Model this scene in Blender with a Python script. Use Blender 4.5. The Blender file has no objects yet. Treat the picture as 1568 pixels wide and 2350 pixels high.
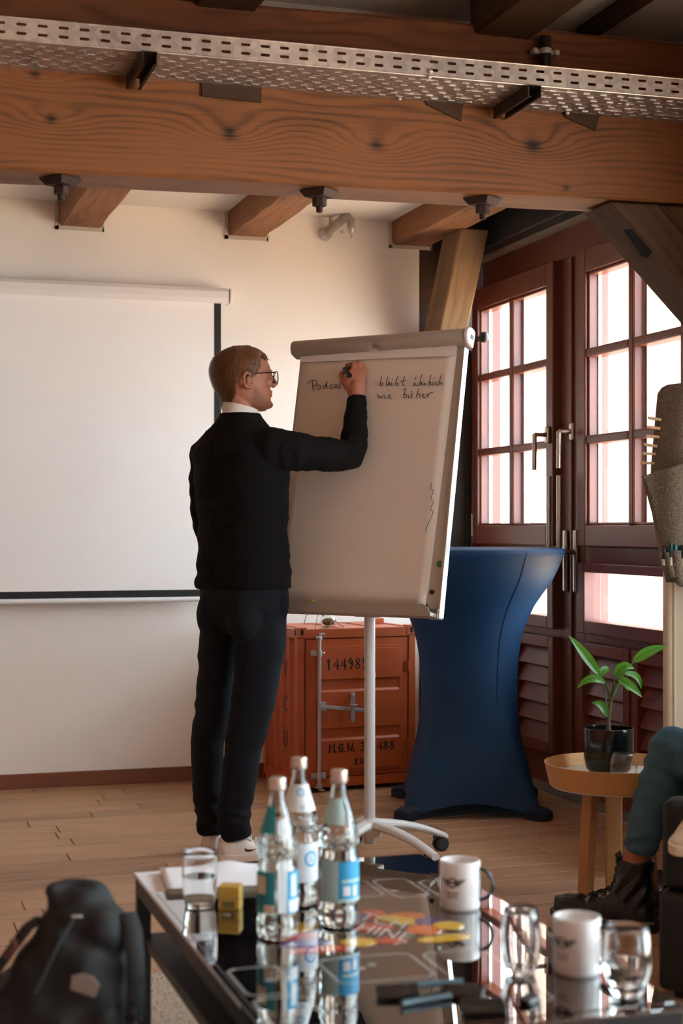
import bpy, bmesh, math, random
from mathutils import Vector, Matrix, noise as mnoise
import numpy as np
R = math.radians
PI = math.pi
random.seed(7)
C = bpy.context.scene.collection
SC = bpy.context.scene

# ------------------------------------------------------------------ camera, sky, sun, exposure
YAW = 0.3026318            # camera heading, clockwise from +Y
FPX = 3600.0               # focal length in pixels of the 1568 x 2350 frame
cam_d = bpy.data.cameras.new('camera')
cam = bpy.data.objects.new('camera', cam_d); C.objects.link(cam)
cam.location = (0, 0, 1.18)
cam.rotation_euler = (R(90), 0, -YAW)
cam_d.sensor_fit = 'VERTICAL'
cam_d.sensor_height = 36.0
cam_d.lens = FPX / 2350 * 36.0
cam_d.shift_y = 35.0 / 2350
cam_d.clip_start = 0.05
cam_d.clip_end = 200
cam_d.dof.use_dof = True
cam_d.dof.focus_distance = 5.65
cam_d.dof.aperture_fstop = 3.4
SC.camera = cam

world = bpy.data.worlds.new('overcast_sky'); SC.world = world
world.use_nodes = True
bgn = world.node_tree.nodes['Background']
bgn.inputs['Color'].default_value = (0.76, 0.89, 1.0, 1)
bgn.inputs['Strength'].default_value = 7.0

sun_d = bpy.data.lights.new('sun', 'SUN'); sun = bpy.data.objects.new('sun', sun_d); C.objects.link(sun)
sun.rotation_euler = Vector((0.42, 0.10, -0.90)).to_track_quat('-Z', 'Y').to_euler()
sun_d.energy = 14.0; sun_d.angle = R(2.0); sun_d.color = (1.0, 0.70, 0.44)

SC.view_settings.view_transform = 'Standard'
SC.view_settings.look = 'None'
SC.view_settings.gamma = 1.0
SC.view_settings.use_curve_mapping = False
SC.view_settings.exposure = 1.64

# windows of the right wall: portals only guide the sampling of the sky through the openings
OPENINGS = [(-1.6, 0.2), (1.4, 3.9), (4.99, 7.27)]
for (ya, yb) in OPENINGS:
    ld = bpy.data.lights.new('window_portal', 'AREA'); lo = bpy.data.objects.new('window_portal', ld); C.objects.link(lo)
    ld.shape = 'RECTANGLE'; ld.size = yb - ya; ld.size_y = 2.4
    ld.cycles.is_portal = True
    lo.matrix_world = Matrix(((0, 0, 1, 3.22), (1, 0, 0, (ya + yb) / 2), (0, 1, 0, 1.28), (0, 0, 0, 1)))

# ------------------------------------------------------------------ mesh helpers
class MB:
    def __init__(s):
        s.v = []; s.f = []
    def add(s, vs, fs):
        o = len(s.v); s.v += [tuple(p) for p in vs]; s.f += [tuple(i + o for i in f) for f in fs]
        return s
    def box(s, x0, x1, y0, y1, z0, z1, M=None):
        vs = [(x, y, z) for z in (z0, z1) for y in (y0, y1) for x in (x0, x1)]
        if M is not None: vs = [M @ Vector(p) for p in vs]
        return s.add(vs, [(0, 2, 3, 1), (4, 5, 7, 6), (0, 1, 5, 4), (2, 6, 7, 3), (0, 4, 6, 2), (1, 3, 7, 5)])
    def bar(s, p0, p1, w, h, up=(0, 0, 1)):
        p0, p1 = Vector(p0), Vector(p1); d = (p1 - p0); L = d.length; d.normalize()
        a = d.cross(Vector(up))
        if a.length < 1e-4: a = d.cross(Vector((1, 0, 0)))
        a.normalize(); b = a.cross(d)
        M = Matrix((( d.x, a.x, b.x, p0.x), (d.y, a.y, b.y, p0.y), (d.z, a.z, b.z, p0.z), (0, 0, 0, 1)))
        return s.box(0, L, -w / 2, w / 2, -h / 2, h / 2, M)
    def rings(s, rs, cap=True, close=False):
        n = len(rs[0]); o = len(s.v)
        for r in rs: s.v += [tuple(p) for p in r]
        m = len(rs)
        for k in range(m if close else m - 1):
            a, b = o + k * n, o + ((k + 1) % m) * n
            for i in range(n):
                j = (i + 1) % n
                s.f.append((a + i, a + j, b + j, b + i))
        if cap and not close:
            s.f.append(tuple(o + i for i in reversed(range(n))))
            s.f.append(tuple(o + (m - 1) * n + i for i in range(n)))
        return s
    def tube(s, pts, rad, n=10, cap=True, flat=None, round_ends=False):
        pts = [Vector(p) for p in pts]
        if not hasattr(rad, '__len__'): rad = [rad] * len(pts)
        rad = list(rad)
        if round_ends:
            d0 = (pts[0] - pts[1]).normalized(); d1 = (pts[-1] - pts[-2]).normalized()
            P, Q = [], []
            for k in (80, 55, 28):
                P.append(pts[0] + d0 * rad[0] * math.sin(R(k))); Q.append(rad[0] * math.cos(R(k)))
            P += pts; Q += rad
            for k in (28, 55, 80):
                P.append(pts[-1] + d1 * rad[-1] * math.sin(R(k))); Q.append(rad[-1] * math.cos(R(k)))
            pts, rad = P, Q
        rs = []; a = None
        for i, p in enumerate(pts):
            t = (pts[min(i + 1, len(pts) - 1)] - pts[max(i - 1, 0)])
            if t.length < 1e-9: t = Vector((0, 0, 1))
            t.normalize()
            if a is None:
                a = t.cross(Vector((0, 0, 1)))
                if a.length < 0.05: a = t.cross(Vector((0, 1, 0)))
            else:
                a = a - t * a.dot(t)
                if a.length < 1e-6: a = t.cross(Vector((0, 1, 0.1)))
            a.normalize(); b = t.cross(a)
            fa, fb = flat if flat else (1, 1)
            rs.append([p + (a * math.cos(2 * PI * k / n) * fa + b * math.sin(2 * PI * k / n) * fb) * rad[i] for k in range(n)])
        return s.rings(rs, cap)
    def lathe(s, prof, n=24, c=(0, 0, 0), cap=True, a0=0.0, a1=None):
        rs = []
        for (r, z) in prof:
            rs.append([(c[0] + r * math.cos(2 * PI * k / n), c[1] + r * math.sin(2 * PI * k / n), c[2] + z) for k in range(n)])
        return s.rings(rs, cap)
    def arc(s, prof, a0, a1, n=12, c=(0, 0, 0), thick=0.0004):
        # a curved patch (label, print) round a vertical axis
        o = []
        for rr in (0, thick):
            for (r, z) in prof:
                for k in range(n + 1):
                    a = a0 + (a1 - a0) * k / n
                    o.append((c[0] + (r + rr) * math.cos(a), c[1] + (r + rr) * math.sin(a), c[2] + z))
        m = len(prof); w = n + 1; f = []
        for L in (0, 1):
            for i in range(m - 1):
                for k in range(n):
                    q = (L * m * w + i * w + k, L * m * w + i * w + k + 1, L * m * w + (i + 1) * w + k + 1, L * m * w + (i + 1) * w + k)
                    f.append(q if L else q[::-1])
        for k in range(n):
            f.append((k, k + 1, m * w + k + 1, m * w + k))
            b = (m - 1) * w
            f.append((b + k + 1, b + k, m * w + b + k, m * w + b + k + 1))
        for i in range(m - 1):
            f.append((i * w, m * w + i * w, m * w + (i + 1) * w, (i + 1) * w))
            e = i * w + n; e2 = (i + 1) * w + n
            f.append((e, e2, m * w + e2, m * w + e))
        return s.add(o, f)
    def ell(s, c, r, nu=16, nv=10, M=None):
        rs = []
        for j in range(nv + 1):
            t = PI * j / nv
            t = min(max(t, 0.02), PI - 0.02)
            ring = []
            for k in range(nu):
                p = Vector((r[0] * math.sin(t) * math.cos(2 * PI * k / nu), r[1] * math.sin(t) * math.sin(2 * PI * k / nu), -r[2] * math.cos(t)))
                if M is not None: p = M @ p
                ring.append(p + Vector(c))
            rs.append(ring)
        return s.rings(rs)
    def prism(s, poly, d0, d1, fn):
        # poly: 2D outline, extruded from d0 to d1; fn(a, b, d) -> xyz
        n = len(poly)
        vs = [fn(a, b, d0) for a, b in poly] + [fn(a, b, d1) for a, b in poly]
        fs = [tuple(reversed(range(n))), tuple(range(n, 2 * n))]
        for i in range(n):
            j = (i + 1) % n; fs.append((i, j, n + j, n + i))
        return s.add(vs, fs)
    def ribbon(s, pts, w, d0, d1, fn):
        # a flat pen stroke with round-ish ends
        P = [Vector((p[0], p[1])) for p in pts]
        Lr, Rr = [], []
        for i, p in enumerate(P):
            t = (P[min(i + 1, len(P) - 1)] - P[max(i - 1, 0)])
            t = t.normalized() if t.length > 1e-9 else Vector((1, 0))
            nn = Vector((-t.y, t.x)) * w / 2
            Lr.append(p + nn); Rr.append(p - nn)
        t0 = (P[0] - P[1]).normalized() * w * .4; t1 = (P[-1] - P[-2]).normalized() * w * .4
        n = len(P)
        for i in range(n - 1):
            a, b, c, d = Lr[i], Lr[i + 1], Rr[i + 1], Rr[i]
            if i == 0: a = a + t0 * .6; d = d + t0 * .6
            if i == n - 2: b = b + t1 * .6; c = c + t1 * .6
            s.prism([a, d, c, b], d0, d1, fn)
        return s
    def build(s, name, mat, parent=None, smooth=False, bevel=0.0, kind=None, M=None, seg=2, sharp=35):
        me = bpy.data.meshes.new(name)
        me.from_pydata(s.v, [], s.f); me.update()
        bm = bmesh.new(); bm.from_mesh(me); bmesh.ops.recalc_face_normals(bm, faces=bm.faces); bm.to_mesh(me); bm.free()
        return link_mesh(me, name, mat, parent, smooth, bevel, kind, M, seg, sharp)

def link_mesh(me, name, mat, parent=None, smooth=False, bevel=0.0, kind=None, M=None, seg=2, sharp=35):
    o = bpy.data.objects.new(name, me); C.objects.link(o)
    if mat is not None:
        for m_ in (mat if isinstance(mat, (list, tuple)) else [mat]): me.materials.append(m_)
    if smooth:
        me.polygons.foreach_set('use_smooth', [True] * len(me.polygons))
        if sharp: me.set_sharp_from_angle(angle=R(sharp))
    if bevel:
        b = o.modifiers.new('bevel', 'BEVEL'); b.width = bevel; b.segments = seg; b.limit_method = 'ANGLE'; b.angle_limit = R(40)
    if parent is not None: o.parent = parent
    if M is not None: o.matrix_local = M
    if kind: o['kind'] = kind
    return o

def empty(name, label, cat, loc=(0, 0, 0), rz=0.0, group=None, kind=None):
    o = bpy.data.objects.new(name, None); C.objects.link(o)
    o.location = loc; o.rotation_euler = (0, 0, rz); o.empty_display_size = .05
    return tag(o, label, cat, group, kind)
def tag(o, label, cat=None, group=None, kind=None):
    o['label'] = label
    if cat: o['category'] = cat
    if group: o['group'] = group
    if kind: o['kind'] = kind
    return o
def copy_tree(o, parent=None):
    c = o.copy(); C.objects.link(c); c.parent = parent
    for ch in list(o.children): copy_tree(ch, c)
    return c

# ------------------------------------------------------------------ materials
def srgb(r, g=None, b=None):
    if g is None: r, g, b = (int(r[i:i + 2], 16) for i in (1, 3, 5))
    f = lambda v: (v / 255 / 12.92) if v / 255 <= .04045 else ((v / 255 + .055) / 1.055) ** 2.4
    return (f(r), f(g), f(b), 1)
class NT:
    def __init__(s, name):
        s.m = bpy.data.materials.new(name); s.m.use_nodes = True
        s.t = s.m.node_tree; s.n = s.t.nodes; s.l = s.t.links
        s.b = s.n['Principled BSDF']; s.out = s.n['Material Output']
    def new(s, ty, **kw):
        n = s.n.new(ty)
        for k, v in kw.items(): setattr(n, k, v)
        return n
    def link(s, a, b): s.l.new(a, b)
    def math(s, op, a, b=None, c=None):
        n = s.n.new('ShaderNodeMath'); n.operation = op
        for i, x in enumerate((a, b, c)):
            if x is None: continue
            if isinstance(x, (int, float)): n.inputs[i].default_value = x
            else: s.link(x, n.inputs[i])
        return n.outputs[0]
    def coord(s, scale=(1, 1, 1), kind='Object', loc=None):
        tc = s.n.new('ShaderNodeTexCoord'); mp = s.n.new('ShaderNodeMapping')
        mp.inputs['Scale'].default_value = scale
        s.link(tc.outputs[kind], mp.inputs['Vector'])
        if loc is not None: s.link(loc, mp.inputs['Location'])
        return mp.outputs[0]
    def noise(s, vec, scale, detail=3, rough=.55, dist=0):
        n = s.n.new('ShaderNodeTexNoise'); s.link(vec, n.inputs['Vector'])
        n.inputs['Scale'].default_value = scale; n.inputs['Detail'].default_value = detail
        n.inputs['Roughness'].default_value = rough; n.inputs['Distortion'].default_value = dist
        return n.outputs['Fac']
    def ramp(s, fac, stops):
        n = s.n.new('ShaderNodeValToRGB'); s.link(fac, n.inputs['Fac'])
        cr = n.color_ramp
        while len(cr.elements) < len(stops): cr.elements.new(0.5)
        for e, (p, c) in zip(cr.elements, stops): e.position = p; e.color = c
        return n.outputs['Color']
    def mix(s, fac, a, b, blend='MIX'):
        n = s.n.new('ShaderNodeMix'); n.data_type = 'RGBA'; n.blend_type = blend
        for x, i in ((fac, 0), (a, 6), (b, 7)):
            if isinstance(x, (int, float)): n.inputs[i].default_value = x
            elif isinstance(x, tuple): n.inputs[i].default_value = x
            else: s.link(x, n.inputs[i])
        return n.outputs[2]
    def bump(s, h, strength=.2, dist=.002):
        n = s.n.new('ShaderNodeBump'); n.inputs['Strength'].default_value = strength; n.inputs['Distance'].default_value = dist
        s.link(h, n.inputs['Height']); s.link(n.outputs[0], s.b.inputs['Normal'])
    def set(s, **kw):
        for k, v in kw.items():
            i = s.b.inputs[k.replace('_', ' ')]
            if isinstance(v, (int, float, tuple)): i.default_value = v
            else: s.link(v, i)
        return s

def scale_col(c, k): return (min(c[0] * k, 1), min(c[1] * k, 1), min(c[2] * k, 1), 1)
def pm(name, col, rough=.5, metal=0.0, var=.12, vscale=8, bump=.0, bscale=200, bdist=.001, coat=0.0, spec=.5, sheen=0.0, aniso=(1, 1, 1)):
    t = NT(name); v = t.coord(aniso)
    f = t.noise(v, vscale, 4)
    c = t.mix(f, scale_col(col, 1 - var), scale_col(col, 1 + var))
    t.set(Base_Color=c, Roughness=rough, Metallic=metal)
    t.b.inputs['Specular IOR Level'].default_value = spec
    if coat: t.b.inputs['Coat Weight'].default_value = coat; t.b.inputs['Coat Roughness'].default_value = .06
    if sheen: t.b.inputs['Sheen Weight'].default_value = sheen; t.b.inputs['Sheen Roughness'].default_value = .5
    if bump: t.bump(t.noise(v, bscale, 3), bump, bdist)
    return t.m
def wood(name, dark, light, freq=90.0, knots=(), rough=.62, stain=.5, grain=.35, wob=.06, fine=1.0, coords='Object', rand=False):
    # length runs along local X; grain lines are level sets of z + bumps round the knots
    t = NT(name)
    loc = None
    if rand:
        oi = t.new('ShaderNodeObjectInfo'); cb = t.new('ShaderNodeCombineXYZ')
        t.link(t.math('MULTIPLY', oi.outputs['Random'], 37.0), cb.inputs[0]); t.link(t.math('MULTIPLY', oi.outputs['Random'], 11.0), cb.inputs[1]); t.link(t.math('MULTIPLY', oi.outputs['Random'], 23.0), cb.inputs[2])
        loc = cb.outputs[0]
    v = t.coord((1, 1, 1), coords, loc)
    sx = t.new('ShaderNodeSeparateXYZ'); t.link(v, sx.inputs[0])
    x, y, z = sx.outputs
    vs = t.new('ShaderNodeMapping'); vs.inputs['Scale'].default_value = (1.1, 7, 7); t.link(v, vs.inputs['Vector'])
    w = t.noise(vs.outputs[0], 1.0, 2, .5)
    g = t.math('ADD', z, t.math('MULTIPLY', t.math('SUBTRACT', w, .5), wob * 4))
    g = t.math('ADD', g, t.math('MULTIPLY', y, .7))
    kd = None
    for (kx, kz, ks, amp) in knots:
        dx = t.math('DIVIDE', t.math('SUBTRACT', x, kx), ks * 3.2)
        dz = t.math('DIVIDE', t.math('SUBTRACT', z, kz), ks * 1.25)
        d2 = t.math('ADD', t.math('MULTIPLY', dx, dx), t.math('MULTIPLY', dz, dz))
        e = t.math('MULTIPLY', t.math('EXPONENT', t.math('MULTIPLY', d2, -1.0)), amp)
        g = t.math('ADD', g, e)
        rx = t.math('DIVIDE', t.math('SUBTRACT', x, kx), ks * .55)
        rz = t.math('DIVIDE', t.math('SUBTRACT', z, kz), ks * .45)
        k2 = t.math('EXPONENT', t.math('MULTIPLY', t.math('ADD', t.math('MULTIPLY', rx, rx), t.math('MULTIPLY', rz, rz)), -1.0))
        kd = k2 if kd is None else t.math('MAXIMUM', kd, k2)
    sn = t.math('SINE', t.math('MULTIPLY', g, freq))
    sn = t.math('MULTIPLY_ADD', sn, .5, .5)
    sn = t.math('POWER', sn, 2.5)
    fs = t.new('ShaderNodeMapping'); fs.inputs['Scale'].default_value = (3, 130 * fine, 130 * fine); t.link(v, fs.inputs['Vector'])
    fn = t.noise(fs.outputs[0], 1.0, 3, .6)
    ls = t.new('ShaderNodeMapping'); ls.inputs['Scale'].default_value = (1.4, 5, 5); t.link(v, ls.inputs['Vector'])
    big = t.noise(ls.outputs[0], 1.3, 4, .6)
    # grain lines stronger in some zones than in others
    zone = t.math('MULTIPLY', sn, t.math('MULTIPLY_ADD', big, 1.4, -.15))
    tone = t.math('ADD', t.math('MULTIPLY', zone, grain), t.math('MULTIPLY', t.math('SUBTRACT', fn, .5), .55))
    tone = t.math('ADD', tone, t.math('MULTIPLY', t.math('SUBTRACT', big, .5), stain * 1.5))
    if kd is not None: tone = t.math('ADD', tone, t.math('MULTIPLY', kd, .75))
    if rand: tone = t.math('ADD', tone, t.math('MULTIPLY', t.math('SUBTRACT', oi.outputs['Random'], .5), .5))
    col = t.ramp(tone, [(-.0, light), (.35, tuple(light[i] * .6 + dark[i] * .4 for i in range(3)) + (1,)), (.85, dark)])
    t.set(Base_Color=col, Roughness=rough)
    t.b.inputs['Specular IOR Level'].default_value = .3
    t.bump(t.math('ADD', t.math('MULTIPLY', fn, .6), t.math('MULTIPLY', sn, -.4)), .25, .0015)
    return t.m
def thin_glass(name, tint=(1, 1, 1, 1), refl=1.0):
    t = NT(name); t.n.remove(t.b)
    tr = t.new('ShaderNodeBsdfTransparent'); tr.inputs[0].default_value = tint
    gl = t.new('ShaderNodeBsdfGlossy'); gl.inputs['Roughness'].default_value = .02
    fr = t.new('ShaderNodeFresnel'); gm = t.new('ShaderNodeNewGeometry')
    t.link(t.math('SUBTRACT', 1.5, t.math('MULTIPLY', gm.outputs['Backfacing'], 1.5 - 1 / 1.5)), fr.inputs[0])
    mx = t.new('ShaderNodeMixShader'); t.link(t.math('MULTIPLY', fr.outputs[0], refl), mx.inputs[0])
    t.link(tr.outputs[0], mx.inputs[1]); t.link(gl.outputs[0], mx.inputs[2]); t.link(mx.outputs[0], t.out.inputs[0])
    return t.m
def clear(name, col=(1, 1, 1, 1), ior=1.45, rough=0.0):
    t = NT(name); t.set(Base_Color=col, Roughness=rough, IOR=ior); t.b.inputs['Transmission Weight'].default_value = 1.0
    return t.m

M_ = {}
M_['white_wall'] = pm('white_plaster', srgb(245, 238, 228), .9, var=.03, vscale=3, bump=.15, bscale=60, bdist=.002)
M_['ceiling'] = pm('ceiling_paint', srgb(222, 217, 210), .9, var=.03, vscale=2)
M_['dark_wood'] = wood('dark_stained_timber', srgb(30, 20, 15), srgb(66, 44, 30), 110, rough=.7)
M_['mahogany'] = pm('red_brown_window_paint', srgb(104, 52, 39), .38, var=.12, vscale=14, bump=.06, bscale=90)
M_['black_metal'] = pm('black_powder_coat', srgb(16, 16, 17), .4, var=.2, vscale=30)
M_['steel'] = pm('brushed_steel', srgb(176, 166, 154), .3, 1.0, var=.08, vscale=40, aniso=(1, 1, 12))
M_['zinc'] = pm('galvanised_steel', srgb(196, 192, 188), .45, .7, var=.16, vscale=22)
M_['rust'] = pm('rusty_iron', srgb(62, 44, 38), .7, .5, var=.35, vscale=40, bump=.3, bscale=120)
M_['pane'] = thin_glass('window_pane', (.97, .985, .98, 1))
# ------------------------------------------------------------------ room shell
YW, XW = 7.2, 2.97
# floor slab (level with the underside of the boards) and its boards
slab_m = pm('floor_slab', srgb(140, 105, 78), .6)
floor = MB().box(-2.6, 3.0, -1.7, 7.7, -.12, -.012).build('floor', slab_m, kind='structure')
tag(floor, 'light oak plank floor under the flipchart and coffee table', 'floor')
oak = wood('oak_boards', srgb(112, 80, 56), srgb(176, 134, 100), 130, rough=.42, grain=.30, stain=.45, wob=.05, rand=True)
PW = .135
def px_rows():
    rng = random.Random(3)
    fixed = {}
    for (jx, jy) in ((.79, 5.86), (.74, 5.62), (.51, 5.01), (1.05, 5.35), (1.05, 4.98), (.46, 4.73), (.6, 4.42), (2.0, 4.75), (2.03, 4.57), (2.26, 4.83), (2.03, 5.05), (2.42, 5.2)):
        fixed.setdefault(int((YW - jy) / PW), []).append(jx)
    return rng, fixed
rng, fixed = px_rows()
plank_mesh = {}
def plank(x0, x1, y0, y1):
    L = round(x1 - x0, 2)
    key = L
    if key not in plank_mesh:
        g, c = .0012, .0025
        mb = MB(); a = L / 2 - g; b = (y1 - y0) / 2 - g
        mb.add([(-a, -b, -.012), (a, -b, -.012), (a, b, -.012), (-a, b, -.012), (-a, -b, -c), (a, -b, -c), (a, b, -c), (-a, b, -c),
                (-a + c, -b + c, 0), (a - c, -b + c, 0), (a - c, b - c, 0), (-a + c, b - c, 0)],
               [(0, 3, 2, 1), (0, 1, 5, 4), (1, 2, 6, 5), (2, 3, 7, 6), (3, 0, 4, 7), (4, 5, 9, 8), (5, 6, 10, 9), (6, 7, 11, 10), (7, 4, 8, 11), (8, 9, 10, 11)])
        o = mb.build('plank', oak, floor); plank_mesh[key] = o.data
    else:
        o = bpy.data.objects.new('plank', plank_mesh[key]); C.objects.link(o); o.parent = floor
    o.location = ((x0 + x1) / 2, (y0 + y1) / 2, 0)
row = 0
y = YW
while y > 2.6:
    xs = [-.6, XW - .02]
    js = list(fixed.get(row, []))
    xx = (js[0] if js else rng.uniform(-.4, 1.2))
    xl = xx
    while xl > -.4: js.append(round(xl, 2)); xl -= rng.choice((1.1, 1.4, 1.7))
    xr = xx + rng.choice((.8, 1.1, 1.3))
    while xr < XW - .25: js.append(round(xr, 2)); xr += rng.choice((.8, 1.1, 1.4))
    js = sorted(set(round(j, 2) for j in js))
    cl = []
    for j in js:
        if not cl or j - cl[-1] > .28: cl.append(j)
    edges = [-.6] + [j for j in cl if -.35 < j < XW - .2] + [XW - .02]
    for a, b in zip(edges[:-1], edges[1:]): plank(a, b, y - PW, y)
    y -= PW; row += 1

def wall(name, label, boxes, mat=None, cat='wall'):
    mb = MB()
    for b in boxes: mb.box(*b)
    o = mb.build(name, mat or M_['white_wall'], kind='structure'); return tag(o, label, cat)
wall('wall_back', 'white plastered back wall behind the projection screen', [(-2.6, 2.645, YW, YW + .35, 0, 3.05)])
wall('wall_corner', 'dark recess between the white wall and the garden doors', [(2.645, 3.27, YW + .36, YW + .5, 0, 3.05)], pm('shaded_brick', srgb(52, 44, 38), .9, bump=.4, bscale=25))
rb = []
ys = [-1.7] + [v for o_ in OPENINGS for v in o_] + [YW + .5]
for i in range(0, len(ys), 2): rb.append((XW, XW + .30, ys[i], ys[i + 1], -.12, 3.05))
for a, b in OPENINGS:
    rb.append((XW, XW + .30, a, b, 2.475, 3.05)); rb.append((XW, XW + .30, a, b, -.12, .075))
wall('wall_right', 'right hand wall that holds the red-brown doors', rb)
wall('wall_left', 'wall of the room facing the windows', [(-2.75, -2.6, -1.7, 7.5, 0, 3.05)], pm('warm_bounce_wall', srgb(166, 108, 76), .9, var=.2, vscale=6))  # unseen wall, colour chosen to dim and warm its bounce light
wall('wall_rear', 'wall behind the seated audience', [(-2.6, 3.0, -1.85, -1.7, 0, 3.05)], bpy.data.materials['warm_bounce_wall'])  # also unseen, shares the bounce colour
ce = MB().box(-2.6, 2.98, -1.7, 5.3, 3.0, 3.1).box(-2.6, 2.72, 5.02, YW, 2.665, 2.72).box(-2.6, 2.98, 5.25, 5.33, 2.72, 3.1).build('ceiling', M_['ceiling'], kind='structure')
tag(ce, 'white plaster ceiling between the timber joists', 'ceiling')
rc = MB().box(2.72, 2.98, 5.06, YW + .4, 2.66, 2.72).build('ceiling_edge', M_['dark_wood'], kind='structure')
tag(rc, 'dark boards under the ceiling above the doors', 'ceiling')
bbm = wood('baseboard_oak', srgb(92, 52, 36), srgb(132, 80, 58), 120, rough=.5)
bbo = MB().box(-2.6, 2.64, YW - .016, YW, 0, .066).build('baseboard_back', bbm, kind='structure', bevel=.003)
tag(bbo, 'brown wooden baseboard along the white back wall', 'baseboard')
bro = MB().box(XW - .01, XW + .02, 4.2, YW + .3, 0, .076).build('baseboard_right', pm('grey_stone_sill', srgb(120, 112, 108), .6, bump=.2, bscale=80), kind='structure', bevel=.004)
tag(bro, 'grey stone threshold strip under the red-brown doors', 'baseboard')

# off-frame windows of the right wall: plain frames with panes
for wi, (a, b) in enumerate(OPENINGS[:2]):
    wn = empty('window_%d' % (wi + 1), 'tall red-brown window further along the right wall', 'window', (XW, a, 0), kind='structure', group='windows further along the right wall')
    f = MB(); n = 4
    for k in range(n + 1):
        yy = (b - a) * k / n; f.box(.05, .12, max(yy - .04, 0), min(yy + .04, b - a), .075, 2.475)
    for zz in (.115, .8, 1.3, 1.9, 2.435): f.box(.055, .115, 0, b - a, zz - .035, zz + .035)
    f.build('window_frame', M_['mahogany'], wn)
    MB().box(.08, .086, .01, b - a - .01, .08, 2.47).build('pane', M_['pane'], wn)

# ------------------------------------------------------------------ the double doors
fr = MB()
X0, X1 = XW - .012, XW + .10
fr.box(X0, X1, 7.18, 7.285, .076, 2.475)
fr.box(X0, X1, 4.985, 5.09, .076, 2.475)
fr.box(X0, X1, 5.09, 7.18, 2.345, 2.475)
fr.box(X0, X1, 6.02, 6.135, .076, 2.345).box(X0, X1, 6.1365, 6.252, .076, 2.345)
fr.box(X0, X1, 5.09, 6.02, 1.03, 1.10).box(X0, X1, 6.252, 7.18, 1.03, 1.10)
fr.box(X0, X1, 5.09, 6.02, .695, .735).box(X0, X1, 6.252, 7.18, .695, .735)
fr.box(X0, X1, 4.98, 7.29, .04, .185)
fr.box(X0 - .012, X0 + .002, 6.128, 6.143, .08, 2.34)
trim1 = fr.build('trim_1', M_['mahogany'], kind='structure', bevel=.004)
tag(trim1, 'red-brown fixed frame and mullion around both glazed doors', 'door frame')

def sash(mb, ya, yb, za, zb, w, wt, wb, x0, x1):
    mb.box(x0, x1, ya, ya + w, za, zb).box(x0, x1, yb - w, yb, za, zb)
    mb.box(x0, x1, ya + w, yb - w, zb - wt, zb).box(x0, x1, ya + w, yb - w, za, za + wb)
slat_me = None
def door_leaf(name, ya, yb, label):
    global slat_me
    d = empty(name, label, 'door', (XW, (ya + yb) / 2, .076), kind='structure')
    oy = (ya + yb) / 2; oz = .076
    ya -= oy; yb -= oy
    xf = -.052                                 # the sashes stand proud of the frame
    m = MB(); sash(m, ya, yb, 1.10 - oz, 2.343 - oz, .072, .10, .088, xf, .03)
    m.build('sash', M_['mahogany'], d, bevel=.005)
    bd = MB(); sash(bd, ya + .072, yb - .072, 1.188 - oz, 2.243 - oz, .012, .012, .012, xf + .014, .02)
    bd.build('glazing_bead', M_['mahogany'], d, bevel=.004)
    yc = (ya + yb) / 2 + .0
    MB().box(xf + .004, .03, yc - .022, yc + .022, 1.19 - oz, 2.243 - oz).build('muntin', M_['mahogany'], d, bevel=.008)
    for zz in (1.907, 1.545):
        for (p, q) in ((ya + .075, yc - .022), (yc + .022, yb - .075)):
            MB().box(xf + .004, .03, p, q, zz - .018 - oz, zz + .018 - oz).build('muntin', M_['mahogany'], d, bevel=.008)
    for (p, q) in ((ya + .07, yc - .018), (yc + .018, yb - .07)):
        for (s, t_) in ((1.19, 1.53), (1.56, 1.892), (1.922, 2.245)):
            MB().box(-.006, 0, p, q, s - oz, t_ - oz).build('pane', M_['pane'], d)
    # spacer bars of the double glazing
    sp = MB()
    for (p, q) in ((ya + .07, yc - .02), (yc + .02, yb - .07)):
        for yy in (p + .014, q - .014): sp.box(.002, .016, yy - .008, yy + .008, 1.19 - oz, 2.243 - oz)
    sp.build('glazing_spacer', M_['steel'], d)
    m = MB(); sash(m, ya, yb, .735 - oz, 1.032 - oz, .062, .04, .055, xf, .03)
    m.build('lower_sash', M_['mahogany'], d, bevel=.005)
    MB().box(-.006, 0, ya + .06, yb - .06, .785 - oz, 1.0 - oz).build('pane', M_['pane'], d)
    # two louvred shutters below
    hw = (yb - ya - .02) / 2
    for (p, q) in ((ya, ya + hw), (yb - hw, yb)):
        m = MB(); sash(m, p, q, .185 - oz, .70 - oz, .05, .05, .05, xf, .012)
        sh = m.build('louvre_frame', M_['mahogany'], d, bevel=.004)
        MB().box(.013, .022, (p - .01 if p == ya else p - .02), q + .01, .186 - oz, .70 - oz).build('back_panel', M_['mahogany'], sh)
        for k in range(5):
            z0 = .233 - oz + k * .0835
            mm = MB(); L = q - p - .1
            mm.add([(-.038, 0, 0), (-.030, 0, -.004), (.006, 0, .088), (-.002, 0, .092)] + [(-.038, L, 0), (-.030, L, -.004), (.006, L, .088), (-.002, L, .092)],
                   [(0, 1, 2, 3), (7, 6, 5, 4), (0, 4, 5, 1), (1, 5, 6, 2), (2, 6, 7, 3), (3, 7, 4, 0)])
            s_ = mm.build('slat', M_['mahogany'], sh); s_.location = (0, p + .05, z0)
    return d
d1 = door_leaf('door_1', 6.256, 7.19, 'left red-brown glazed door beside the dark curtain')
d2 = door_leaf('door_2', 5.08, 6.014, 'right red-brown glazed door behind the felt organiser')
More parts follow.
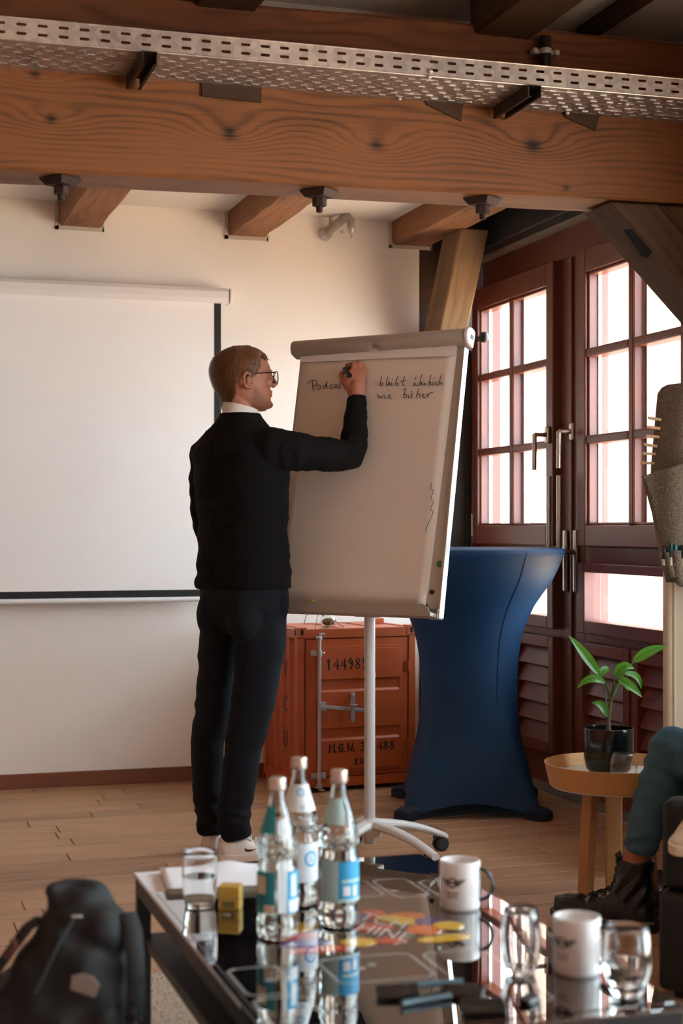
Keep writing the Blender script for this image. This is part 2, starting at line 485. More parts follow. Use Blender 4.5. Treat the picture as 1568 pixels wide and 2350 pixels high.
# window levers (upper sashes)
def lever(d, y, z, oy, length=.155, swing=-1):
    h = MB()
    y -= oy; z -= .076
    hd = MB().box(-.070, -.052, y - .017, y + .017, z - .038, z + .038).build('handle_plate', M_['steel'], d, bevel=.012, seg=4)
    MB().tube([(-.068, y, z), (-.118, y, z), (-.121, y + .002, z - .004), (-.121, y + .03 * 0, z - .01), (-.121, y + .004, z - length)], .0105, 12).build('lever', M_['steel'], hd, smooth=True)
lever(d1, 6.292, 1.585, 6.723)
lever(d2, 5.955 + .09, 1.585, 5.547)
# tall espagnolette handles at the meeting stiles
for d, y, oy in ((d1, 6.19, 6.723), (d2, 6.09, 5.547)):
    y2 = y - oy
    pl = MB().box(-.032, -.012, y2 - .016, y2 + .016, .90 - .076, 1.17 - .076).build('handle_plate', M_['steel'], d, bevel=.010, seg=3)
    MB().tube([(-.02, y2, 1.075 - .076), (-.095, y2, 1.075 - .076), (-.10, y2, 1.08 - .076), (-.10, y2, 1.09 - .076), (-.10, y2, 1.40 - .076)], .0115, 12).build('lever', M_['steel'], pl, smooth=True)
MB().tube([(-.056, 7.175 - 6.723, 1.06), (-.056, 7.175 - 6.723, 1.17)], .006, 8).build('hinge', M_['steel'], d1)

# blind box over the doors with its pale bottom strip
bx = MB().box(2.84, 2.955, 4.3, 7.28, 2.492, 2.66).build('trim_2', pm('dark_grey_box', srgb(34, 32, 31), .5), kind='structure', bevel=.006)
tag(bx, 'dark grey blind box running above the doors', 'blind box')
MB().box(2.915, 2.958, 4.3, 7.28, 2.476, 2.492).build('trim_strip', pm('pale_strip', srgb(150, 132, 112), .5), bx)
# dark corner post behind the brace
cp = MB().box(2.655, 2.78, YW + .04, YW + .18, 0, 2.66).build('timber_post', M_['dark_wood'], bevel=.006)
tag(cp, 'dark upright timber post in the recess beside the white wall', 'post')

# ------------------------------------------------------------------ outside
brick_m = NT('weathered_brick')
oi = brick_m.new('ShaderNodeObjectInfo')
brick_m.set(Base_Color=brick_m.ramp(oi.outputs['Random'], [(0, srgb(84, 56, 46)), (.5, srgb(104, 76, 64)), (1, srgb(122, 98, 86))]), Roughness=.9)
brick_one = pm('far_brick', srgb(106, 80, 68), .9, var=.1, vscale=3)
mortar = pm('mortar', srgb(136, 124, 112), .95)
XF = 6.7
fac = MB().box(XF + .012, XF + .5, 9.6, 26, -4, 5.2).build('brick_facade', mortar)
tag(fac, 'sunlit brick building seen through the door panes', 'building')
bl, bh, bdx = .30, .104, .012
bme = MB().box(0, .03, 0, bl - bdx, 0, bh - bdx).build('brick', brick_m.m, fac); bme.location = (XF, 14.1, -1.2)
cnt = 1; rest = MB()
for rw in range(int(9.0 / bh)):
    z0 = -3.9 + rw * bh
    k0 = (rw % 2) * bl / 2
    for k in range(int(16 / bl)):
        y0 = 10.0 + k0 + k * bl
        if 13.9 < y0 < 15.2 and -1.3 < z0 < 4.0 and cnt < 260:
            o = bpy.data.objects.new('brick', bme.data); C.objects.link(o); o.parent = fac
            o.location = (XF + random.uniform(-.004, .004), y0, z0); cnt += 1
        elif 10.5 < y0 < 18 and -1.5 < z0 < 4.4:
            rest.box(XF, XF + .02, y0, y0 + bl - bdx, z0, z0 + bh - bdx)
rest.build('brickwork', brick_one, fac, kind='stuff')
dp = MB().tube([(XF - .09, 14.62, -4), (XF - .09, 14.62, 5.0)], .055, 12).build('downpipe', pm('grey_pipe', srgb(84, 84, 84), .5), smooth=True)
tag(dp, 'grey downpipe on the brick building across the yard', 'pipe')
MB().box(XF - .15, XF - .002, 14.56, 14.68, 1.0, 1.05).box(XF - .15, XF - .002, 14.56, 14.68, 3.0, 3.05).build('pipe_bracket', M_['zinc'], dp)
yd = MB().box(3.3, 30, -20, 30, -4.2, -4).build('yard', pm('yard_paving', srgb(205, 178, 150), .9), kind='structure'); tag(yd, 'paved yard outside below the doors', 'ground')
sh_ = empty('window_shutter', 'pale open shutter panel outside the left door panes', 'shutter', (3.30, 7.30, .1))
MB().box(0, .52, 0, .03, 0, 2.4).build('panel', pm('pale_shutter', srgb(160, 138, 124), .7, var=.03), sh_, bevel=.004)
sc_ = MB()
for zz in (1.17, 1.62, 1.72, 2.2):
    for xx in (.06, .42): sc_.lathe([(.012, 0), (.010, .004)], 10, (0, 0, 0)); 
MB().ell((.06, -.002, 1.1), (.011, .004, .011)).ell((.36, -.002, 1.1), (.011, .004, .011)).ell((.06, -.002, 1.56), (.011, .004, .011)).ell((.36, -.002, 1.56), (.011, .004, .011)).build('screw', pm('white_screw', srgb(245, 245, 245), .4), sh_)

# ------------------------------------------------------------------ timbers
beam_knots = [(-.126, .129, .034, .03), (-.080, -.004, .036, .035), (.478, -.017, .046, .05), (.967, -.024, .046, .05), (1.520, .003, .052, .055), (1.640, -.135, .025, .015)]
beam_m = wood('old_pine_beam', srgb(44, 26, 16), srgb(128, 82, 47), 270, knots=[(k[0], k[1], k[2], k[3] * 1.8) for k in beam_knots], rough=.6, grain=.55, stain=.55, wob=.028)
beam2_m = wood('shadowed_pine_beam', srgb(52, 30, 18), srgb(112, 68, 40), 150, knots=[(-.3, .03, .05, .04), (.4, .0, .05, .04)], rough=.65, grain=.5, stain=.5)  # pine colour darkened for the shadow of the cable tray
joist_m = wood('rough_joist', srgb(66, 41, 25), srgb(140, 94, 60), 150, knots=[(.2, 0, .04, .03)], rough=.7, stain=.6, grain=.4)
brace_m = wood('grey_brown_brace', srgb(60, 46, 34), srgb(128, 100, 72), 120, rough=.75, stain=.8, grain=.3)
brace2_m = wood('dark_brown_brace', srgb(40, 29, 22), srgb(88, 66, 48), 110, rough=.75, stain=.7, grain=.35)
def timber(name, L, w, h, mat, M, label, cat='beam', chips=0, group=None, parent=None, seed=1):
    # squared timber along local X with slightly waney, hand-hewn edges
    rg = random.Random(seed); n = 14
    rs = []
    for i in range(n + 1):
        x = -L / 2 + L * i / n; c = .008 + rg.uniform(0, .006)
        j = lambda: rg.uniform(-.0025, .0025)
        rs.append([(x, -w / 2 + j(), -h / 2 + c), (x, -w / 2 + c, -h / 2 + j()), (x, w / 2 - c, -h / 2 + j()), (x, w / 2 + j(), -h / 2 + c),
                   (x, w / 2 + j(), h / 2 - c), (x, w / 2 - c, h / 2 + j()), (x, -w / 2 + c, h / 2 + j()), (x, -w / 2 + j(), h / 2 - c)])
    o = MB().rings(rs).build(name, mat, parent, smooth=True, sharp=30)
    o.matrix_world = M
    if label: tag(o, label, cat, group)
    return o
def frame(center, xdir, zdir):
    x = Vector(xdir).normalized(); z = Vector(zdir); z = (z - x * z.dot(x)).normalized(); y = z.cross(x)
    return Matrix(((x.x, y.x, z.x, center[0]), (x.y, y.y, z.y, center[1]), (x.z, y.z, z.z, center[2]), (0, 0, 0, 1)))
tilt = .018
lb = timber('timber_beam', 4.6, .22, .33, beam_m, frame((.66, 4.94, 2.268 + .165 - .002), (1, 0, tilt), (0, 0, 1)), 'large honey-brown beam with knots below the cable tray', seed=2)
ub = timber('timber_beam', 4.6, .20, .262, beam2_m, frame((.66, 5.01, 2.732), (1, 0, .01), (0, 0, 1)), 'upper beam toned darker for shadow, partly hidden behind the cable tray', seed=5)
# cut-off tenons showing in the beam's upper edge
for (poly, k) in (([(1.044, 2.60), (1.05, 2.532), (1.239, 2.527), (1.242, 2.60)], 0), ([(1.78, 2.60), (1.80, 2.565), (1.92, 2.520), (1.93, 2.60)], 1), ([(2.27, 2.60), (2.30, 2.562), (2.41, 2.526), (2.43, 2.60)], 2)):
    mw = lb.matrix_world.inverted()
    t_ = MB().prism(poly, 4.822, 4.90, lambda a, b, d: tuple(mw @ Vector((a, d, b)))).build('tenon', M_['dark_wood'], lb)
def crack(pts, wd, nm='crack'):
    pass
joists = [(.90, 1.093, 'left ceiling joist running from the big beam to the back wall'), (1.69, 1.872, 'middle ceiling joist between the screen and the wall spout'), (2.505, 2.70, 'right ceiling joist ending above the leaning timber brace')]
jm = None
for i, (a, b, lab) in enumerate(joists):
    timber('ceiling_joist', 2.18, b - a, .20, joist_m, frame(((a + b) / 2, 5.06 + 1.08, 2.553 + .10), (0, 1, 0), (0, 0, 1)), lab, 'joist', group='joists behind the big beam', seed=11 + i)
    # plastered pocket where the joist enters the wall
    pk = MB().box(a - .018, b + .012, YW - .006, YW - .001, 2.535, 2.553)
    pk.box(a - .018, a - .002, YW - .006, YW - .001, 2.535, 2.664)
    pk.box(b + .004, b + .012, YW - .006, YW - .001, 2.535, 2.664)
    o = pk.build('trim_%d' % (3 + i), pm('pocket_plaster', srgb(206, 196, 180), .9), kind='structure')
    tag(o, ('plaster edge around the left joist end', 'plaster edge around the middle joist end', 'plaster edge around the right joist end')[i], 'trim')
for i, (a, b, lab) in enumerate(((1.038, 1.25, 'dark upper joist crossing above the cable tray at the top left of centre'), (2.0, 2.21, 'broad dark upper joist above the steel pipe clamp'))):
    timber('upper_joist', 2.9, b - a, .15, M_['dark_wood'], frame(((a + b) / 2, 4.87 - 1.40 + .02, 2.842 + .075), (0, 1, 0), (0, 0, 1)), lab, 'joist', seed=21 + i)
bt = MB().box(2.52, 2.565, 2.2, 5.2, 2.945, 2.998).build('ceiling_batten', M_['dark_wood']); tag(bt, 'thin dark batten under the white ceiling, top right', 'batten')
# left brace
def brace(name, poly, d0, d1, fn, mat, axis, label):
    # sawn timber with its ends cut to fit; local X follows the grain
    c = Vector(fn(sum(p[0] for p in poly) / len(poly), sum(p[1] for p in poly) / len(poly), (d0 + d1) / 2))
    M = frame(c, axis, (1, 0, 0) if abs(axis[0]) < .1 else (0.7, 0, .7)); Mi = M.inverted()
    o = MB().prism(poly, d0, d1, lambda p, q, d: tuple(Mi @ Vector(fn(p, q, d)))).build(name, mat, bevel=.009)
    o.matrix_world = M
    return tag(o, label, 'brace')
brace('timber_brace', [(6.697, 2.551), (6.925, 2.551), (7.235, 1.975), (7.235, 1.552)], 2.662, 2.805, lambda p, q, d: (d + (q - 2.55) * .03, p, q), brace_m, (0, .62, -1.15), 'leaning timber brace between the white wall and the doors')
# right brace and its neighbours
s2 = (.376, 0, -.36)
rbz = brace('timber_brace', [(2.47, 2.291), (2.655, 2.294), (2.88, 2.075), (2.88, 1.893)], 4.835, 5.045, lambda p, q, d: (p, d, q), brace2_m, s2, 'dark diagonal brace under the big beam with a pocket hole')
mi = rbz.matrix_world.inverted()
MB().prism([(2.520, 2.196), (2.550, 2.202), (2.628, 2.128), (2.612, 2.104), (2.588, 2.112)], 4.832, 4.836, lambda p, q, d: tuple(mi @ Vector((p, d, q)))).build('pocket', pm('dark_pocket', srgb(14, 11, 10), .9), rbz)
brace('timber_brace', [(2.658, 2.294), (2.88, 2.298), (2.88, 2.078)], 4.845, 5.035, lambda p, q, d: (p, d, q), brace2_m, s2, 'dark triangular timber filling the corner between brace and beam')
pp = MB().box(2.882, 2.965, 4.84, 5.04, 0, 2.27).build('timber_post', brace2_m, bevel=.008); tag(pp, 'upright timber post under the right end of the big beam', 'post')
# tie bolts with washer plates
def tie_bolt(x, rz, lab):
    t = empty('tie_bolt', lab, 'bolt', (x, 4.905, 2.262 + (x - .66) * tilt), rz, group='tie bolts under the big beam')
    MB().add([(-.05, -.05, 0), (.05, -.05, 0), (.05, .05, 0), (-.05, .05, 0), (-.035, -.035, -.022), (.035, -.035, -.022), (.035, .035, -.022), (-.035, .035, -.022)],
             [(0, 1, 2, 3), (7, 6, 5, 4), (0, 4, 5, 1), (1, 5, 6, 2), (2, 6, 7, 3), (3, 7, 4, 0)]).build('washer_plate', M_['rust'], t, bevel=.002)
    MB().lathe([(.024, -.022), (.024, -.05)], 6).build('nut', M_['rust'], t, bevel=.002)
    MB().lathe([(.011, -.05), (.011, -.066), (.008, -.07)], 12).build('bolt_end', M_['rust'], t, smooth=True)
tie_bolt(.62, R(38), 'rusty bolt plate under the beam beside the left joist')
tie_bolt(1.456, R(42), 'rusty bolt plate under the beam near the middle joist')
tie_bolt(2.03, R(36), 'rusty bolt plate under the beam beside the leaning brace')

# ------------------------------------------------------------------ cable tray
tr_m = NT('tray_steel')
vv = tr_m.coord((1, 1, 1)); vo = tr_m.new('ShaderNodeTexVoronoi'); tr_m.link(vv, vo.inputs['Vector']); vo.inputs['Scale'].default_value = 45
tr_m.set(Base_Color=tr_m.ramp(tr_m.math('ADD', tr_m.math('MULTIPLY', vo.outputs['Color'], .5), tr_m.math('MULTIPLY', tr_m.noise(vv, 6, 4), .5)), [(.2, srgb(160, 154, 150)), (.8, srgb(206, 200, 194))]), Roughness=.42, Metallic=.85)
def perf(mb, L, rows, H, cell, slot, fn, x0=0.0):
    # plate of length L, height H with rows of rounded slots: [(centre height, slot length, slot height, phase)]
    n = int(L / cell + .01)
    bounds = [0.0] + [(rows[i][0] + rows[i + 1][0]) / 2 for i in range(len(rows) - 1)] + [H]
    for ri, (hc, sl, shh, ph) in enumerate(rows):
        b0, b1 = bounds[ri], bounds[ri + 1]
        for k in range(n):
            xa, xb = x0 + k * cell, x0 + (k + 1) * cell; xc = (xa + xb) / 2 + ph
            hl, hh = sl / 2, shh / 2
            q = hh * .6
            hole = [(xc - hl, hc - hh + q), (xc - hl + q, hc - hh), (xc + hl - q, hc - hh), (xc + hl, hc - hh + q), (xc + hl, hc + hh - q), (xc + hl - q, hc + hh), (xc - hl + q, hc + hh), (xc - hl, hc + hh - q)]
            out = [(xa, b0), (xb, b0), (xb, b1), (xa, b1)]
            vs = [fn(*p) for p in hole] + [fn(*p) for p in out]
            mb.add(vs, [(8, 9, 2, 1), (9, 3, 2), (9, 10, 4, 3), (10, 5, 4), (10, 11, 6, 5), (11, 7, 6), (11, 8, 0, 7), (8, 1, 0)])
TX0, TX1 = 1.693 - 45 * .06, 1.693 + 20 * .06
trayL = [(TX0, 1.693), (1.693, TX1)]
tray = empty('cable_tray', 'perforated galvanised cable tray in front of the big beam', 'cable tray', (TX0, 4.557, 2.568))
zt = .0032
for si, (xa, xb) in enumerate(trayL):
    L = xb - xa; off = xa - TX0; sgn = 1 if si == 0 else 0
    def f_side(a, h): return (off + a, -.0012 * sgn, h + (off + a) * zt)
    mb = MB(); perf(mb, L, [(.020, .029, .0088, 0), (.046, .029, .0088, .0)], .064, .060, None, f_side)
    o = mb.build('tray_side', tr_m.m, tray); so = o.modifiers.new('s', 'SOLIDIFY'); so.thickness = .0015
    def f_bot(a, h): return (off + a, h, (off + a) * zt - .001 * sgn)
    mb = MB(); perf(mb, L, [(.022, .026, .006, .008), (.055, .016, .006, -.01), (.088, .026, .006, .008), (.135, .022, .007, -.012), (.182, .026, .006, .008), (.215, .016, .006, -.01), (.250, .026, .006, .008)], .272, .060, None, f_bot)
    o = mb.build('tray_floor', tr_m.m, tray); so = o.modifiers.new('s', 'SOLIDIFY'); so.thickness = .0015
    def f_back(a, h): return (off + a, .272, h + (off + a) * zt)
    mb = MB(); perf(mb, L, [(.020, .029, .0088, 0), (.046, .029, .0088, .0)], .064, .060, None, f_back)
    o = mb.build('tray_side', tr_m.m, tray); so = o.modifiers.new('s', 'SOLIDIFY'); so.thickness = .0015
# rolled bottom lip, top lip, embossed ribs in the tray floor
z1_ = (TX1 - TX0) * zt
MB().tube([(0, -.001, .0), (TX1 - TX0, -.001, z1_)], .003, 8).tube([(0, 0, .064), (TX1 - TX0, 0, .064 + z1_)], .0022, 8).build('tray_lip', tr_m.m, tray, smooth=True)
rib = MB()
for k in range(int(3.9 / .06)):
    x = .03 + k * .06
    for (yy, dx) in ((.038, .0), (.071, .03), (.110, .0), (.160, .03), (.200, 0), (.233, .03)):
        rib.box(x + dx - .011, x + dx + .011, yy - .002, yy + .002, x * zt - .0035, x * zt)
    for yy in (.072, .160, .225):
        p = (x + .008, yy - .012, x * zt - .0016); q = (x + .022, yy + .014, x * zt - .0016)
        rib.bar(p, q, .004, .0022)
rib.build('tray_embossing', tr_m.m, tray, kind='stuff')
for bx_ in (.83, 2.055):
    br = MB(); xx = bx_ - TX0; zz = xx * zt
    for s_ in (-1, 1):
        br.box(xx + s_ * .021 - .0015, xx + s_ * .021 + .0015, -.02, .262, zz - .042, zz - .004)
        br.box(xx + s_ * .021 - (.008 if s_ > 0 else 0), xx + s_ * .021 + (.008 if s_ < 0 else 0), -.02, .262, zz - .042, zz - .040)
    br.box(xx - .021, xx + .021, -.02, .262, zz - .0065, zz - .0045)
    br.build('tray_bracket', M_['rust'] if False else pm('bracket_steel', srgb(70, 62, 56), .5, .8), tray)
sb = MB()
for (xx, yy, zz) in ((1.71, -.006, .014), (1.705, -.006, -.004), (1.70, .255, -.004), (2.44, .10, -.004), (2.30, .255, -.004)):
    sb.ell((xx - TX0, yy, zz + (xx - TX0) * zt), (.008, .006, .007), 8, 6)
sb.build('tray_bolt', M_['zinc'], tray, smooth=True)
pipe = MB().tube([(2.247, 4.875, 2.63), (2.247, 4.875, 2.845)], .019, 14).build('steel_pipe', pm('dark_pipe', srgb(44, 40, 38), .5, .6), smooth=True)
tag(pipe, 'short dark vertical pipe dropping to the cable tray, clamped on the upper beam', 'pipe')
MB().tube([(2.247, 4.875, 2.785), (2.247, 4.875, 2.803)], .022, 14).box(2.20, 2.294, 4.878, 4.896, 2.787, 2.801).ell((2.208, 4.872, 2.794), (.011, .01, .011), 8, 6).ell((2.288, 4.872, 2.794), (.011, .01, .011), 8, 6).build('pipe_clamp', M_['zinc'], pipe, smooth=True)

# wall spout (old pipe elbow) under the ceiling
sp = empty('pipe_elbow', 'small grey pipe elbow spout high on the white wall', 'pipe fitting', (2.17, YW, 2.60))
def px(dx, y, dz): return (dx, y, dz)
MB().tube([(.0, -.02, -.01), (.03, -.07, .02), (.055, -.10, .042), (.075, -.115, .046), (.088, -.118, .035), (.09, -.118, .0)], [.022, .022, .021, .02, .019, .018], 14).build('elbow', pm('painted_pipe', srgb(160, 150, 136), .6, var=.25, vscale=30), sp, smooth=True)
MB().lathe([(.020, 0), (.020, -.008), (.012, -.02), (.004, -.034), (.003, -.05)], 12, (.09, -.118, 0)).build('nozzle', M_['zinc'], sp, smooth=True)
MB().tube([(-.01, -.002, -.02), (0, -.03, -.012)], [.034, .028], 12).box(-.035, .012, -.03, -.015, -.042, -.03).box(.006, .018, -.05, -.03, .0, .062).box(.05, .065, -.085, -.07, -.02, -.008).build('pipe_bracket', M_['zinc'], sp, smooth=True)
# dark curtain and the rod with a ball end
cu = MB(); rs = []
for z in (0.02, .6, 1.2, 1.8, 2.06):
    ring = []
    N = 40
    for k in range(N):
        a = 2 * PI * k / N
        ring.append((2.875 + (.075 + .012 * math.cos(5 * a + z)) * math.cos(a), 7.30 + (.06 + .01 * math.sin(4 * a)) * math.sin(a), z))
    rs.append(ring)
curt = cu.rings(rs).build('curtain', pm('dark_velvet', srgb(58, 52, 47), .95, var=.35, vscale=5, aniso=(6, 6, 1), sheen=.3), smooth=True)
tag(curt, 'dark grey gathered curtain hanging beside the left door', 'curtain')
rod = MB().tube([(2.875, 6.95, 2.085), (2.875, 7.5, 2.085)], .012, 10).ell((2.875, 6.93, 2.085), (.026, .024, .026), 14, 10).build('curtain_rod', M_['black_metal'], smooth=True)
tag(rod, 'black curtain rod with a ball end beside the brace', 'curtain rod')

# ------------------------------------------------------------------ projection screen on the back wall
scr = empty('projection_screen', 'white pull-down projection screen with black border on the back wall', 'screen', (0.6, YW, .84))
cs = [(-.105, 1.378), (-.11, 1.40), (-.11, 1.43), (-.098, 1.448), (-.01, 1.448), (-.01, 1.378)]
MB().prism([(y_, z_) for y_, z_ in cs], -1.2, 1.068, lambda a, b, d: (d, a, b)).build('screen_case', pm('screen_case_white', srgb(238, 232, 226), .35, var=.02), scr, bevel=.003)
MB().prism([(y_, z_) for y_, z_ in cs], 1.071, 1.083, lambda a, b, d: (d, a * 1.02, b)).build('end_cap', pm('screen_cap', srgb(225, 218, 208), .4, var=.02), scr, bevel=.003)
fabric = pm('screen_fabric', srgb(252, 247, 241), .85, var=.015)
MB().box(-1.2, 1.004, -.082, -.080, .052, 1.39).build('screen_fabric', fabric, scr)
MB().box(1.004, 1.036, -.083, -.079, .012, 1.38).box(-1.2, 1.004, -.083, -.079, .020, .052).build('black_border', pm('screen_border', srgb(26, 25, 25), .7), scr)
MB().tube([(-1.2, -.081, .008), (1.036, -.081, .008)], .012, 12).build('bottom_bar', pm('screen_bar', srgb(236, 232, 228), .4, var=.02), scr, smooth=True)
# ------------------------------------------------------------------ flipchart
A_F = -0.8612
fc = empty('flipchart', 'grey mobile flipchart with German handwriting, on a five-armed castor base', 'flipchart', (1.765, 5.315, 0), A_F)
alu = pm('silver_grey_plastic', srgb(164, 152, 138), .42, .0, var=.04)
alu2 = pm('aluminium_trim', srgb(196, 192, 188), .28, .9, var=.04)
cream = pm('light_grey_lacquer', srgb(205, 203, 200), .35, var=.03)
MB().lathe([(.0195, .12), (.0195, .66), (.0195, .93)], 24).build('pole', cream, fc, smooth=True)
MB().lathe([(.0205, .645), (.0205, .662)], 24).lathe([(.03, .118), (.03, .138), (.021, .143)], 24).build('pole_collar', cream, fc, smooth=True)
hub = MB().lathe([(.02, .075), (.042, .078), (.05, .10), (.05, .125), (.035, .138)], 24).lathe([(.022, .052), (.024, .076)], 16).build('hub', cream, fc, smooth=True)
wheel_m = pm('black_castor', srgb(18, 18, 19), .45)
arm_me = None
for k in range(5):
    ang = R(27 + 72 * k) - YAW - A_F
    M = Matrix.Rotation(ang, 4, 'Z')
    if arm_me is None:
        rs = []
        for i in range(11):
            t = i / 10; r = .03 + .285 * t
            z = .118 - .012 * t - .058 * t * t
            w = .030 - .010 * t; h = .020 - .006 * t
            rs.append([(r, w * math.cos(a), z + h * (math.sin(a) if math.sin(a) > 0 else .75 * math.sin(a))) for a in [2 * PI * q / 16 for q in range(16)]])
        o = MB().rings(rs).build('base_arm', cream, fc, smooth=True, M=M); arm_me = o.data
        w1 = MB()
        for s_ in (-1, 1):
            w1.add([(.305 + .024 * math.cos(2 * PI * q / 18) - .012, s_ * .006, .0245 + .024 * math.sin(2 * PI * q / 18)) for q in range(18)] +
                   [(.305 + .024 * math.cos(2 * PI * q / 18) - .012, s_ * .021, .0245 + .024 * math.sin(2 * PI * q / 18)) for q in range(18)],
                   [tuple(range(18)), tuple(range(18, 36))] + [(q, (q + 1) % 18, 18 + (q + 1) % 18, 18 + q) for q in range(18)])
        w1.box(.285, .313, -.006, .006, .02, .055).tube([(.300, 0, .045), (.300, 0, .066)], .007, 10).box(.262, .275, -.004, .004, .045, .056)
        c_ = w1.build('castor', wheel_m, o, bevel=.002); ca_me = c_.data
    else:
        o = bpy.data.objects.new('base_arm', arm_me); C.objects.link(o); o.parent = fc; o.matrix_local = M
        c_ = bpy.data.objects.new('castor', ca_me); C.objects.link(c_); c_.parent = o
BM = Matrix.Translation((-.0355, -.0566, .87)) @ Matrix.Rotation(-math.atan(.2), 4, 'X')
board_m = pm('flipchart_board', srgb(190, 184, 178), .5, var=.03)
paper_m = pm('flipchart_paper', srgb(226, 211, 196), .85, var=.02, bump=.1, bscale=30)
bb = MB().box(-.345, .345, .006, .026, .0, 1.0).build('board', board_m, fc, M=BM, bevel=.002)
MB().box(.338, .349, -.004, .030, -.002, .965).box(-.349, -.342, .0, .030, -.002, .965).build('board_edge', alu2, fc, M=BM, bevel=.002)
# paper pad: sheets with a curled lower edge
def sheet(x0, x1, z0, z1, y, curl, n=16):
    v = []; f = []
    for j in range(n + 1):
        for i in range(n + 1):
            a, b = i / n, j / n
            x = x0 + (x1 - x0) * a - .028 * (a > .5) * (a - .5) * 2 * (1 - b)
            z = z0 + (z1 - z0) * b
            yy = y - curl * (max(0, .12 - b) / .12) ** 2 - .004 * math.sin(a * 5) * (1 - b)
            v.append((x, yy, z))
    for j in range(n):
        for i in range(n):
            q = j * (n + 1) + i; f.append((q, q + 1, q + n + 2, q + n + 1))
    return v, f
pad = MB().add(*sheet(-.342, .318, .030, .975, .001, .012)).build('paper_pad', paper_m, fc, smooth=True, M=BM)
so = pad.modifiers.new('s', 'SOLIDIFY'); so.thickness = .005; so.offset = 1
fl = MB()
fl.add([(-.3465, -.004, .948), (.10, -.005, .940), (.27, -.009, .934), (.3132, -.012, .929), (.319, -.011, .940), (.319, -.003, .985), (-.3465, -.002, .985)], [(0, 1, 2, 3, 4, 5, 6)])
fl.add([(-.3465, -.003, .950), (.0, -.0035, .947), (.3132, -.007, .939), (.3165, -.003, .985), (-.3465, -.001, .985)], [(0, 1, 2, 3, 4)])
o = fl.build('turned_sheets', pm('turned_paper', srgb(236, 228, 220), .85, var=.02), fc, M=BM); so = o.modifiers.new('s', 'SOLIDIFY'); so.thickness = .0008
hol = MB()
for hx in (-.314, -.292, -.246, .148, .230, .252):
    hol.prism([(hx + .006 * math.cos(2 * PI * k / 12), .9785 + .006 * math.sin(2 * PI * k / 12)) for k in range(12)], -.0068, -.0105, lambda a, b, d: (a, d, b))
hol.build('punch_hole', pm('hole_black', srgb(10, 9, 9), .9), fc, M=BM)
# clamp bar with its rounded profile and centre notch
prof = [(.020, .968), (-.006, .972), (-.024, .978), (-.032, .990), (-.036, 1.004), (-.033, 1.018), (-.022, 1.028), (-.004, 1.032), (.014, 1.030), (.026, 1.022)]
rs = []
for x in (-.378, -.372, -.05, -.036, -.028, -.022, -.0165, -.011, -.005, .003, .017, .352, .358):
    nt = max(0, 1 - abs(x + .0165) / .016) ** .6 * .016
    sc = .92 if x in (-.378, .358) else 1
    rs.append([(x, p[0] * sc, (p[1] + nt if p[1] < .985 else p[1])) for p in prof])
MB().rings(rs).build('clamp_bar', alu, fc, smooth=True, M=BM, sharp=50)
endc = MB(); pr_ = [(p[0] * 1.06, 1.0 + (p[1] - 1.0) * 1.10) for p in prof]
endc.prism(pr_, .358, .372, lambda a, b, d: (d, a, b))
endc.build('clamp_end', pm('white_end_cap', srgb(225, 222, 220), .4), fc, M=BM, bevel=.004)
MB().box(.3715, .3735, -.008, .012, .994, 1.008).build('end_slot', pm('slot_dark', srgb(50, 46, 46), .6), fc, M=BM)
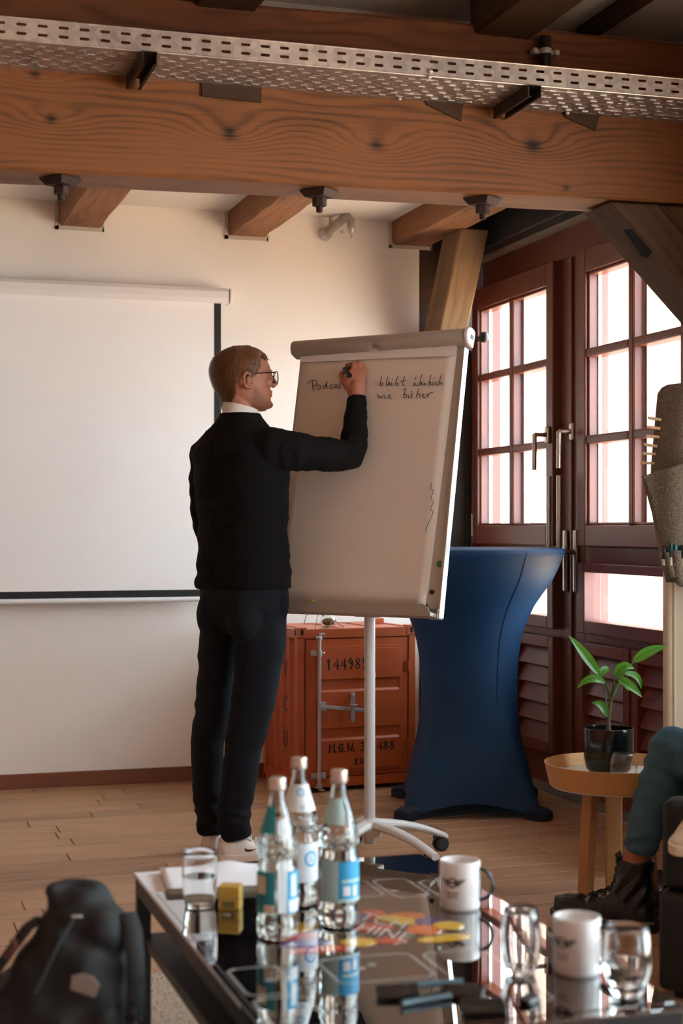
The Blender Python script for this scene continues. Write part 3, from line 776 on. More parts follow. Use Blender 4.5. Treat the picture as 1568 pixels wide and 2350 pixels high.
# pen tray
tp = [(-.345, .0), (.338, .0), (.338, .012), (.325, .03), (.31, .040), (.26, .0445), (.10, .040), (-.345, .036)]
MB().prism(tp, -.050, -.046, lambda a, b, d: (a, d, b - .002)).box(-.345, .338, -.05, .012, -.004, .002).box(.334, .338, -.05, .012, -.004, .012).box(-.345, -.341, -.05, .012, -.004, .03).build('pen_tray', alu, fc, M=BM, bevel=.0015)
MB().box(.300, .345, -.006, .03, -.006, .03).build('tray_corner', alu2, fc, M=BM, bevel=.003)
MB().ell((.302, -.012, .038), (.006, .006, .006), 10, 6).build('tray_screw', M_['black_metal'], fc, M=BM, smooth=True)
MB().box(-.05, .05, .0, .05, .86, .93).build('pole_bracket', alu, fc, bevel=.006, M=Matrix.Translation((-.0, -.03, 0)))
HANDWRITING = [[(-0.2812,0.8710),(-0.2809,0.8705),(-0.2805,0.8694),(-0.2799,0.8678),(-0.2791,0.8656),(-0.2784,0.8632),(-0.2778,0.8607),(-0.2774,0.8580),(-0.2772,0.8550),(-0.2767,0.8518),(-0.2759,0.8483),(-0.2750,0.8445),(-0.2738,0.8404),(-0.2729,0.8373),(-0.2723,0.8352),(-0.2720,0.8342)],
 [(-0.2998,0.8634),(-0.2995,0.8640),(-0.2987,0.8653),(-0.2976,0.8671),(-0.2961,0.8695),(-0.2940,0.8716),(-0.2912,0.8732),(-0.2877,0.8744),(-0.2836,0.8751),(-0.2795,0.8754),(-0.2756,0.8753),(-0.2718,0.8748),(-0.2681,0.8738),(-0.2650,0.8725),(-0.2625,0.8708),(-0.2605,0.8688),(-0.2591,0.8664),(-0.2585,0.8641),(-0.2588,0.8618),(-0.2599,0.8595),(-0.2618,0.8573),(-0.2640,0.8554),(-0.2665,0.8540),(-0.2693,0.8530),(-0.2723,0.8524),(-0.2746,0.8519),(-0.2761,0.8516),(-0.2769,0.8514)],
 [(-0.2495,0.8563),(-0.2500,0.8559),(-0.2509,0.8552),(-0.2524,0.8541),(-0.2543,0.8527),(-0.2557,0.8509),(-0.2565,0.8489),(-0.2569,0.8467),(-0.2567,0.8442),(-0.2559,0.8421),(-0.2547,0.8404),(-0.2530,0.8391),(-0.2508,0.8382),(-0.2487,0.8380),(-0.2467,0.8385),(-0.2448,0.8397),(-0.2431,0.8415),(-0.2419,0.8435),(-0.2415,0.8457),(-0.2416,0.8481),(-0.2423,0.8506),(-0.2434,0.8527),(-0.2446,0.8543),(-0.2461,0.8554),(-0.2479,0.8561),(-0.2492,0.8566),(-0.2500,0.8569),(-0.2505,0.8571)],
 [(-0.2185,0.8524),(-0.2190,0.8524),(-0.2201,0.8524),(-0.2218,0.8523),(-0.2240,0.8522),(-0.2259,0.8517),(-0.2276,0.8507),(-0.2291,0.8493),(-0.2303,0.8474),(-0.2309,0.8457),(-0.2309,0.8440),(-0.2303,0.8425),(-0.2292,0.8411),(-0.2277,0.8404),(-0.2260,0.8403),(-0.2240,0.8409),(-0.2217,0.8421),(-0.2198,0.8450),(-0.2181,0.8495),(-0.2168,0.8557),(-0.2158,0.8635),(-0.2151,0.8684),(-0.2148,0.8703),(-0.2147,0.8693),(-0.2150,0.8652),(-0.2151,0.8615),(-0.2151,0.8580),(-0.2150,0.8548),(-0.2147,0.8519),(-0.2141,0.8493),(-0.2129,0.8470),(-0.2114,0.8449),(-0.2094,0.8430),(-0.2079,0.8417),(-0.2069,0.8408),(-0.2064,0.8403)],
 [(-0.1887,0.8532),(-0.1892,0.8532),(-0.1902,0.8532),(-0.1916,0.8531),(-0.1936,0.8530),(-0.1953,0.8524),(-0.1968,0.8513),(-0.1980,0.8498),(-0.1989,0.8477),(-0.1993,0.8458),(-0.1991,0.8439),(-0.1982,0.8422),(-0.1968,0.8406),(-0.1952,0.8396),(-0.1932,0.8392),(-0.1909,0.8394),(-0.1884,0.8403),(-0.1865,0.8409),(-0.1853,0.8413),(-0.1846,0.8415)],
 [(-0.1708,0.8539),(-0.1714,0.8538),(-0.1725,0.8537),(-0.1742,0.8535),(-0.1765,0.8532),(-0.1783,0.8524),(-0.1796,0.8512),(-0.1804,0.8494),(-0.1808,0.8471),(-0.1807,0.8452),(-0.1801,0.8436),(-0.1789,0.8424),(-0.1773,0.8416),(-0.1758,0.8415),(-0.1743,0.8422),(-0.1730,0.8437),(-0.1717,0.8459),(-0.1707,0.8471),(-0.1700,0.8474),(-0.1695,0.8466),(-0.1693,0.8449),(-0.1687,0.8436),(-0.1679,0.8427),(-0.1667,0.8422),(-0.1651,0.8421),(-0.1640,0.8421),(-0.1632,0.8420),(-0.1628,0.8420)],
 [(-0.1523,0.8560),(-0.1529,0.8559),(-0.1541,0.8557),(-0.1558,0.8553),(-0.1582,0.8549),(-0.1599,0.8542),(-0.1610,0.8533),(-0.1615,0.8522),(-0.1613,0.8508),(-0.1606,0.8496),(-0.1595,0.8484),(-0.1579,0.8472),(-0.1558,0.8462),(-0.1544,0.8450),(-0.1535,0.8436),(-0.1534,0.8422),(-0.1538,0.8406),(-0.1547,0.8394),(-0.1559,0.8387),(-0.1575,0.8384),(-0.1595,0.8386),(-0.1610,0.8388),(-0.1619,0.8389),(-0.1624,0.8389)],
 [(-0.1428,0.8632),(-0.1425,0.8625),(-0.1420,0.8610),(-0.1413,0.8588),(-0.1402,0.8559),(-0.1392,0.8529),(-0.1382,0.8499),(-0.1372,0.8469),(-0.1362,0.8438),(-0.1354,0.8414),(-0.1349,0.8399),(-0.1346,0.8391)],
 [(-0.0519,0.8536),(-0.0516,0.8536),(-0.0510,0.8536),(-0.0500,0.8536),(-0.0487,0.8535),(-0.0474,0.8535),(-0.0461,0.8536),(-0.0449,0.8537),(-0.0436,0.8539),(-0.0427,0.8541),(-0.0421,0.8542),(-0.0417,0.8543)],
 [(0.0204,0.8745),(0.0202,0.8735),(0.0198,0.8716),(0.0192,0.8686),(0.0184,0.8647),(0.0177,0.8608),(0.0171,0.8570),(0.0167,0.8532),(0.0164,0.8495),(0.0163,0.8463),(0.0165,0.8436),(0.0170,0.8415),(0.0177,0.8400),(0.0186,0.8390),(0.0198,0.8387),(0.0211,0.8390),(0.0227,0.8398),(0.0241,0.8409),(0.0254,0.8421),(0.0264,0.8436),(0.0273,0.8452),(0.0277,0.8467),(0.0276,0.8480),(0.0271,0.8492),(0.0262,0.8502),(0.0250,0.8506),(0.0236,0.8505),(0.0221,0.8498),(0.0203,0.8486),(0.0190,0.8477),(0.0181,0.8471),(0.0177,0.8467)],
 [(0.0468,0.8716),(0.0466,0.8707),(0.0462,0.8690),(0.0456,0.8663),(0.0447,0.8628),(0.0440,0.8593),(0.0434,0.8558),(0.0430,0.8524),(0.0428,0.8491),(0.0428,0.8461),(0.0431,0.8437),(0.0437,0.8417),(0.0445,0.8402),(0.0453,0.8392),(0.0462,0.8388),(0.0471,0.8389),(0.0481,0.8396),(0.0488,0.8401),(0.0493,0.8405),(0.0495,0.8406)],
 [(0.0503,0.8414),(0.0507,0.8417),(0.0516,0.8424),(0.0529,0.8435),(0.0546,0.8449),(0.0557,0.8463),(0.0562,0.8478),(0.0560,0.8493),(0.0552,0.8509),(0.0543,0.8518),(0.0533,0.8520),(0.0523,0.8516),(0.0511,0.8505),(0.0505,0.8491),(0.0502,0.8475),(0.0505,0.8455),(0.0511,0.8432),(0.0522,0.8415),(0.0537,0.8405),(0.0556,0.8402),(0.0578,0.8404),(0.0596,0.8406),(0.0607,0.8408),(0.0613,0.8408)],
 [(0.0645,0.8489),(0.0644,0.8484),(0.0642,0.8475),(0.0639,0.8461),(0.0635,0.8443),(0.0634,0.8426),(0.0635,0.8412),(0.0640,0.8400),(0.0647,0.8391),(0.0655,0.8385),(0.0665,0.8385),(0.0675,0.8389),(0.0687,0.8398),(0.0696,0.8405),(0.0701,0.8409),(0.0704,0.8411)],
 [(0.0676,0.8626),(0.0676,0.8625),(0.0677,0.8623),(0.0678,0.8621),(0.0679,0.8617),(0.0680,0.8614),(0.0681,0.8612),(0.0682,0.8611)],
 [(0.0878,0.8717),(0.0875,0.8704),(0.0868,0.8680),(0.0859,0.8642),(0.0845,0.8592),(0.0835,0.8546),(0.0827,0.8503),(0.0822,0.8464),(0.0820,0.8429),(0.0823,0.8400),(0.0832,0.8379),(0.0846,0.8366),(0.0866,0.8359),(0.0883,0.8357),(0.0900,0.8360),(0.0915,0.8368),(0.0928,0.8380),(0.0934,0.8394),(0.0935,0.8410),(0.0929,0.8428),(0.0916,0.8447),(0.0902,0.8459),(0.0886,0.8462),(0.0868,0.8458),(0.0848,0.8446),(0.0834,0.8437),(0.0824,0.8431),(0.0819,0.8428)],
 [(0.1164,0.8687),(0.1162,0.8678),(0.1156,0.8659),(0.1149,0.8632),(0.1138,0.8595),(0.1129,0.8558),(0.1122,0.8521),(0.1117,0.8484),(0.1112,0.8447),(0.1112,0.8416),(0.1114,0.8392),(0.1121,0.8374),(0.1130,0.8362),(0.1141,0.8354),(0.1153,0.8351),(0.1165,0.8352),(0.1179,0.8357),(0.1190,0.8360),(0.1197,0.8363),(0.1200,0.8364)],
 [(0.1018,0.8508),(0.1025,0.8509),(0.1038,0.8511),(0.1058,0.8514),(0.1085,0.8518),(0.1111,0.8522),(0.1136,0.8525),(0.1161,0.8528),(0.1186,0.8531),(0.1204,0.8533),(0.1217,0.8534),(0.1223,0.8534)],
 [(0.1655,0.8431),(0.1650,0.8429),(0.1641,0.8427),(0.1628,0.8424),(0.1610,0.8419),(0.1595,0.8411),(0.1582,0.8401),(0.1573,0.8387),(0.1567,0.8371),(0.1565,0.8356),(0.1567,0.8343),(0.1574,0.8332),(0.1586,0.8322),(0.1598,0.8319),(0.1611,0.8323),(0.1624,0.8334),(0.1639,0.8352),(0.1651,0.8361),(0.1660,0.8363),(0.1666,0.8356),(0.1670,0.8341),(0.1676,0.8331),(0.1686,0.8326),(0.1699,0.8325),(0.1715,0.8330),(0.1727,0.8334),(0.1735,0.8336),(0.1739,0.8337)],
 [(0.1625,0.8625),(0.1625,0.8622),(0.1625,0.8614),(0.1624,0.8603),(0.1624,0.8588),(0.1624,0.8577),(0.1623,0.8570),(0.1623,0.8566)],
 [(0.1674,0.8630),(0.1674,0.8629),(0.1676,0.8627),(0.1678,0.8625),(0.1680,0.8621),(0.1682,0.8618),(0.1683,0.8616),(0.1684,0.8615)],
 [(0.1868,0.8724),(0.1867,0.8713),(0.1863,0.8690),(0.1858,0.8655),(0.1850,0.8609),(0.1843,0.8560),(0.1835,0.8509),(0.1827,0.8454),(0.1819,0.8397),(0.1813,0.8354),(0.1809,0.8326),(0.1807,0.8312)],
 [(0.1808,0.8378),(0.1811,0.8383),(0.1817,0.8392),(0.1827,0.8405),(0.1839,0.8423),(0.1850,0.8435),(0.1861,0.8440),(0.1871,0.8438),(0.1880,0.8430),(0.1885,0.8418),(0.1887,0.8401),(0.1886,0.8380),(0.1880,0.8354),(0.1876,0.8335),(0.1873,0.8322),(0.1872,0.8316)],
 [(0.1932,0.8439),(0.1932,0.8432),(0.1931,0.8418),(0.1931,0.8397),(0.1930,0.8370),(0.1932,0.8348),(0.1939,0.8333),(0.1950,0.8324),(0.1964,0.8322),(0.1979,0.8326),(0.1993,0.8339),(0.2006,0.8358),(0.2020,0.8385),(0.2029,0.8399),(0.2036,0.8398),(0.2038,0.8384),(0.2037,0.8357),(0.2039,0.8337),(0.2044,0.8326),(0.2053,0.8323),(0.2065,0.8328),(0.2073,0.8331),(0.2079,0.8334),(0.2082,0.8335)],
 [(0.2248,0.8682),(0.2246,0.8669),(0.2241,0.8644),(0.2235,0.8607),(0.2226,0.8558),(0.2217,0.8509),(0.2209,0.8460),(0.2202,0.8412),(0.2195,0.8365),(0.2190,0.8329),(0.2186,0.8305),(0.2184,0.8293)],
 [(0.2192,0.8374),(0.2195,0.8377),(0.2203,0.8384),(0.2214,0.8395),(0.2229,0.8409),(0.2242,0.8417),(0.2254,0.8418),(0.2265,0.8413),(0.2274,0.8401),(0.2280,0.8387),(0.2281,0.8370),(0.2280,0.8351),(0.2274,0.8329),(0.2273,0.8314),(0.2278,0.8307),(0.2288,0.8306),(0.2304,0.8313),(0.2316,0.8318),(0.2323,0.8321),(0.2327,0.8323)],
 [(0.2363,0.8439),(0.2363,0.8431),(0.2361,0.8414),(0.2360,0.8390),(0.2357,0.8356),(0.2358,0.8332),(0.2363,0.8316),(0.2371,0.8309),(0.2383,0.8310),(0.2392,0.8311),(0.2398,0.8312),(0.2401,0.8312)],
 [(0.2387,0.8593),(0.2388,0.8592),(0.2389,0.8589),(0.2391,0.8584),(0.2394,0.8579),(0.2396,0.8574),(0.2397,0.8572),(0.2398,0.8570)],
 [(0.2528,0.8416),(0.2524,0.8415),(0.2516,0.8412),(0.2504,0.8409),(0.2488,0.8404),(0.2475,0.8397),(0.2464,0.8386),(0.2455,0.8373),(0.2449,0.8356),(0.2448,0.8342),(0.2451,0.8329),(0.2459,0.8317),(0.2472,0.8307),(0.2487,0.8302),(0.2502,0.8301),(0.2518,0.8305),(0.2535,0.8313),(0.2548,0.8320),(0.2557,0.8324),(0.2561,0.8326)],
 [(0.2668,0.8689),(0.2666,0.8677),(0.2661,0.8653),(0.2654,0.8618),(0.2645,0.8570),(0.2636,0.8521),(0.2626,0.8471),(0.2616,0.8420),(0.2605,0.8367),(0.2597,0.8327),(0.2592,0.8301),(0.2590,0.8288)],
 [(0.2592,0.8339),(0.2597,0.8344),(0.2606,0.8352),(0.2620,0.8365),(0.2638,0.8383),(0.2654,0.8393),(0.2668,0.8396),(0.2679,0.8392),(0.2689,0.8380),(0.2694,0.8368),(0.2697,0.8355),(0.2696,0.8341),(0.2691,0.8327),(0.2692,0.8319),(0.2698,0.8316),(0.2710,0.8320),(0.2727,0.8331),(0.2740,0.8338),(0.2748,0.8343),(0.2753,0.8346)],
 [(0.0121,0.8079),(0.0121,0.8072),(0.0121,0.8059),(0.0122,0.8039),(0.0123,0.8013),(0.0127,0.7990),(0.0133,0.7970),(0.0143,0.7953),(0.0155,0.7939),(0.0167,0.7935),(0.0181,0.7941),(0.0194,0.7957),(0.0208,0.7983),(0.0219,0.7996),(0.0229,0.7996),(0.0236,0.7984),(0.0241,0.7960),(0.0248,0.7943),(0.0256,0.7933),(0.0267,0.7930),(0.0279,0.7936),(0.0291,0.7946),(0.0304,0.7961),(0.0317,0.7982),(0.0331,0.8007),(0.0342,0.8026),(0.0349,0.8039),(0.0352,0.8046)],
 [(0.0420,0.8043),(0.0419,0.8036),(0.0419,0.8024),(0.0418,0.8006),(0.0416,0.7982),(0.0418,0.7961),(0.0422,0.7944),(0.0428,0.7931),(0.0438,0.7921),(0.0448,0.7916),(0.0460,0.7915),(0.0473,0.7919),(0.0486,0.7928),(0.0497,0.7935),(0.0503,0.7939),(0.0507,0.7941)],
 [(0.0518,0.8210),(0.0518,0.8209),(0.0519,0.8206),(0.0520,0.8202),(0.0522,0.8196),(0.0523,0.8192),(0.0524,0.8189),(0.0525,0.8188)],
 [(0.0557,0.7939),(0.0563,0.7942),(0.0575,0.7949),(0.0593,0.7960),(0.0616,0.7974),(0.0632,0.7988),(0.0640,0.8002),(0.0639,0.8017),(0.0631,0.8033),(0.0622,0.8041),(0.0612,0.8041),(0.0600,0.8034),(0.0587,0.8020),(0.0579,0.8002),(0.0578,0.7980),(0.0582,0.7956),(0.0591,0.7927),(0.0605,0.7907),(0.0623,0.7896),(0.0645,0.7894),(0.0672,0.7900),(0.0691,0.7905),(0.0705,0.7908),(0.0711,0.7909)],
 [(0.1264,0.8234),(0.1262,0.8223),(0.1256,0.8200),(0.1247,0.8165),(0.1236,0.8119),(0.1226,0.8078),(0.1218,0.8041),(0.1211,0.8009),(0.1206,0.7981),(0.1205,0.7957),(0.1208,0.7936),(0.1216,0.7919),(0.1228,0.7906),(0.1242,0.7898),(0.1257,0.7895),(0.1275,0.7898),(0.1295,0.7906),(0.1311,0.7918),(0.1322,0.7932),(0.1330,0.7949),(0.1334,0.7970),(0.1333,0.7987),(0.1328,0.8001),(0.1317,0.8012),(0.1302,0.8020),(0.1285,0.8024),(0.1268,0.8023),(0.1249,0.8017),(0.1230,0.8007),(0.1215,0.7999),(0.1205,0.7994),(0.1201,0.7992)],
 [(0.1178,0.8194),(0.1180,0.8195),(0.1185,0.8199),(0.1192,0.8204),(0.1202,0.8211),(0.1212,0.8217),(0.1223,0.8222),(0.1234,0.8226),(0.1246,0.8229),(0.1255,0.8232),(0.1261,0.8233),(0.1264,0.8234)],
 [(0.1415,0.7997),(0.1414,0.7991),(0.1412,0.7979),(0.1409,0.7961),(0.1406,0.7937),(0.1406,0.7917),(0.1408,0.7902),(0.1414,0.7892),(0.1423,0.7886),(0.1430,0.7881),(0.1434,0.7878),(0.1436,0.7877)],
 [(0.1490,0.8134),(0.1492,0.8132),(0.1496,0.8127),(0.1501,0.8120),(0.1508,0.8110),(0.1514,0.8103),(0.1517,0.8098),(0.1519,0.8096)],
 [(0.1583,0.8041),(0.1578,0.8039),(0.1569,0.8036),(0.1556,0.8031),(0.1538,0.8024),(0.1527,0.8015),(0.1523,0.8005),(0.1526,0.7991),(0.1536,0.7976),(0.1544,0.7960),(0.1550,0.7944),(0.1554,0.7928),(0.1556,0.7911),(0.1553,0.7898),(0.1545,0.7888),(0.1531,0.7882),(0.1513,0.7879),(0.1500,0.7877),(0.1490,0.7875),(0.1486,0.7875)],
 [(0.1800,0.8223),(0.1798,0.8211),(0.1792,0.8186),(0.1784,0.8149),(0.1773,0.8099),(0.1763,0.8053),(0.1753,0.8009),(0.1744,0.7967),(0.1736,0.7929),(0.1730,0.7900),(0.1726,0.7881),(0.1724,0.7871)],
 [(0.1733,0.7945),(0.1738,0.7950),(0.1749,0.7961),(0.1766,0.7977),(0.1788,0.7998),(0.1809,0.8012),(0.1827,0.8018),(0.1844,0.8017),(0.1860,0.8009),(0.1870,0.7995),(0.1877,0.7974),(0.1879,0.7947),(0.1876,0.7914),(0.1874,0.7889),(0.1873,0.7873),(0.1872,0.7865)],
 [(0.1973,0.7912),(0.1978,0.7915),(0.1989,0.7922),(0.2005,0.7932),(0.2026,0.7946),(0.2038,0.7959),(0.2043,0.7972),(0.2040,0.7984),(0.2028,0.7996),(0.2018,0.8001),(0.2007,0.8000),(0.1998,0.7992),(0.1990,0.7977),(0.1986,0.7960),(0.1987,0.7940),(0.1993,0.7916),(0.2004,0.7890),(0.2019,0.7872),(0.2037,0.7863),(0.2059,0.7863),(0.2085,0.7871),(0.2104,0.7877),(0.2117,0.7881),(0.2123,0.7883)],
 [(0.2151,0.7999),(0.2154,0.7990),(0.2160,0.7971),(0.2169,0.7943),(0.2181,0.7906),(0.2191,0.7884),(0.2199,0.7877),(0.2205,0.7885),(0.2208,0.7909),(0.2215,0.7932),(0.2225,0.7954),(0.2238,0.7974),(0.2254,0.7994),(0.2273,0.8009),(0.2295,0.8020),(0.2320,0.8027),(0.2349,0.8029),(0.2370,0.8031),(0.2384,0.8032),(0.2391,0.8032)],
 [(0.2686,0.4753),(0.2686,0.4733),(0.2686,0.4694),(0.2685,0.4635),(0.2685,0.4557),(0.2694,0.4504),(0.2712,0.4476),(0.2740,0.4474),(0.2776,0.4497),(0.2795,0.4487),(0.2795,0.4444),(0.2777,0.4368),(0.2741,0.4259),(0.2727,0.4180),(0.2734,0.4131),(0.2763,0.4112),(0.2814,0.4124),(0.2841,0.4107),(0.2843,0.4062),(0.2822,0.3989),(0.2776,0.3888),(0.2754,0.3813),(0.2755,0.3765),(0.2779,0.3742),(0.2826,0.3746),(0.2855,0.3729),(0.2866,0.3692),(0.2858,0.3635),(0.2831,0.3557),(0.2805,0.3487),(0.2780,0.3425),(0.2754,0.3371),(0.2729,0.3324),(0.2706,0.3272),(0.2686,0.3214),(0.2669,0.3150),(0.2655,0.3080),(0.2645,0.3027),(0.2638,0.2993),(0.2634,0.2975)],
 [(0.3094,0.5811),(0.3142,0.5685),(0.3210,0.5699)]]

inkm = pm('marker_ink', srgb(22, 19, 18), .6)
for nm, i0, i1 in (('written_word', 0, 8), ('written_dash', 8, 9), ('written_word', 9, 17), ('written_word', 17, 30), ('written_word', 30, 34), ('written_word', 34, len(HANDWRITING) - 2), ('pen_squiggle', len(HANDWRITING) - 2, len(HANDWRITING) - 1), ('pen_tick', len(HANDWRITING) - 1, len(HANDWRITING))):
    hw = MB()
    for s_ in HANDWRITING[i0:i1]:
        hw.ribbon(s_, .0023 if nm.startswith('written') else .0017, -.0050, -.0042, lambda a, b, d: (a, d - (.002 if b < .1 else 0), b))
    hw.build(nm, inkm, fc, M=BM, kind='stuff' if nm == 'written_word' else None)
def magnet(a, b, col, lab, r=.0105, y=-.004):
    mw = fc.matrix_basis if False else Matrix.Translation(fc.location) @ Matrix.Rotation(A_F, 4, 'Z') @ BM @ Matrix.Translation((a, y, b)) @ Matrix.Rotation(R(90), 4, 'X')
    o = MB().lathe([(r, 0), (r, .005), (r * .8, .0075), (r * .4, .0085)], 20).build('magnet', col, smooth=True); o.matrix_world = mw
    return tag(o, lab, 'magnet', 'round magnets on the flipchart')
magnet(.328, .188, pm('green_magnet', srgb(44, 118, 78), .5), 'green round magnet on the right edge of the flipchart', y=.0055)
magnet(.308, .088, pm('black_magnet', srgb(22, 22, 26), .4), 'black round magnet low on the right edge of the flipchart', r=.0085, y=.0055)
magnet(-.171, .0395, pm('yellow_magnet', srgb(196, 158, 52), .5), 'yellow round magnet above the pen tray of the flipchart', r=.010, y=-.012)

# ------------------------------------------------------------------ orange mini container
cg = empty('container_cabinet', 'orange mini shipping container cabinet with painted numbers against the wall', 'cabinet', (1.883, 6.684, 0), .095)
om = NT('orange_lacquer'); v = om.coord((1, 1, 1))
om.set(Base_Color=om.mix(om.noise(v, 9, 4), srgb(168, 74, 32), srgb(196, 94, 46)), Roughness=.42)
om.bump(om.noise(v, 160, 2), .08, .001); om = om.m
CW, CD, CH = .578, .44, .735
fr_ = MB()
t = .034
for x in (0, CW - t):
    for y in (0, CD - t): fr_.box(x, x + t, y, y + t, .012, CH - .012)
for y in (0, CD - .022):
    fr_.box(0, CW, y, y + .022, .02, .062).box(0, CW, y, y + .022, CH - .050, CH - .008)
for x in (0, CW - .022):
    fr_.box(x, x + .022, 0, CD, .02, .062).box(x, x + .022, 0, CD, CH - .05, CH - .008)
fr_.build('frame', om, cg, bevel=.002)
top = MB().box(.01, CW - .01, .01, CD - .01, CH - .03, CH - .012)
for k in range(3): top.box(.06 + k * .17, .18 + k * .17, .03, CD - .03, CH - .012, CH - .008)
top.build('top_panel', om, cg, bevel=.002)
slot_m = pm('slot_black', srgb(12, 9, 8), .9)
for x in (0, CW - .042):
    for y in (0, CD - .042):
        for z in (0, CH - .045):
            cb = MB().box(x - .002, x + .044, y - .002, y + .044, z, z + .045).build('corner_casting', om, cg, bevel=.002)
            def stad(w, h): return [(w * math.cos(a) * .5, (h / 2 - w / 2) * (1 if math.sin(a) > 0 else -1) + w * .5 * math.sin(a)) for a in [2 * PI * (q + .5) / 16 for q in range(16)]]
            sl = MB(); zz = z + .0225
            if y == 0: sl.prism([(x + .021 + p, zz + q) for p, q in stad(.013, .026)], -.0028, -.0018, lambda a, b, d: (a, d, b))
            if x == 0: sl.prism([(y + .021 + p, zz + q) for p, q in stad(.013, .026)], -.0028, -.0018, lambda a, b, d: (d, a, b))
            if sl.v: sl.build('casting_slot', slot_m, cb)
# corrugated sides
def corr(L, n, depth):
    pts = [];
    for k in range(n):
        a = L * k / n; w = L / n
        pts += [(a + w * .10, 0), (a + w * .38, 0), (a + w * .52, depth), (a + w * .88, depth)]
    return [(0, 0)] + pts + [(L, 0)]
for x, s_ in ((.012, 1), (CW - .012, -1)):
    p = corr(CD - 2 * t, 4, .016)
    poly = [(t + a, x + s_ * b) for a, b in p] + [(CD - t, x + s_ * .022), (t, x + s_ * .022)]
    MB().prism(poly, .06, CH - .045, lambda a, b, d: (b, a, d)).build('side_panel', om, cg)
p = corr(CW - 2 * t, 5, .014)
MB().prism([(t + a, CD - .012 - b) for a, b in p] + [(CW - t, CD - .03), (t, CD - .03)], .06, CH - .045, lambda a, b, d: (a, b, d)).build('back_panel', om, cg)
# the door with stepped panels
dx0, dx1, dz0, dz1 = t + .006, CW - t - .004, .066, CH - .054
dm = MB().box(dx0, dx1, .004, .020, dz0, dz1).build('door', om, cg, bevel=.002)
ix0, ix1, iz0, iz1 = dx0 + .052, dx1 - .045, dz0 + .03, dz1 - .045
rim = MB()
rim.box(ix0, ix1, -.002, .006, iz1, iz1 + .012).box(ix0, ix1, -.002, .006, iz0 - .012, iz0).box(ix1, ix1 + .012, -.002, .006, iz0 - .012, iz1 + .012)
rim.build('door_rim', om, dm, bevel=.002)
h = (iz1 - iz0)
lev = [(0, .36, -.004), (.36, .50, .0105), (.50, 1, -.004)]
bands = [(0, .30, 0), (.30, .42, 1), (.42, .72, 0), (.72, .83, 1), (.83, 1.0, 0)]
bands = [(0.0, .245, 0), (.245, .345, 1), (.345, .645, 0), (.645, .75, 1), (.75, 1.0, 0)]
yo = [-.006, .0035]
poly = []
for a, b, k in bands:
    poly += [(iz0 + h * a + (.010 if k else 0), yo[k]), (iz0 + h * b - (.010 if k else 0) * 0, yo[k])]
poly += [(iz1, .008), (iz0, .008)]
MB().prism(poly, ix0, ix1, lambda a, b, d: (d, b, a)).build('door_panel', om, dm, bevel=.0015)
for zz in (dz0 + .13, dz1 - .13):
    MB().tube([(dx1 + .002, -.002, zz - .025), (dx1 + .002, -.002, zz + .025)], .006, 10).box(dx1 - .014, dx1 + .002, -.002, .006, zz - .018, zz + .018).build('hinge', om, cg, smooth=True)
# locking bar
lx = .098
rodm = M_['zinc']
lb_ = MB().tube([(lx, -.014, .035), (lx, -.014, CH - .04)], .0085, 14).build('locking_bar', rodm, cg, smooth=True)
for zz in (.075, CH - .115):
    MB().box(lx - .036, lx + .036, -.005, -.001, zz - .013, zz + .013).tube([(lx, -.014, zz - .014), (lx, -.014, zz + .014)], .012, 14).build('bar_bracket', rodm, cg, bevel=.001)
    MB().ell((lx - .025, -.005, zz), (.006, .004, .006), 10, 6).ell((lx + .025, -.005, zz), (.006, .004, .006), 10, 6).build('rivet', rodm, cg, smooth=True)
for zz, sg in ((.038, -1), (CH - .055, 1)):
    cm_ = MB().tube([(lx, -.014, zz), (lx, -.014, zz + sg * .012)], .013, 12).box(lx - .02, lx + .004, -.024, -.004, zz + sg * .012 - .004, zz + sg * .012 + .004)
    cm_.box(lx + .002, lx + .024, -.022, -.006, zz + sg * .026 - .004, zz + sg * .026 + .004).box(lx - .004, lx + .010, -.022, -.006, zz, zz + sg * .028)
    cm_.build('bar_cam', rodm, cg, bevel=.002)
hz = .385
MB().bar((lx, -.018, hz), (lx + .27, -.022, hz - .034), .006, .016).build('lock_handle', rodm, cg, bevel=.002)
MB().box(lx - .004, lx + .028, -.026, -.01, hz - .018, hz + .018).ell((lx + .016, -.027, hz - .004), (.006, .003, .006), 8, 6).build('handle_joint', rodm, cg, bevel=.003)
hs = MB().box(.243, .264, -.012, -.007, hz - .07, hz + .055).lathe([(.0105, -.012), (.0105, -.007)], 16, (0, 0, 0)) if False else MB().prism([(.2535 + .0105 * math.cos(a), (hz + .05 if math.sin(a) > 0 else hz - .066) + .0105 * math.sin(a)) for a in [2 * PI * (q + .5) / 20 for q in range(20)]], -.032, -.027, lambda a, b, d: (a, d, b))
hs.box(.246, .262, -.03, -.007, hz + .03, hz + .046).ell((.2535, -.033, hz + .045), (.005, .003, .005), 8, 6).box(.240, .275, -.038, -.026, hz - .003, hz + .004)
hs.build('handle_catch', rodm, cg, bevel=.001)
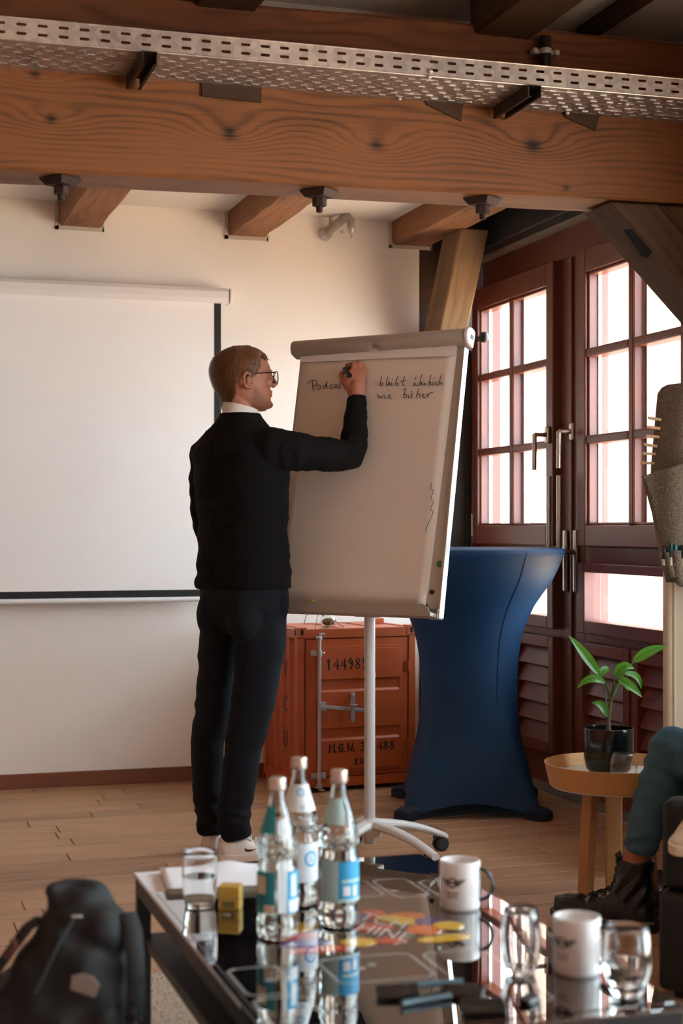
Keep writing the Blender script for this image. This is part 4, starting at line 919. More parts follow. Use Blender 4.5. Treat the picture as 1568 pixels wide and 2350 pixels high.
# brush lettering
GL = {'0': [[(.5, 1), (.1, .7), (.1, .3), (.5, 0), (.9, .3), (.9, .7), (.5, 1)]], '1': [[(.2, .78), (.5, 1), (.5, 0)]],
      '4': [[(.75, 0), (.75, 1), (.05, .35), (1.0, .35)]], '9': [[(.85, .75), (.5, .5), (.12, .72), (.45, 1), (.85, .75), (.8, .3), (.4, 0)]],
      '8': [[(.5, .54), (.12, .78), (.5, 1), (.88, .78), (.5, .54), (.08, .26), (.5, 0), (.92, .26), (.5, .54)]],
      '5': [[(.85, 1), (.25, 1), (.2, .58), (.6, .62), (.9, .33), (.55, 0), (.1, .08)]], '3': [[(.12, .92), (.55, 1), (.85, .78), (.4, .54), (.9, .3), (.5, 0), (.08, .1)]],
      'M': [[(0, 0), (.12, 1), (.5, .35), (.9, 1), (1.05, 0)]], 'G': [[(.9, .8), (.5, 1), (.1, .55), (.3, .05), (.85, .1), (.9, .45), (.55, .45)]],
      'W': [[(0, 1), (.2, 0), (.5, .7), (.8, 0), (1.05, 1)]], 'K': [[(.1, 0), (.1, 1)], [(.85, 1), (.12, .45), (.9, 0)]], 'S': [[(.85, .85), (.5, 1), (.15, .75), (.8, .3), (.5, 0), (.1, .12)]],
      'V': [[(.1, 1), (.5, 0), (.9, 1)]], 'C': [[(.9, .85), (.5, 1), (.15, .7), (.15, .3), (.5, 0), (.9, .15)]], 'U': [[(.1, 1), (.1, .25), (.5, 0), (.9, .25), (.9, 1)]], '.': [[(.0, .0), (.1, .06)]]}
def brush(mb, text, x, z, hgt, wid, gap, stroke, d0, d1, fn, slope=0.0):
    for ch in text:
        if ch == ' ': x += wid * .8; continue
        for st in GL[ch]:
            mb.ribbon([(x + a * wid, z + b * hgt + slope * x) for a, b in st], stroke, d0, d1, fn)
        x += (wid * .25 if ch == '.' else wid) + gap
ink = pm('black_brush_paint', srgb(20, 13, 11), .7)
fnf = lambda a, b, d: (a, d, b)
lt = MB(); brush(lt, '144985', .135, iz0 + h * .83, .048, .026, .009, .0075, -.0066, -.0056, fnf)
lt.build('painted_number', ink, cg)
lt = MB(); brush(lt, 'M.G.W. 30 488', .150, iz0 + h * .145, .038, .024, .007, .0068, -.0066, -.0056, fnf)
brush(lt, 'KGS', .275, iz0 + h * .035, .026, .016, .007, .005, -.0066, -.0056, fnf)
lt.build('painted_weight', ink, cg)
lt = MB()
for k, ch in enumerate('VCU'):
    for st in GL[ch]: lt.ribbon([(.205 - a * .05, .575 - k * .158 - .0 + (b - 1) * .07) for a, b in st], .009, .0105, .0118, lambda a, b, d: (d, a, b))
lt.build('painted_letters', pm('grey_paint', srgb(78, 50, 44), .7), cg)
# jar with a trailing plant, and the small orange box behind it
jar = empty('jar_plant', 'small round glass jar with a trailing plant on the orange container', 'plant', (2.06, 6.80, .7275))
MB().lathe([(.016, 0), (.028, .004), (.034, .02), (.034, .04), (.028, .054), (.026, .058), (.0245, .058), (.0265, .054), (.0325, .04), (.0325, .02), (.026, .006), (.012, .003)], 24).build('jar', clear('jar_glass'), jar, smooth=True)
MB().ell((0, 0, .024), (.030, .030, .018), 14, 8).build('roots', pm('jar_moss', srgb(120, 96, 48), .9, var=.5, vscale=60), jar, smooth=True)
st = MB(); rg = random.Random(4)
for pts in ([(-.02, 0, .05), (-.06, -.02, .07), (-.11, -.03, .06), (-.125, -.04, .02)], [(-.01, 0, .055), (-.05, -.05, .08), (-.07, -.06, .05), (-.085, -.08, .0)], [(-.02, -.01, .05), (-.09, .0, .10), (-.12, .01, .09)], [(.02, -.02, .04), (.04, -.04, .012), (.06, -.05, .002)], [(.01, -.03, .03), (-.02, -.07, .004), (-.06, -.09, .001)], [(.0, 0, .06), (-.01, .02, .13)]):
    st.tube(pts, .0016, 6)
st.build('tendril', pm('tendril_green', srgb(34, 82, 52), .5), jar)
ob = MB().box(2.32, 2.39, 6.98, 7.05, .727, .752).build('small_box', om, bevel=.003); tag(ob, 'small flat orange box lying at the back of the container top', 'box')

# ------------------------------------------------------------------ blue stretch-cover bar table
bt = empty('bar_table', 'round bar table under a tight blue stretch cover beside the flipchart', 'table', (2.478, 6.141, 0))
blue = NT('blue_stretch_fabric'); v = blue.coord((1, 1, 1))
blue.set(Base_Color=blue.mix(blue.noise(v, 300, 2), srgb(0, 44, 76), srgb(0, 58, 96)), Roughness=.62)
blue.bump(blue.noise(v, 700, 2), .12, .0006)
btl = blue.new('ShaderNodeBsdfTranslucent'); btl.inputs[0].default_value = (.0, .20, .50, 1)
bms = blue.new('ShaderNodeMixShader'); bms.inputs[0].default_value = .24
blue.link(blue.b.outputs[0], bms.inputs[1]); blue.link(btl.outputs[0], bms.inputs[2]); blue.link(bms.outputs[0], blue.out.inputs[0])
blue = blue.m
N = 96; TH0 = R(-63)
lv = [(1.088, .402), (1.075, .404), (1.064, .399), (1.05, .392), (1.0, .371), (.95, .345), (.9, .308), (.85, .274), (.8, .250), (.75, .232), (.7, .219), (.65, .211), (.6, .206), (.52, .203), (.45, .203), (.38, .206), (.3, .214), (.24, .223), (.18, .235), (.12, .247), (.06, .255), (0, .258)]
rs = []
for z, r in lv:
    ring = []
    for k in range(N):
        a = 2 * PI * k / N
        ae = (a - TH0) % (PI / 2) - PI / 4            # angle from the middle of a side
        rb_ = min(.405, .268 / max(.2, math.cos(ae)) ** 1.15)
        w = max(0, (.5 - z) / .5)
        rr = r + (rb_ - .258) * w ** 1.7
        lo = .010 + .052 * max(0, math.cos(2 * ae)) ** .8
        zz = z if z >= .5 else lo + (z / .5) * (.5 - lo)
        ring.append((rr * math.cos(a), rr * math.sin(a), zz))
    rs.append(ring)
rs.insert(0, [(.385 * math.cos(2 * PI * k / N), .385 * math.sin(2 * PI * k / N), 1.0925) for k in range(N)])
rs.insert(0, [(.2 * math.cos(2 * PI * k / N), .2 * math.sin(2 * PI * k / N), 1.093) for k in range(N)])
rs.insert(0, [(.004 * math.cos(2 * PI * k / N), .004 * math.sin(2 * PI * k / N), 1.093) for k in range(N)])
MB().rings(rs, cap=False).build('stretch_cover', blue, bt, smooth=True, sharp=60)
# hem pockets over the feet, the seams
for k in range(4):
    a = TH0 + k * PI / 2
    M = Matrix.Rotation(a, 4, 'Z')
    rs = []
    for x, w, z0, z1 in ((.33, .045, .012, .050), (.36, .046, .004, .052), (.39, .044, .003, .050), (.418, .036, .003, .044), (.425, .028, .005, .036)):
        rs.append([(x, -w, z0), (x, w, z0), (x, w, z1 - .012), (x, w * .5, z1), (x, -w * .5, z1), (x, -w, z1 - .012)])
    MB().rings(rs).build('foot_pocket', pm('dark_blue_pocket', srgb(8, 24, 48), .85), bt, smooth=True, M=M)
sm = MB()
for a in (R(-77), R(103)):
    pts = []
    for (z, r) in lv[1:15]: pts.append(((r + .0012) * math.cos(a), (r + .0012) * math.sin(a), z))
    sm.tube(pts, .0016, 5)
ringp = [(.4025 * math.cos(2 * PI * k / 48), .4025 * math.sin(2 * PI * k / 48), 1.064) for k in range(49)]
sm.tube(ringp, .0018, 5)
sm.build('seam', pm('blue_seam', srgb(8, 44, 100), .7), bt, smooth=True)
MB().lathe([(.03, .02), (.03, 1.05)], 16).lathe([(.37, 1.052), (.37, 1.066)], 32).build('table_frame', M_['steel'], bt, smooth=True)

# ------------------------------------------------------------------ side table, plant, tumbler
st = empty('side_table', 'small round oak tray table with a raised rim and three legs', 'side table', (2.244, 4.349, 0))
oakv = wood('oak_veneer', srgb(138, 92, 50), srgb(196, 146, 92), 200, rough=.5, grain=.15, stain=.2)
MB().lathe([(.200, .388), (.205, .390), (.2215, .458), (.2185, .4585), (.2095, .4205), (.202, .398)], 64, cap=False).build('tray_rim', oakv, st, smooth=True, sharp=50)
MB().lathe([(.002, .384), (.199, .384), (.2005, .390), (.2085, .4195), (.2065, .4205), (.002, .4205)], 64).build('tabletop', pm('white_laminate', srgb(214, 208, 200), .35, var=.02), st, smooth=True, sharp=40)
lgm = wood('oak_leg', srgb(120, 76, 42), srgb(178, 124, 76), 200, rough=.5, grain=.2)
for k in range(3):
    a = R(205 - 120 * k) - YAW
    p0 = Vector((.095 * math.cos(a), .095 * math.sin(a), .386)); p1 = Vector((.118 * math.cos(a), .118 * math.sin(a), 0))
    MB().bar(p0, p1, .050, .028, up=(math.cos(a), math.sin(a), .1)).build('leg', lgm, st, bevel=.003)
pl = empty('potted_plant', 'green leafy plant in a glossy black pot on the round side table', 'plant', (2.235, 4.385, .4205))
MB().lathe([(.03, 0), (.058, .002), (.070, .016), (.0765, .05), (.0775, .137), (.0765, .140), (.074, .140), (.0735, .134), (.0725, .085), (.02, .083)], 48).build('pot', pm('black_glaze', srgb(14, 16, 16), .14, var=.1), pl, smooth=True, sharp=60)
MB().lathe([(.002, .108), (.05, .110), (.0725, .106), (.0725, .086), (.002, .086)], 32).build('soil', pm('potting_soil', srgb(38, 28, 22), .95, var=.4, vscale=80, bump=.6, bscale=150), pl, smooth=True)
leaf_t = NT('leaf_green'); v = leaf_t.coord((1, 1, 1), 'UV')
lc = leaf_t.noise(leaf_t.coord((1, 1, 1)), 25, 3)
leaf_t.set(Base_Color=leaf_t.mix(lc, srgb(38, 92, 22), srgb(80, 140, 40)), Roughness=.35)
leaf_t.b.inputs['Subsurface Weight'].default_value = 0.0
tl = leaf_t.new('ShaderNodeBsdfTranslucent'); tl.inputs[0].default_value = srgb(110, 190, 40)
ms = leaf_t.new('ShaderNodeMixShader'); ms.inputs[0].default_value = .35
leaf_t.link(leaf_t.b.outputs[0], ms.inputs[1]); leaf_t.link(tl.outputs[0], ms.inputs[2]); leaf_t.link(ms.outputs[0], leaf_t.out.inputs[0]); leaf_m = leaf_t.m
stem_m = pm('plant_stem', srgb(58, 84, 34), .5); 
def plp(pxx, pyy, dy=0.0):
    # plant-local position: right of frame, away, up
    r_ = (pxx - 1406) * .001347; zz = 1.18 + (1210 - pyy) * .001347 - .4205
    return Vector((r_ * math.cos(YAW) + dy * math.sin(YAW), -r_ * math.sin(YAW) + dy * math.cos(YAW), zz))
def leaf(base, mid, tip, w, node, twist=0.0, fold=.25):
    base, mid, tip = Vector(base), Vector(mid), Vector(tip); n = 12
    vs = []; fs = []
    for i in range(n + 1):
        t_ = i / n
        p = base * (1 - t_) ** 2 + mid * 2 * t_ * (1 - t_) + tip * t_ ** 2
        tg = ((mid - base) * (1 - t_) + (tip - mid) * t_).normalized()
        side = tg.cross(Vector((math.sin(YAW) * -1, -math.cos(YAW), .35 + twist))).normalized()
        up = side.cross(tg)
        ww = w * (math.sin(PI * min(1, t_ ** .75 * .985 + .015)) ** .8)
        for q in (-1, -.5, 0, .5, 1):
            vs.append(p + side * ww * q + up * (abs(q) * ww * fold))
    for i in range(n):
        for q in range(4):
            a = i * 5 + q; fs.append((a, a + 1, a + 6, a + 5))
    o = MB().add(vs, fs).build('leaf', leaf_m, pl, smooth=True, sharp=0)
    vein = MB().tube([Vector(vs[i * 5 + 2]) + Vector((0, 0, .0006)) for i in range(n)], [.0016 - .001 * i / n for i in range(n)], 5).build('leaf_vein', stem_m, o)
    MB().tube([node, (Vector(node) + base) / 2 + Vector((0, 0, .01)), base], [.0028, .0022, .0016], 6).build('leaf_stalk', stem_m, o, smooth=True)
MB().tube([plp(1406, 1680), plp(1405, 1655), plp(1408, 1630), plp(1412, 1600), plp(1418, 1570)], [.0085, .0075, .006, .0045, .003], 8).build('stem', pm('woody_stem', srgb(88, 74, 48), .8, var=.3, vscale=60), pl, smooth=True)
leaf(plp(1386, 1550, .0), plp(1350, 1500, -.01), plp(1313, 1457, -.01), .0155, plp(1405, 1635), .1)
leaf(plp(1398, 1567, -.01), plp(1360, 1540, -.03), plp(1330, 1580, -.02), .0125, plp(1410, 1610))
leaf(plp(1388, 1556, .03), plp(1405, 1528, .04), plp(1412, 1545, .05), .012, plp(1410, 1600))
leaf(plp(1418, 1553, -.02), plp(1435, 1515, -.03), plp(1462, 1534, -.02), .016, plp(1414, 1600))
leaf(plp(1422, 1555, -.03), plp(1450, 1565, -.05), plp(1477, 1597, -.04), .0145, plp(1414, 1605))
leaf(plp(1445, 1548, .02), plp(1485, 1545, .04), plp(1486, 1585, .04), .011, plp(1414, 1600))
leaf(plp(1464, 1522, .02), plp(1500, 1490, .02), plp(1545, 1485, .03), .016, plp(1413, 1600))
leaf(plp(1402, 1645, -.01), plp(1392, 1608, -.02), plp(1364, 1612, -.02), .0125, plp(1406, 1655))
leaf(plp(1445, 1560, .03), plp(1455, 1575, .05), plp(1458, 1590, .05), .010, plp(1414, 1602))

tumb_m = clear('tumbler_glass', (.99, 1, .995, 1), 1.45)
def tumbler(loc, lab, r0, rm, r1, hgt, water=None, tone=None, group='tumblers in the room', base=.008):
    t = empty('tumbler', lab, 'glass', loc, group=group)
    w = .0016
    prof = [(.002, 0), (r0 * .85, 0), (r0, .003)] + [(r0 + (rm - r0) * math.sin(PI / 2 * k / 6), .003 + (hgt * .5) * k / 6) for k in range(1, 7)] + [(rm + (r1 - rm) * (k / 6) ** 1.6, .003 + hgt * .5 + (hgt * .5 - .003) * k / 6) for k in range(1, 7)]
    inn = [(max(r - w, .002), max(z, base)) for r, z in prof[3:]][::-1] + [(r0 * .8, base), (.002, base)]
    MB().lathe(prof + [(r1 - w / 2, hgt + .0006)] + inn, 40).build('glass_body', tone or tumb_m, t, smooth=True, sharp=70)
    if water:
        wp = [(.002, base + .0002)] + [(r0 * .8, base + .0002)] + [(r - w + .0003, z) for r, z in prof[3:] if base + .004 < z < water] 
        wp += [(wp[-1][0], water), (.002, water)]
        MB().lathe(wp, 40).build('water', clear('water_%d' % len(bpy.data.materials), (.97, 1, 1, 1), 1.33), t, smooth=True, sharp=70)
    return t
tumbler((2.222, 4.262, .4205), 'small empty tumbler in front of the black pot on the side table', .036, .042, .034, .078, None)

# ------------------------------------------------------------------ coffee table
TZ = .42
ct = empty('coffee_table', 'black coffee table with a mirror-like dark glass top and lower shelf', 'coffee table', (.928, 2.82, 0))
hx, hy = .337, .612
gt = NT('black_glass'); gt.set(Base_Color=(.004, .005, .006, 1), Roughness=.02, IOR=2.1); gt.b.inputs['Coat Weight'].default_value = 1; gt.b.inputs['Coat IOR'].default_value = 1.5; gt.b.inputs['Coat Roughness'].default_value = .0
MB().box(-hx, hx, -hy, hy, TZ - .008, TZ).build('glass_top', gt.m, ct, bevel=.0015)
bkf = pm('black_table_frame', srgb(15, 14, 13), .5, var=.1)
f_ = MB().box(-hx + .004, hx - .004, -hy + .004, -hy + .034, TZ - .045, TZ - .008).box(-hx + .004, hx - .004, hy - .034, hy - .004, TZ - .045, TZ - .008)
f_.box(-hx + .004, -hx + .034, -hy + .034, hy - .034, TZ - .045, TZ - .008).box(hx - .034, hx - .004, -hy + .034, hy - .034, TZ - .045, TZ - .008)
f_.build('frame', bkf, ct, bevel=.002)
for sx in (-1, 1):
    for sy in (-1, 1):
        MB().box(sx * (hx - .019) - .015, sx * (hx - .019) + .015, sy * (hy - .019) - .015, sy * (hy - .019) + .015, .006, TZ - .045).build('leg', bkf, ct, bevel=.002)
MB().box(-hx + .02, hx - .02, -hy + .01, hy - .01, .262, .287).build('lower_shelf', pm('dark_brown_shelf', srgb(42, 36, 32), .55), ct, bevel=.002)
# glossy printed game board lying on the glass
gbm = NT('game_board_black'); gbm.set(Base_Color=(.006, .0055, .005, 1), Roughness=.02, IOR=2.1); gbm.b.inputs['Coat Weight'].default_value = 1; gbm.b.inputs['Coat IOR'].default_value = 1.5; gbm.b.inputs['Coat Roughness'].default_value = .0
gb = MB().box(.604, 1.255, 2.235, 3.225, TZ + .0002, TZ + .0016).build('game_board', gbm.m); tag(gb, 'large glossy black game board with coloured shapes and white lettering', 'game board')
def ink_coat(name, col, e=1):
    t = NT(name); t.set(Base_Color=col, Roughness=.02, IOR=1.6); t.b.inputs['Coat Weight'].default_value = 1; t.b.inputs['Coat Roughness'].default_value = 0; return t.m
GZ = TZ + .0016
def flat(a, b, d): return (a, b, d)
def outline(pts, w=.006):
    mb = MB(); P = pts + [pts[0]]
    mb.ribbon(P, w, GZ, GZ + .0003, flat); return mb
def rrect(x0, x1, y0, y1, r=.02):
    o = []
    for cx, cy, a0 in ((x1 - r, y1 - r, 0), (x0 + r, y1 - r, 90), (x0 + r, y0 + r, 180), (x1 - r, y0 + r, 270)):
        for k in range(5): o.append((cx + r * math.cos(R(a0 + 22.5 * k)), cy + r * math.sin(R(a0 + 22.5 * k))))
    return o + [o[0]]
wo_m = ink_coat('print_white', srgb(150, 152, 150))
for q in (rrect(.612, .70, 2.465, 2.625), rrect(.612, .70, 2.285, 2.445), rrect(.775, .945, 2.485, 2.635), rrect(.965, 1.08, 2.30, 2.62), rrect(1.065, 1.14, 3.03, 3.20), rrect(1.155, 1.24, 2.99, 3.16), rrect(.96, 1.05, 3.06, 3.2), rrect(1.16, 1.24, 2.50, 2.70)):
    MB().ribbon(q, .006, GZ, GZ + .0003, flat).build('white_outline', wo_m, gb)
for cx, cy in ((.668, 2.545), (.655, 2.36), (.835, 2.565), (.86, 2.58), (1.08, 3.09), (.70, 3.0), (.985, 2.62)):
    MB().prism([(cx + .009 * math.cos(2 * PI * k / 14), cy + .009 * math.sin(2 * PI * k / 14)) for k in range(14)], GZ, GZ + .0003, flat).build('white_dot', wo_m, gb)
cols = {'red': srgb(196, 66, 42), 'yellow': srgb(214, 172, 44), 'blue': srgb(58, 60, 120), 'orange': srgb(214, 104, 40), 'green': srgb(30, 70, 44)}
for c_, cx, cy, a_, b_, an in (('red', .965, 2.92, .040, .03, 20), ('orange', 1.035, 2.88, .035, .035, -20), ('yellow', 1.01, 2.86, .05, .028, -50), ('blue', 1.06, 2.83, .03, .03, 0), ('red', .945, 2.82, .04, .03, 0), ('yellow', .885, 2.728, .034, .028, 0), ('red', .945, 2.722, .030, .022, 0), ('yellow', 1.045, 2.706, .055, .022, 5), ('orange', 1.03, 2.775, .034, .034, 0), ('blue', .93, 2.90, .04, .02, 30), ('yellow', .80, 2.86, .05, .03, 20), ('red', .78, 2.80, .05, .03, 0), ('blue', .79, 2.75, .05, .025, 0), ('red', .80, 2.70, .06, .02, 0), ('green', 1.005, 2.655, .012, .012, 0), ('yellow', 1.085, 2.79, .03, .03, 0)):
    pts = [(cx + a_ * math.cos(q) * math.cos(R(an)) - b_ * math.sin(q) * math.sin(R(an)), cy + a_ * math.cos(q) * math.sin(R(an)) + b_ * math.sin(q) * math.cos(R(an))) for q in [2 * PI * k / 20 for k in range(20)]]
    MB().prism(pts, GZ, GZ + .0002 + .00002 * len(gb.children), flat).build(c_ + '_shape', bpy.data.materials.get('print_' + c_) or ink_coat('print_' + c_, cols[c_]), gb)
def text_mesh(name, body, mat, parent, M, ext=.0):
    cu = bpy.data.curves.new(name, 'FONT'); cu.body = body; cu.size = 1; cu.extrude = ext; cu.resolution_u = 3
    tmp = bpy.data.objects.new('tmp', cu); C.objects.link(tmp)
    bpy.context.view_layer.update()
    me = bpy.data.meshes.new_from_object(tmp.evaluated_get(bpy.context.evaluated_depsgraph_get()))
    bpy.data.objects.remove(tmp); me.name = name
    me.transform(M)
    return link_mesh(me, name, mat, parent)
wht = ink_coat('print_lettering', srgb(196, 196, 192))
cb, cu_ = math.cos(YAW), math.sin(YAW)
def c2w(u, d): return (cb * u + cu_ * d, -cu_ * u + cb * d)
bx_, by_ = c2w(.070, -.064); ux_, uy_ = c2w(.026, .086)
for body, (ox, oy) in (('MATCH', (.887, 2.957)), ('MACHINE', (.837, 2.919))):
    k = 1.0
    Mt = Matrix(((bx_ * .62, ux_ * .95, 0, ox), (by_ * .62, uy_ * .95, 0, oy), (0, 0, 1, GZ + .0016), (0, 0, 0, 1)))
    text_mesh('white_lettering', body, wht, gb, Mt)

# bottles
gl_b = clear('bottle_glass', (.96, 1, .985, 1), 1.45); water_m = clear('bottle_water', (.985, 1, 1, 1), 1.33)
cap_m = pm('aluminium_cap', srgb(196, 182, 170), .35, .7, var=.08)
BP = [(.020, 0), (.034, .001), (.0372, .006), (.0375, .012), (.0375, .036), (.0352, .040), (.0352, .044), (.0375, .048), (.0375, .128), (.0370, .136), (.0345, .142), (.0345, .147), (.0362, .152), (.0365, .165), (.0355, .178), (.0325, .192), (.0275, .208), (.0225, .224), (.0180, .240), (.0150, .254), (.0138, .266), (.0138, .272)]
def brad(z):
    for (r0, z0), (r1, z1) in zip(BP[:-1], BP[1:]):
        if z0 <= z <= z1 and z1 > z0: return r0 + (r1 - r0) * (z - z0) / (z1 - z0)
    return .0138
lab_m = {k: pm('label_' + k, c_, .55, var=.08, vscale=60) for k, c_ in dict(teal=srgb(20, 128, 142), cyan=srgb(40, 150, 196), white=srgb(214, 220, 222), mint=srgb(168, 204, 204), cream=srgb(206, 196, 176), deep=srgb(34, 92, 132)).items()}
def bottle(loc, label, patches, waterz):
    b = empty('water_bottle', label, 'bottle', loc, group='glass water bottles on the coffee table')
    inn = [(max(r - .0028, .002), max(z, .006)) for r, z in BP[2:]][::-1] + [(.028, .006), (.002, .009)]
    MB().lathe([(.002, .002)] + BP + inn, 40).build('bottle_body', gl_b, b, smooth=True, sharp=80)
    wz = [(r - .0027, z) for r, z in BP[3:] if .010 < z < waterz]
    MB().lathe([(.002, .0095), (.028, .0065)] + wz + [(wz[-1][0], waterz), (.002, waterz)], 40).build('water', water_m, b, smooth=True, sharp=80)
    MB().lathe([(.002, .270), (.0138, .270), (.0160, .274), (.0160, .292), (.0145, .295), (.002, .2955)], 28).lathe([(.0166, .276), (.0166, .279)], 28).build('screw_cap', cap_m, b, smooth=True, sharp=40)
    # pearl beads moulded in the shoulder
    pe = MB()
    for j in range(4):
        for k in range(22):
            a = 2 * PI * (k + .5 * (j % 2)) / 22; z = .154 + j * .0072; r = brad(z)
            pe.ell((r * math.cos(a), r * math.sin(a), z), (.0026, .0026, .0026), 6, 4)
    pe.build('glass_beads', gl_b, b, smooth=True, kind='stuff')
    fa = math.atan2(-loc[1], -loc[0])
    for nm, col, p0, p1, z0, z1 in patches:
        zs = [z0 + (z1 - z0) * k / 5 for k in range(6)]
        if nm == 'emblem':
            mb = MB(); c0 = (p0 + p1) / 2; zc = (z0 + z1) / 2; rr = (z1 - z0) / 2
            for i in range(20):
                a0, a1 = 2 * PI * i / 20, 2 * PI * (i + 1) / 20
                q = []
                for (rad, an) in ((rr, a0), (rr, a1), (rr * .72, a1), (rr * .72, a0)):
                    z = zc + rad * math.sin(an); R_ = brad(z) + .0010; ph = fa + R(c0) + rad * math.cos(an) / R_
                    q.append((R_ * math.cos(ph), R_ * math.sin(ph), z))
                mb.add(q, [(0, 1, 2, 3)])
            for (sx, sz, ex, ez) in ((-.4, -.3, .3, .4), (-.1, -.4, .45, 0), (-.45, .1, 0, .45)):
                q = []
                for (ax, az) in ((sx, sz), (sx + .22, sz), (ex + .15, ez), (ex, ez)):
                    z = zc + rr * az; R_ = brad(z) + .0010; ph = fa + R(c0) + rr * ax / R_
                    q.append((R_ * math.cos(ph), R_ * math.sin(ph), z))
                mb.add(q, [(0, 1, 2, 3)])
            mb.build('label_emblem', lab_m[col], b); continue
        off = .0005 if nm == 'label' else .0008
        MB().arc([(brad(z) + off, z) for z in zs], fa + R(p0), fa + R(p1), 16, thick=.0002).build('label' if nm == 'label' else 'label_print', lab_m[col], b, smooth=True, sharp=50)
b1 = bottle((0.753, 2.811, GZ), 'front water bottle with teal labels, left of the three bottles',
       [('label', 'teal', -95, -8, .195, .243), ('label', 'teal', -95, -6, .050, .126), ('print', 'cream', -72, -34, .085, .118), ('print', 'cream', -40, -8, .050, .066), ('label', 'cyan', 28, 92, .050, .126), ('print', 'white', 34, 80, .052, .074), ('print', 'white', 42, 62, .08, .12)], .225)
b2 = bottle((0.861, 3.045, GZ), 'rear water bottle with a white label and blue round emblem',
       [('label', 'white', -95, 80, .190, .242), ('emblem', 'cyan', 0, 20, .219, .236), ('emblem', 'cyan', 5, 20, .194, .203), ('label', 'white', -100, 92, .050, .127), ('emblem', 'cyan', 25, 55, .080, .112)], .150)
b3 = bottle((0.889, 2.863, GZ), 'right water bottle with pale mint and blue labels',
       [('label', 'mint', -72, 22, .196, .243), ('label', 'deep', -96, -74, .060, .126), ('label', 'mint', -66, -2, .050, .127), ('label', 'cyan', -2, 92, .050, .126), ('print', 'mint', 8, 86, .086, .092), ('print', 'white', 12, 34, .062, .080), ('print', 'white', 44, 60, .060, .080), ('print', 'mint', 0, 90, .050, .056)], .205)

# mugs
mug_w = pm('white_glaze', srgb(214, 212, 210), .16, var=.02); mug_k = pm('black_glaze_handle', srgb(16, 17, 19), .2)
mug_p = pm('mug_print', srgb(42, 38, 36), .5)
def mug(u, d, lab, ph):
    x, y = c2w(u, d)
    m = empty('mug', lab, 'mug', (x, y, GZ), group='white mugs with a winged emblem')
    fa = math.atan2(-y, -x); r = .0405
    MB().lathe([(.002, .003), (.034, .003), (.036, 0), (.039, .002), (r, .008), (r, .094), (r - .001, .0965), (r - .003, .0965), (r - .004, .094), (r - .004, .012), (.030, .007), (.002, .007)], 48).build('mug_body', mug_w, m, smooth=True, sharp=70)
    h = []
    for k in range(13):
        t_ = R(100 - 200 * k / 12)
        h.append((r - .004 + .030 * math.cos(t_) * (1 if math.cos(t_) > 0 else .5), 0, .050 + .031 * math.sin(t_)))
    MB().tube(h, .0052, 12, flat=(1, .75)).build('handle', mug_k, m, smooth=True, M=Matrix.Rotation(fa + R(78), 4, 'Z'))
    pr_ = MB(); F_ = lambda a, b, dd: ((r + dd) * math.cos(fa + R(ph) + a / r), (r + dd) * math.sin(fa + R(ph) + a / r), b)
    ring = [(.0085 * math.cos(2 * PI * k / 20), .058 + .0085 * math.sin(2 * PI * k / 20)) for k in range(21)]
    pr_.ribbon(ring, .0030, .0002, .0006, F_)
    for s_ in (-1, 1):
        for j, (l_, zz) in enumerate(((.026, .0625), (.023, .059), (.019, .0555), (.014, .052))):
            n_ = 5
            pr_.ribbon([(s_ * (.0095 + (l_ - .0095) * q / n_), zz + .002 * q / n_) for q in range(n_ + 1)], .0022, .0002, .0006, F_)
    pr_.ribbon([(-.006, .058), (0, .0585), (.006, .058)], .0035, .0002, .0006, F_)
    pr_.build('winged_emblem', mug_p, m)
    tx = MB()
    for zz, ww in ((.037, ((-.012, -.008), (-.006, -.001), (.001, .005), (.007, .012))), (.030, ((-.010, -.004), (-.002, .003), (.005, .010)))):
        for a, b in ww: tx.ribbon([(a, zz), ((a + b) / 2, zz + .0008), (b, zz)], .0032, .0002, .0006, F_)
    tx.build('small_print', pm('mug_small_print', srgb(128, 116, 108), .6) if not bpy.data.materials.get('mug_small_print') else bpy.data.materials['mug_small_print'], m)
mug(.236, 3.125, 'white mug with a black handle on the far part of the coffee table', -22)
mug(.401, 2.672, 'white mug between two tumblers on the near part of the coffee table', -38)
G = 'clear tumblers on the coffee table'
def at_ud(u, d, z): x, y = c2w(u, d); return (x, y, z)
tumbler(at_ud(-.284, 3.14, TZ), 'tumbler half full of water in front of the papers', .029, .0355, .0345, .112, .062, group=G, base=.006)
tumbler(at_ud(.304, 2.665, GZ), 'empty barrel-shaped tumbler left of the near white mug', .024, .0355, .0275, .112, None, group=G, base=.012)
tumbler(at_ud(.464, 2.545, GZ), 'tumbler with some water right of the near white mug', .026, .0395, .0335, .112, .052, group=G, base=.012)
yb = MB().box(-.0215, .0215, -.018, .018, 0, .047).build('small_box', pm('yellow_card_box', srgb(206, 172, 78), .5, var=.15, vscale=40), bevel=.002)
yb.location = at_ud(-.221, 3.125, GZ); yb.rotation_euler = (0, 0, -.45); tag(yb, 'small yellow box standing beside the water tumbler', 'box')
MB().box(-.0219, .0219, -.0184, .0184, .022, .0235).build('box_band', pm('box_band', srgb(150, 112, 50), .5), yb)
MB().box(-.015, .012, -.0186, -.018, .004, .018).build('box_print', pm('box_print', srgb(120, 110, 60), .6), yb)
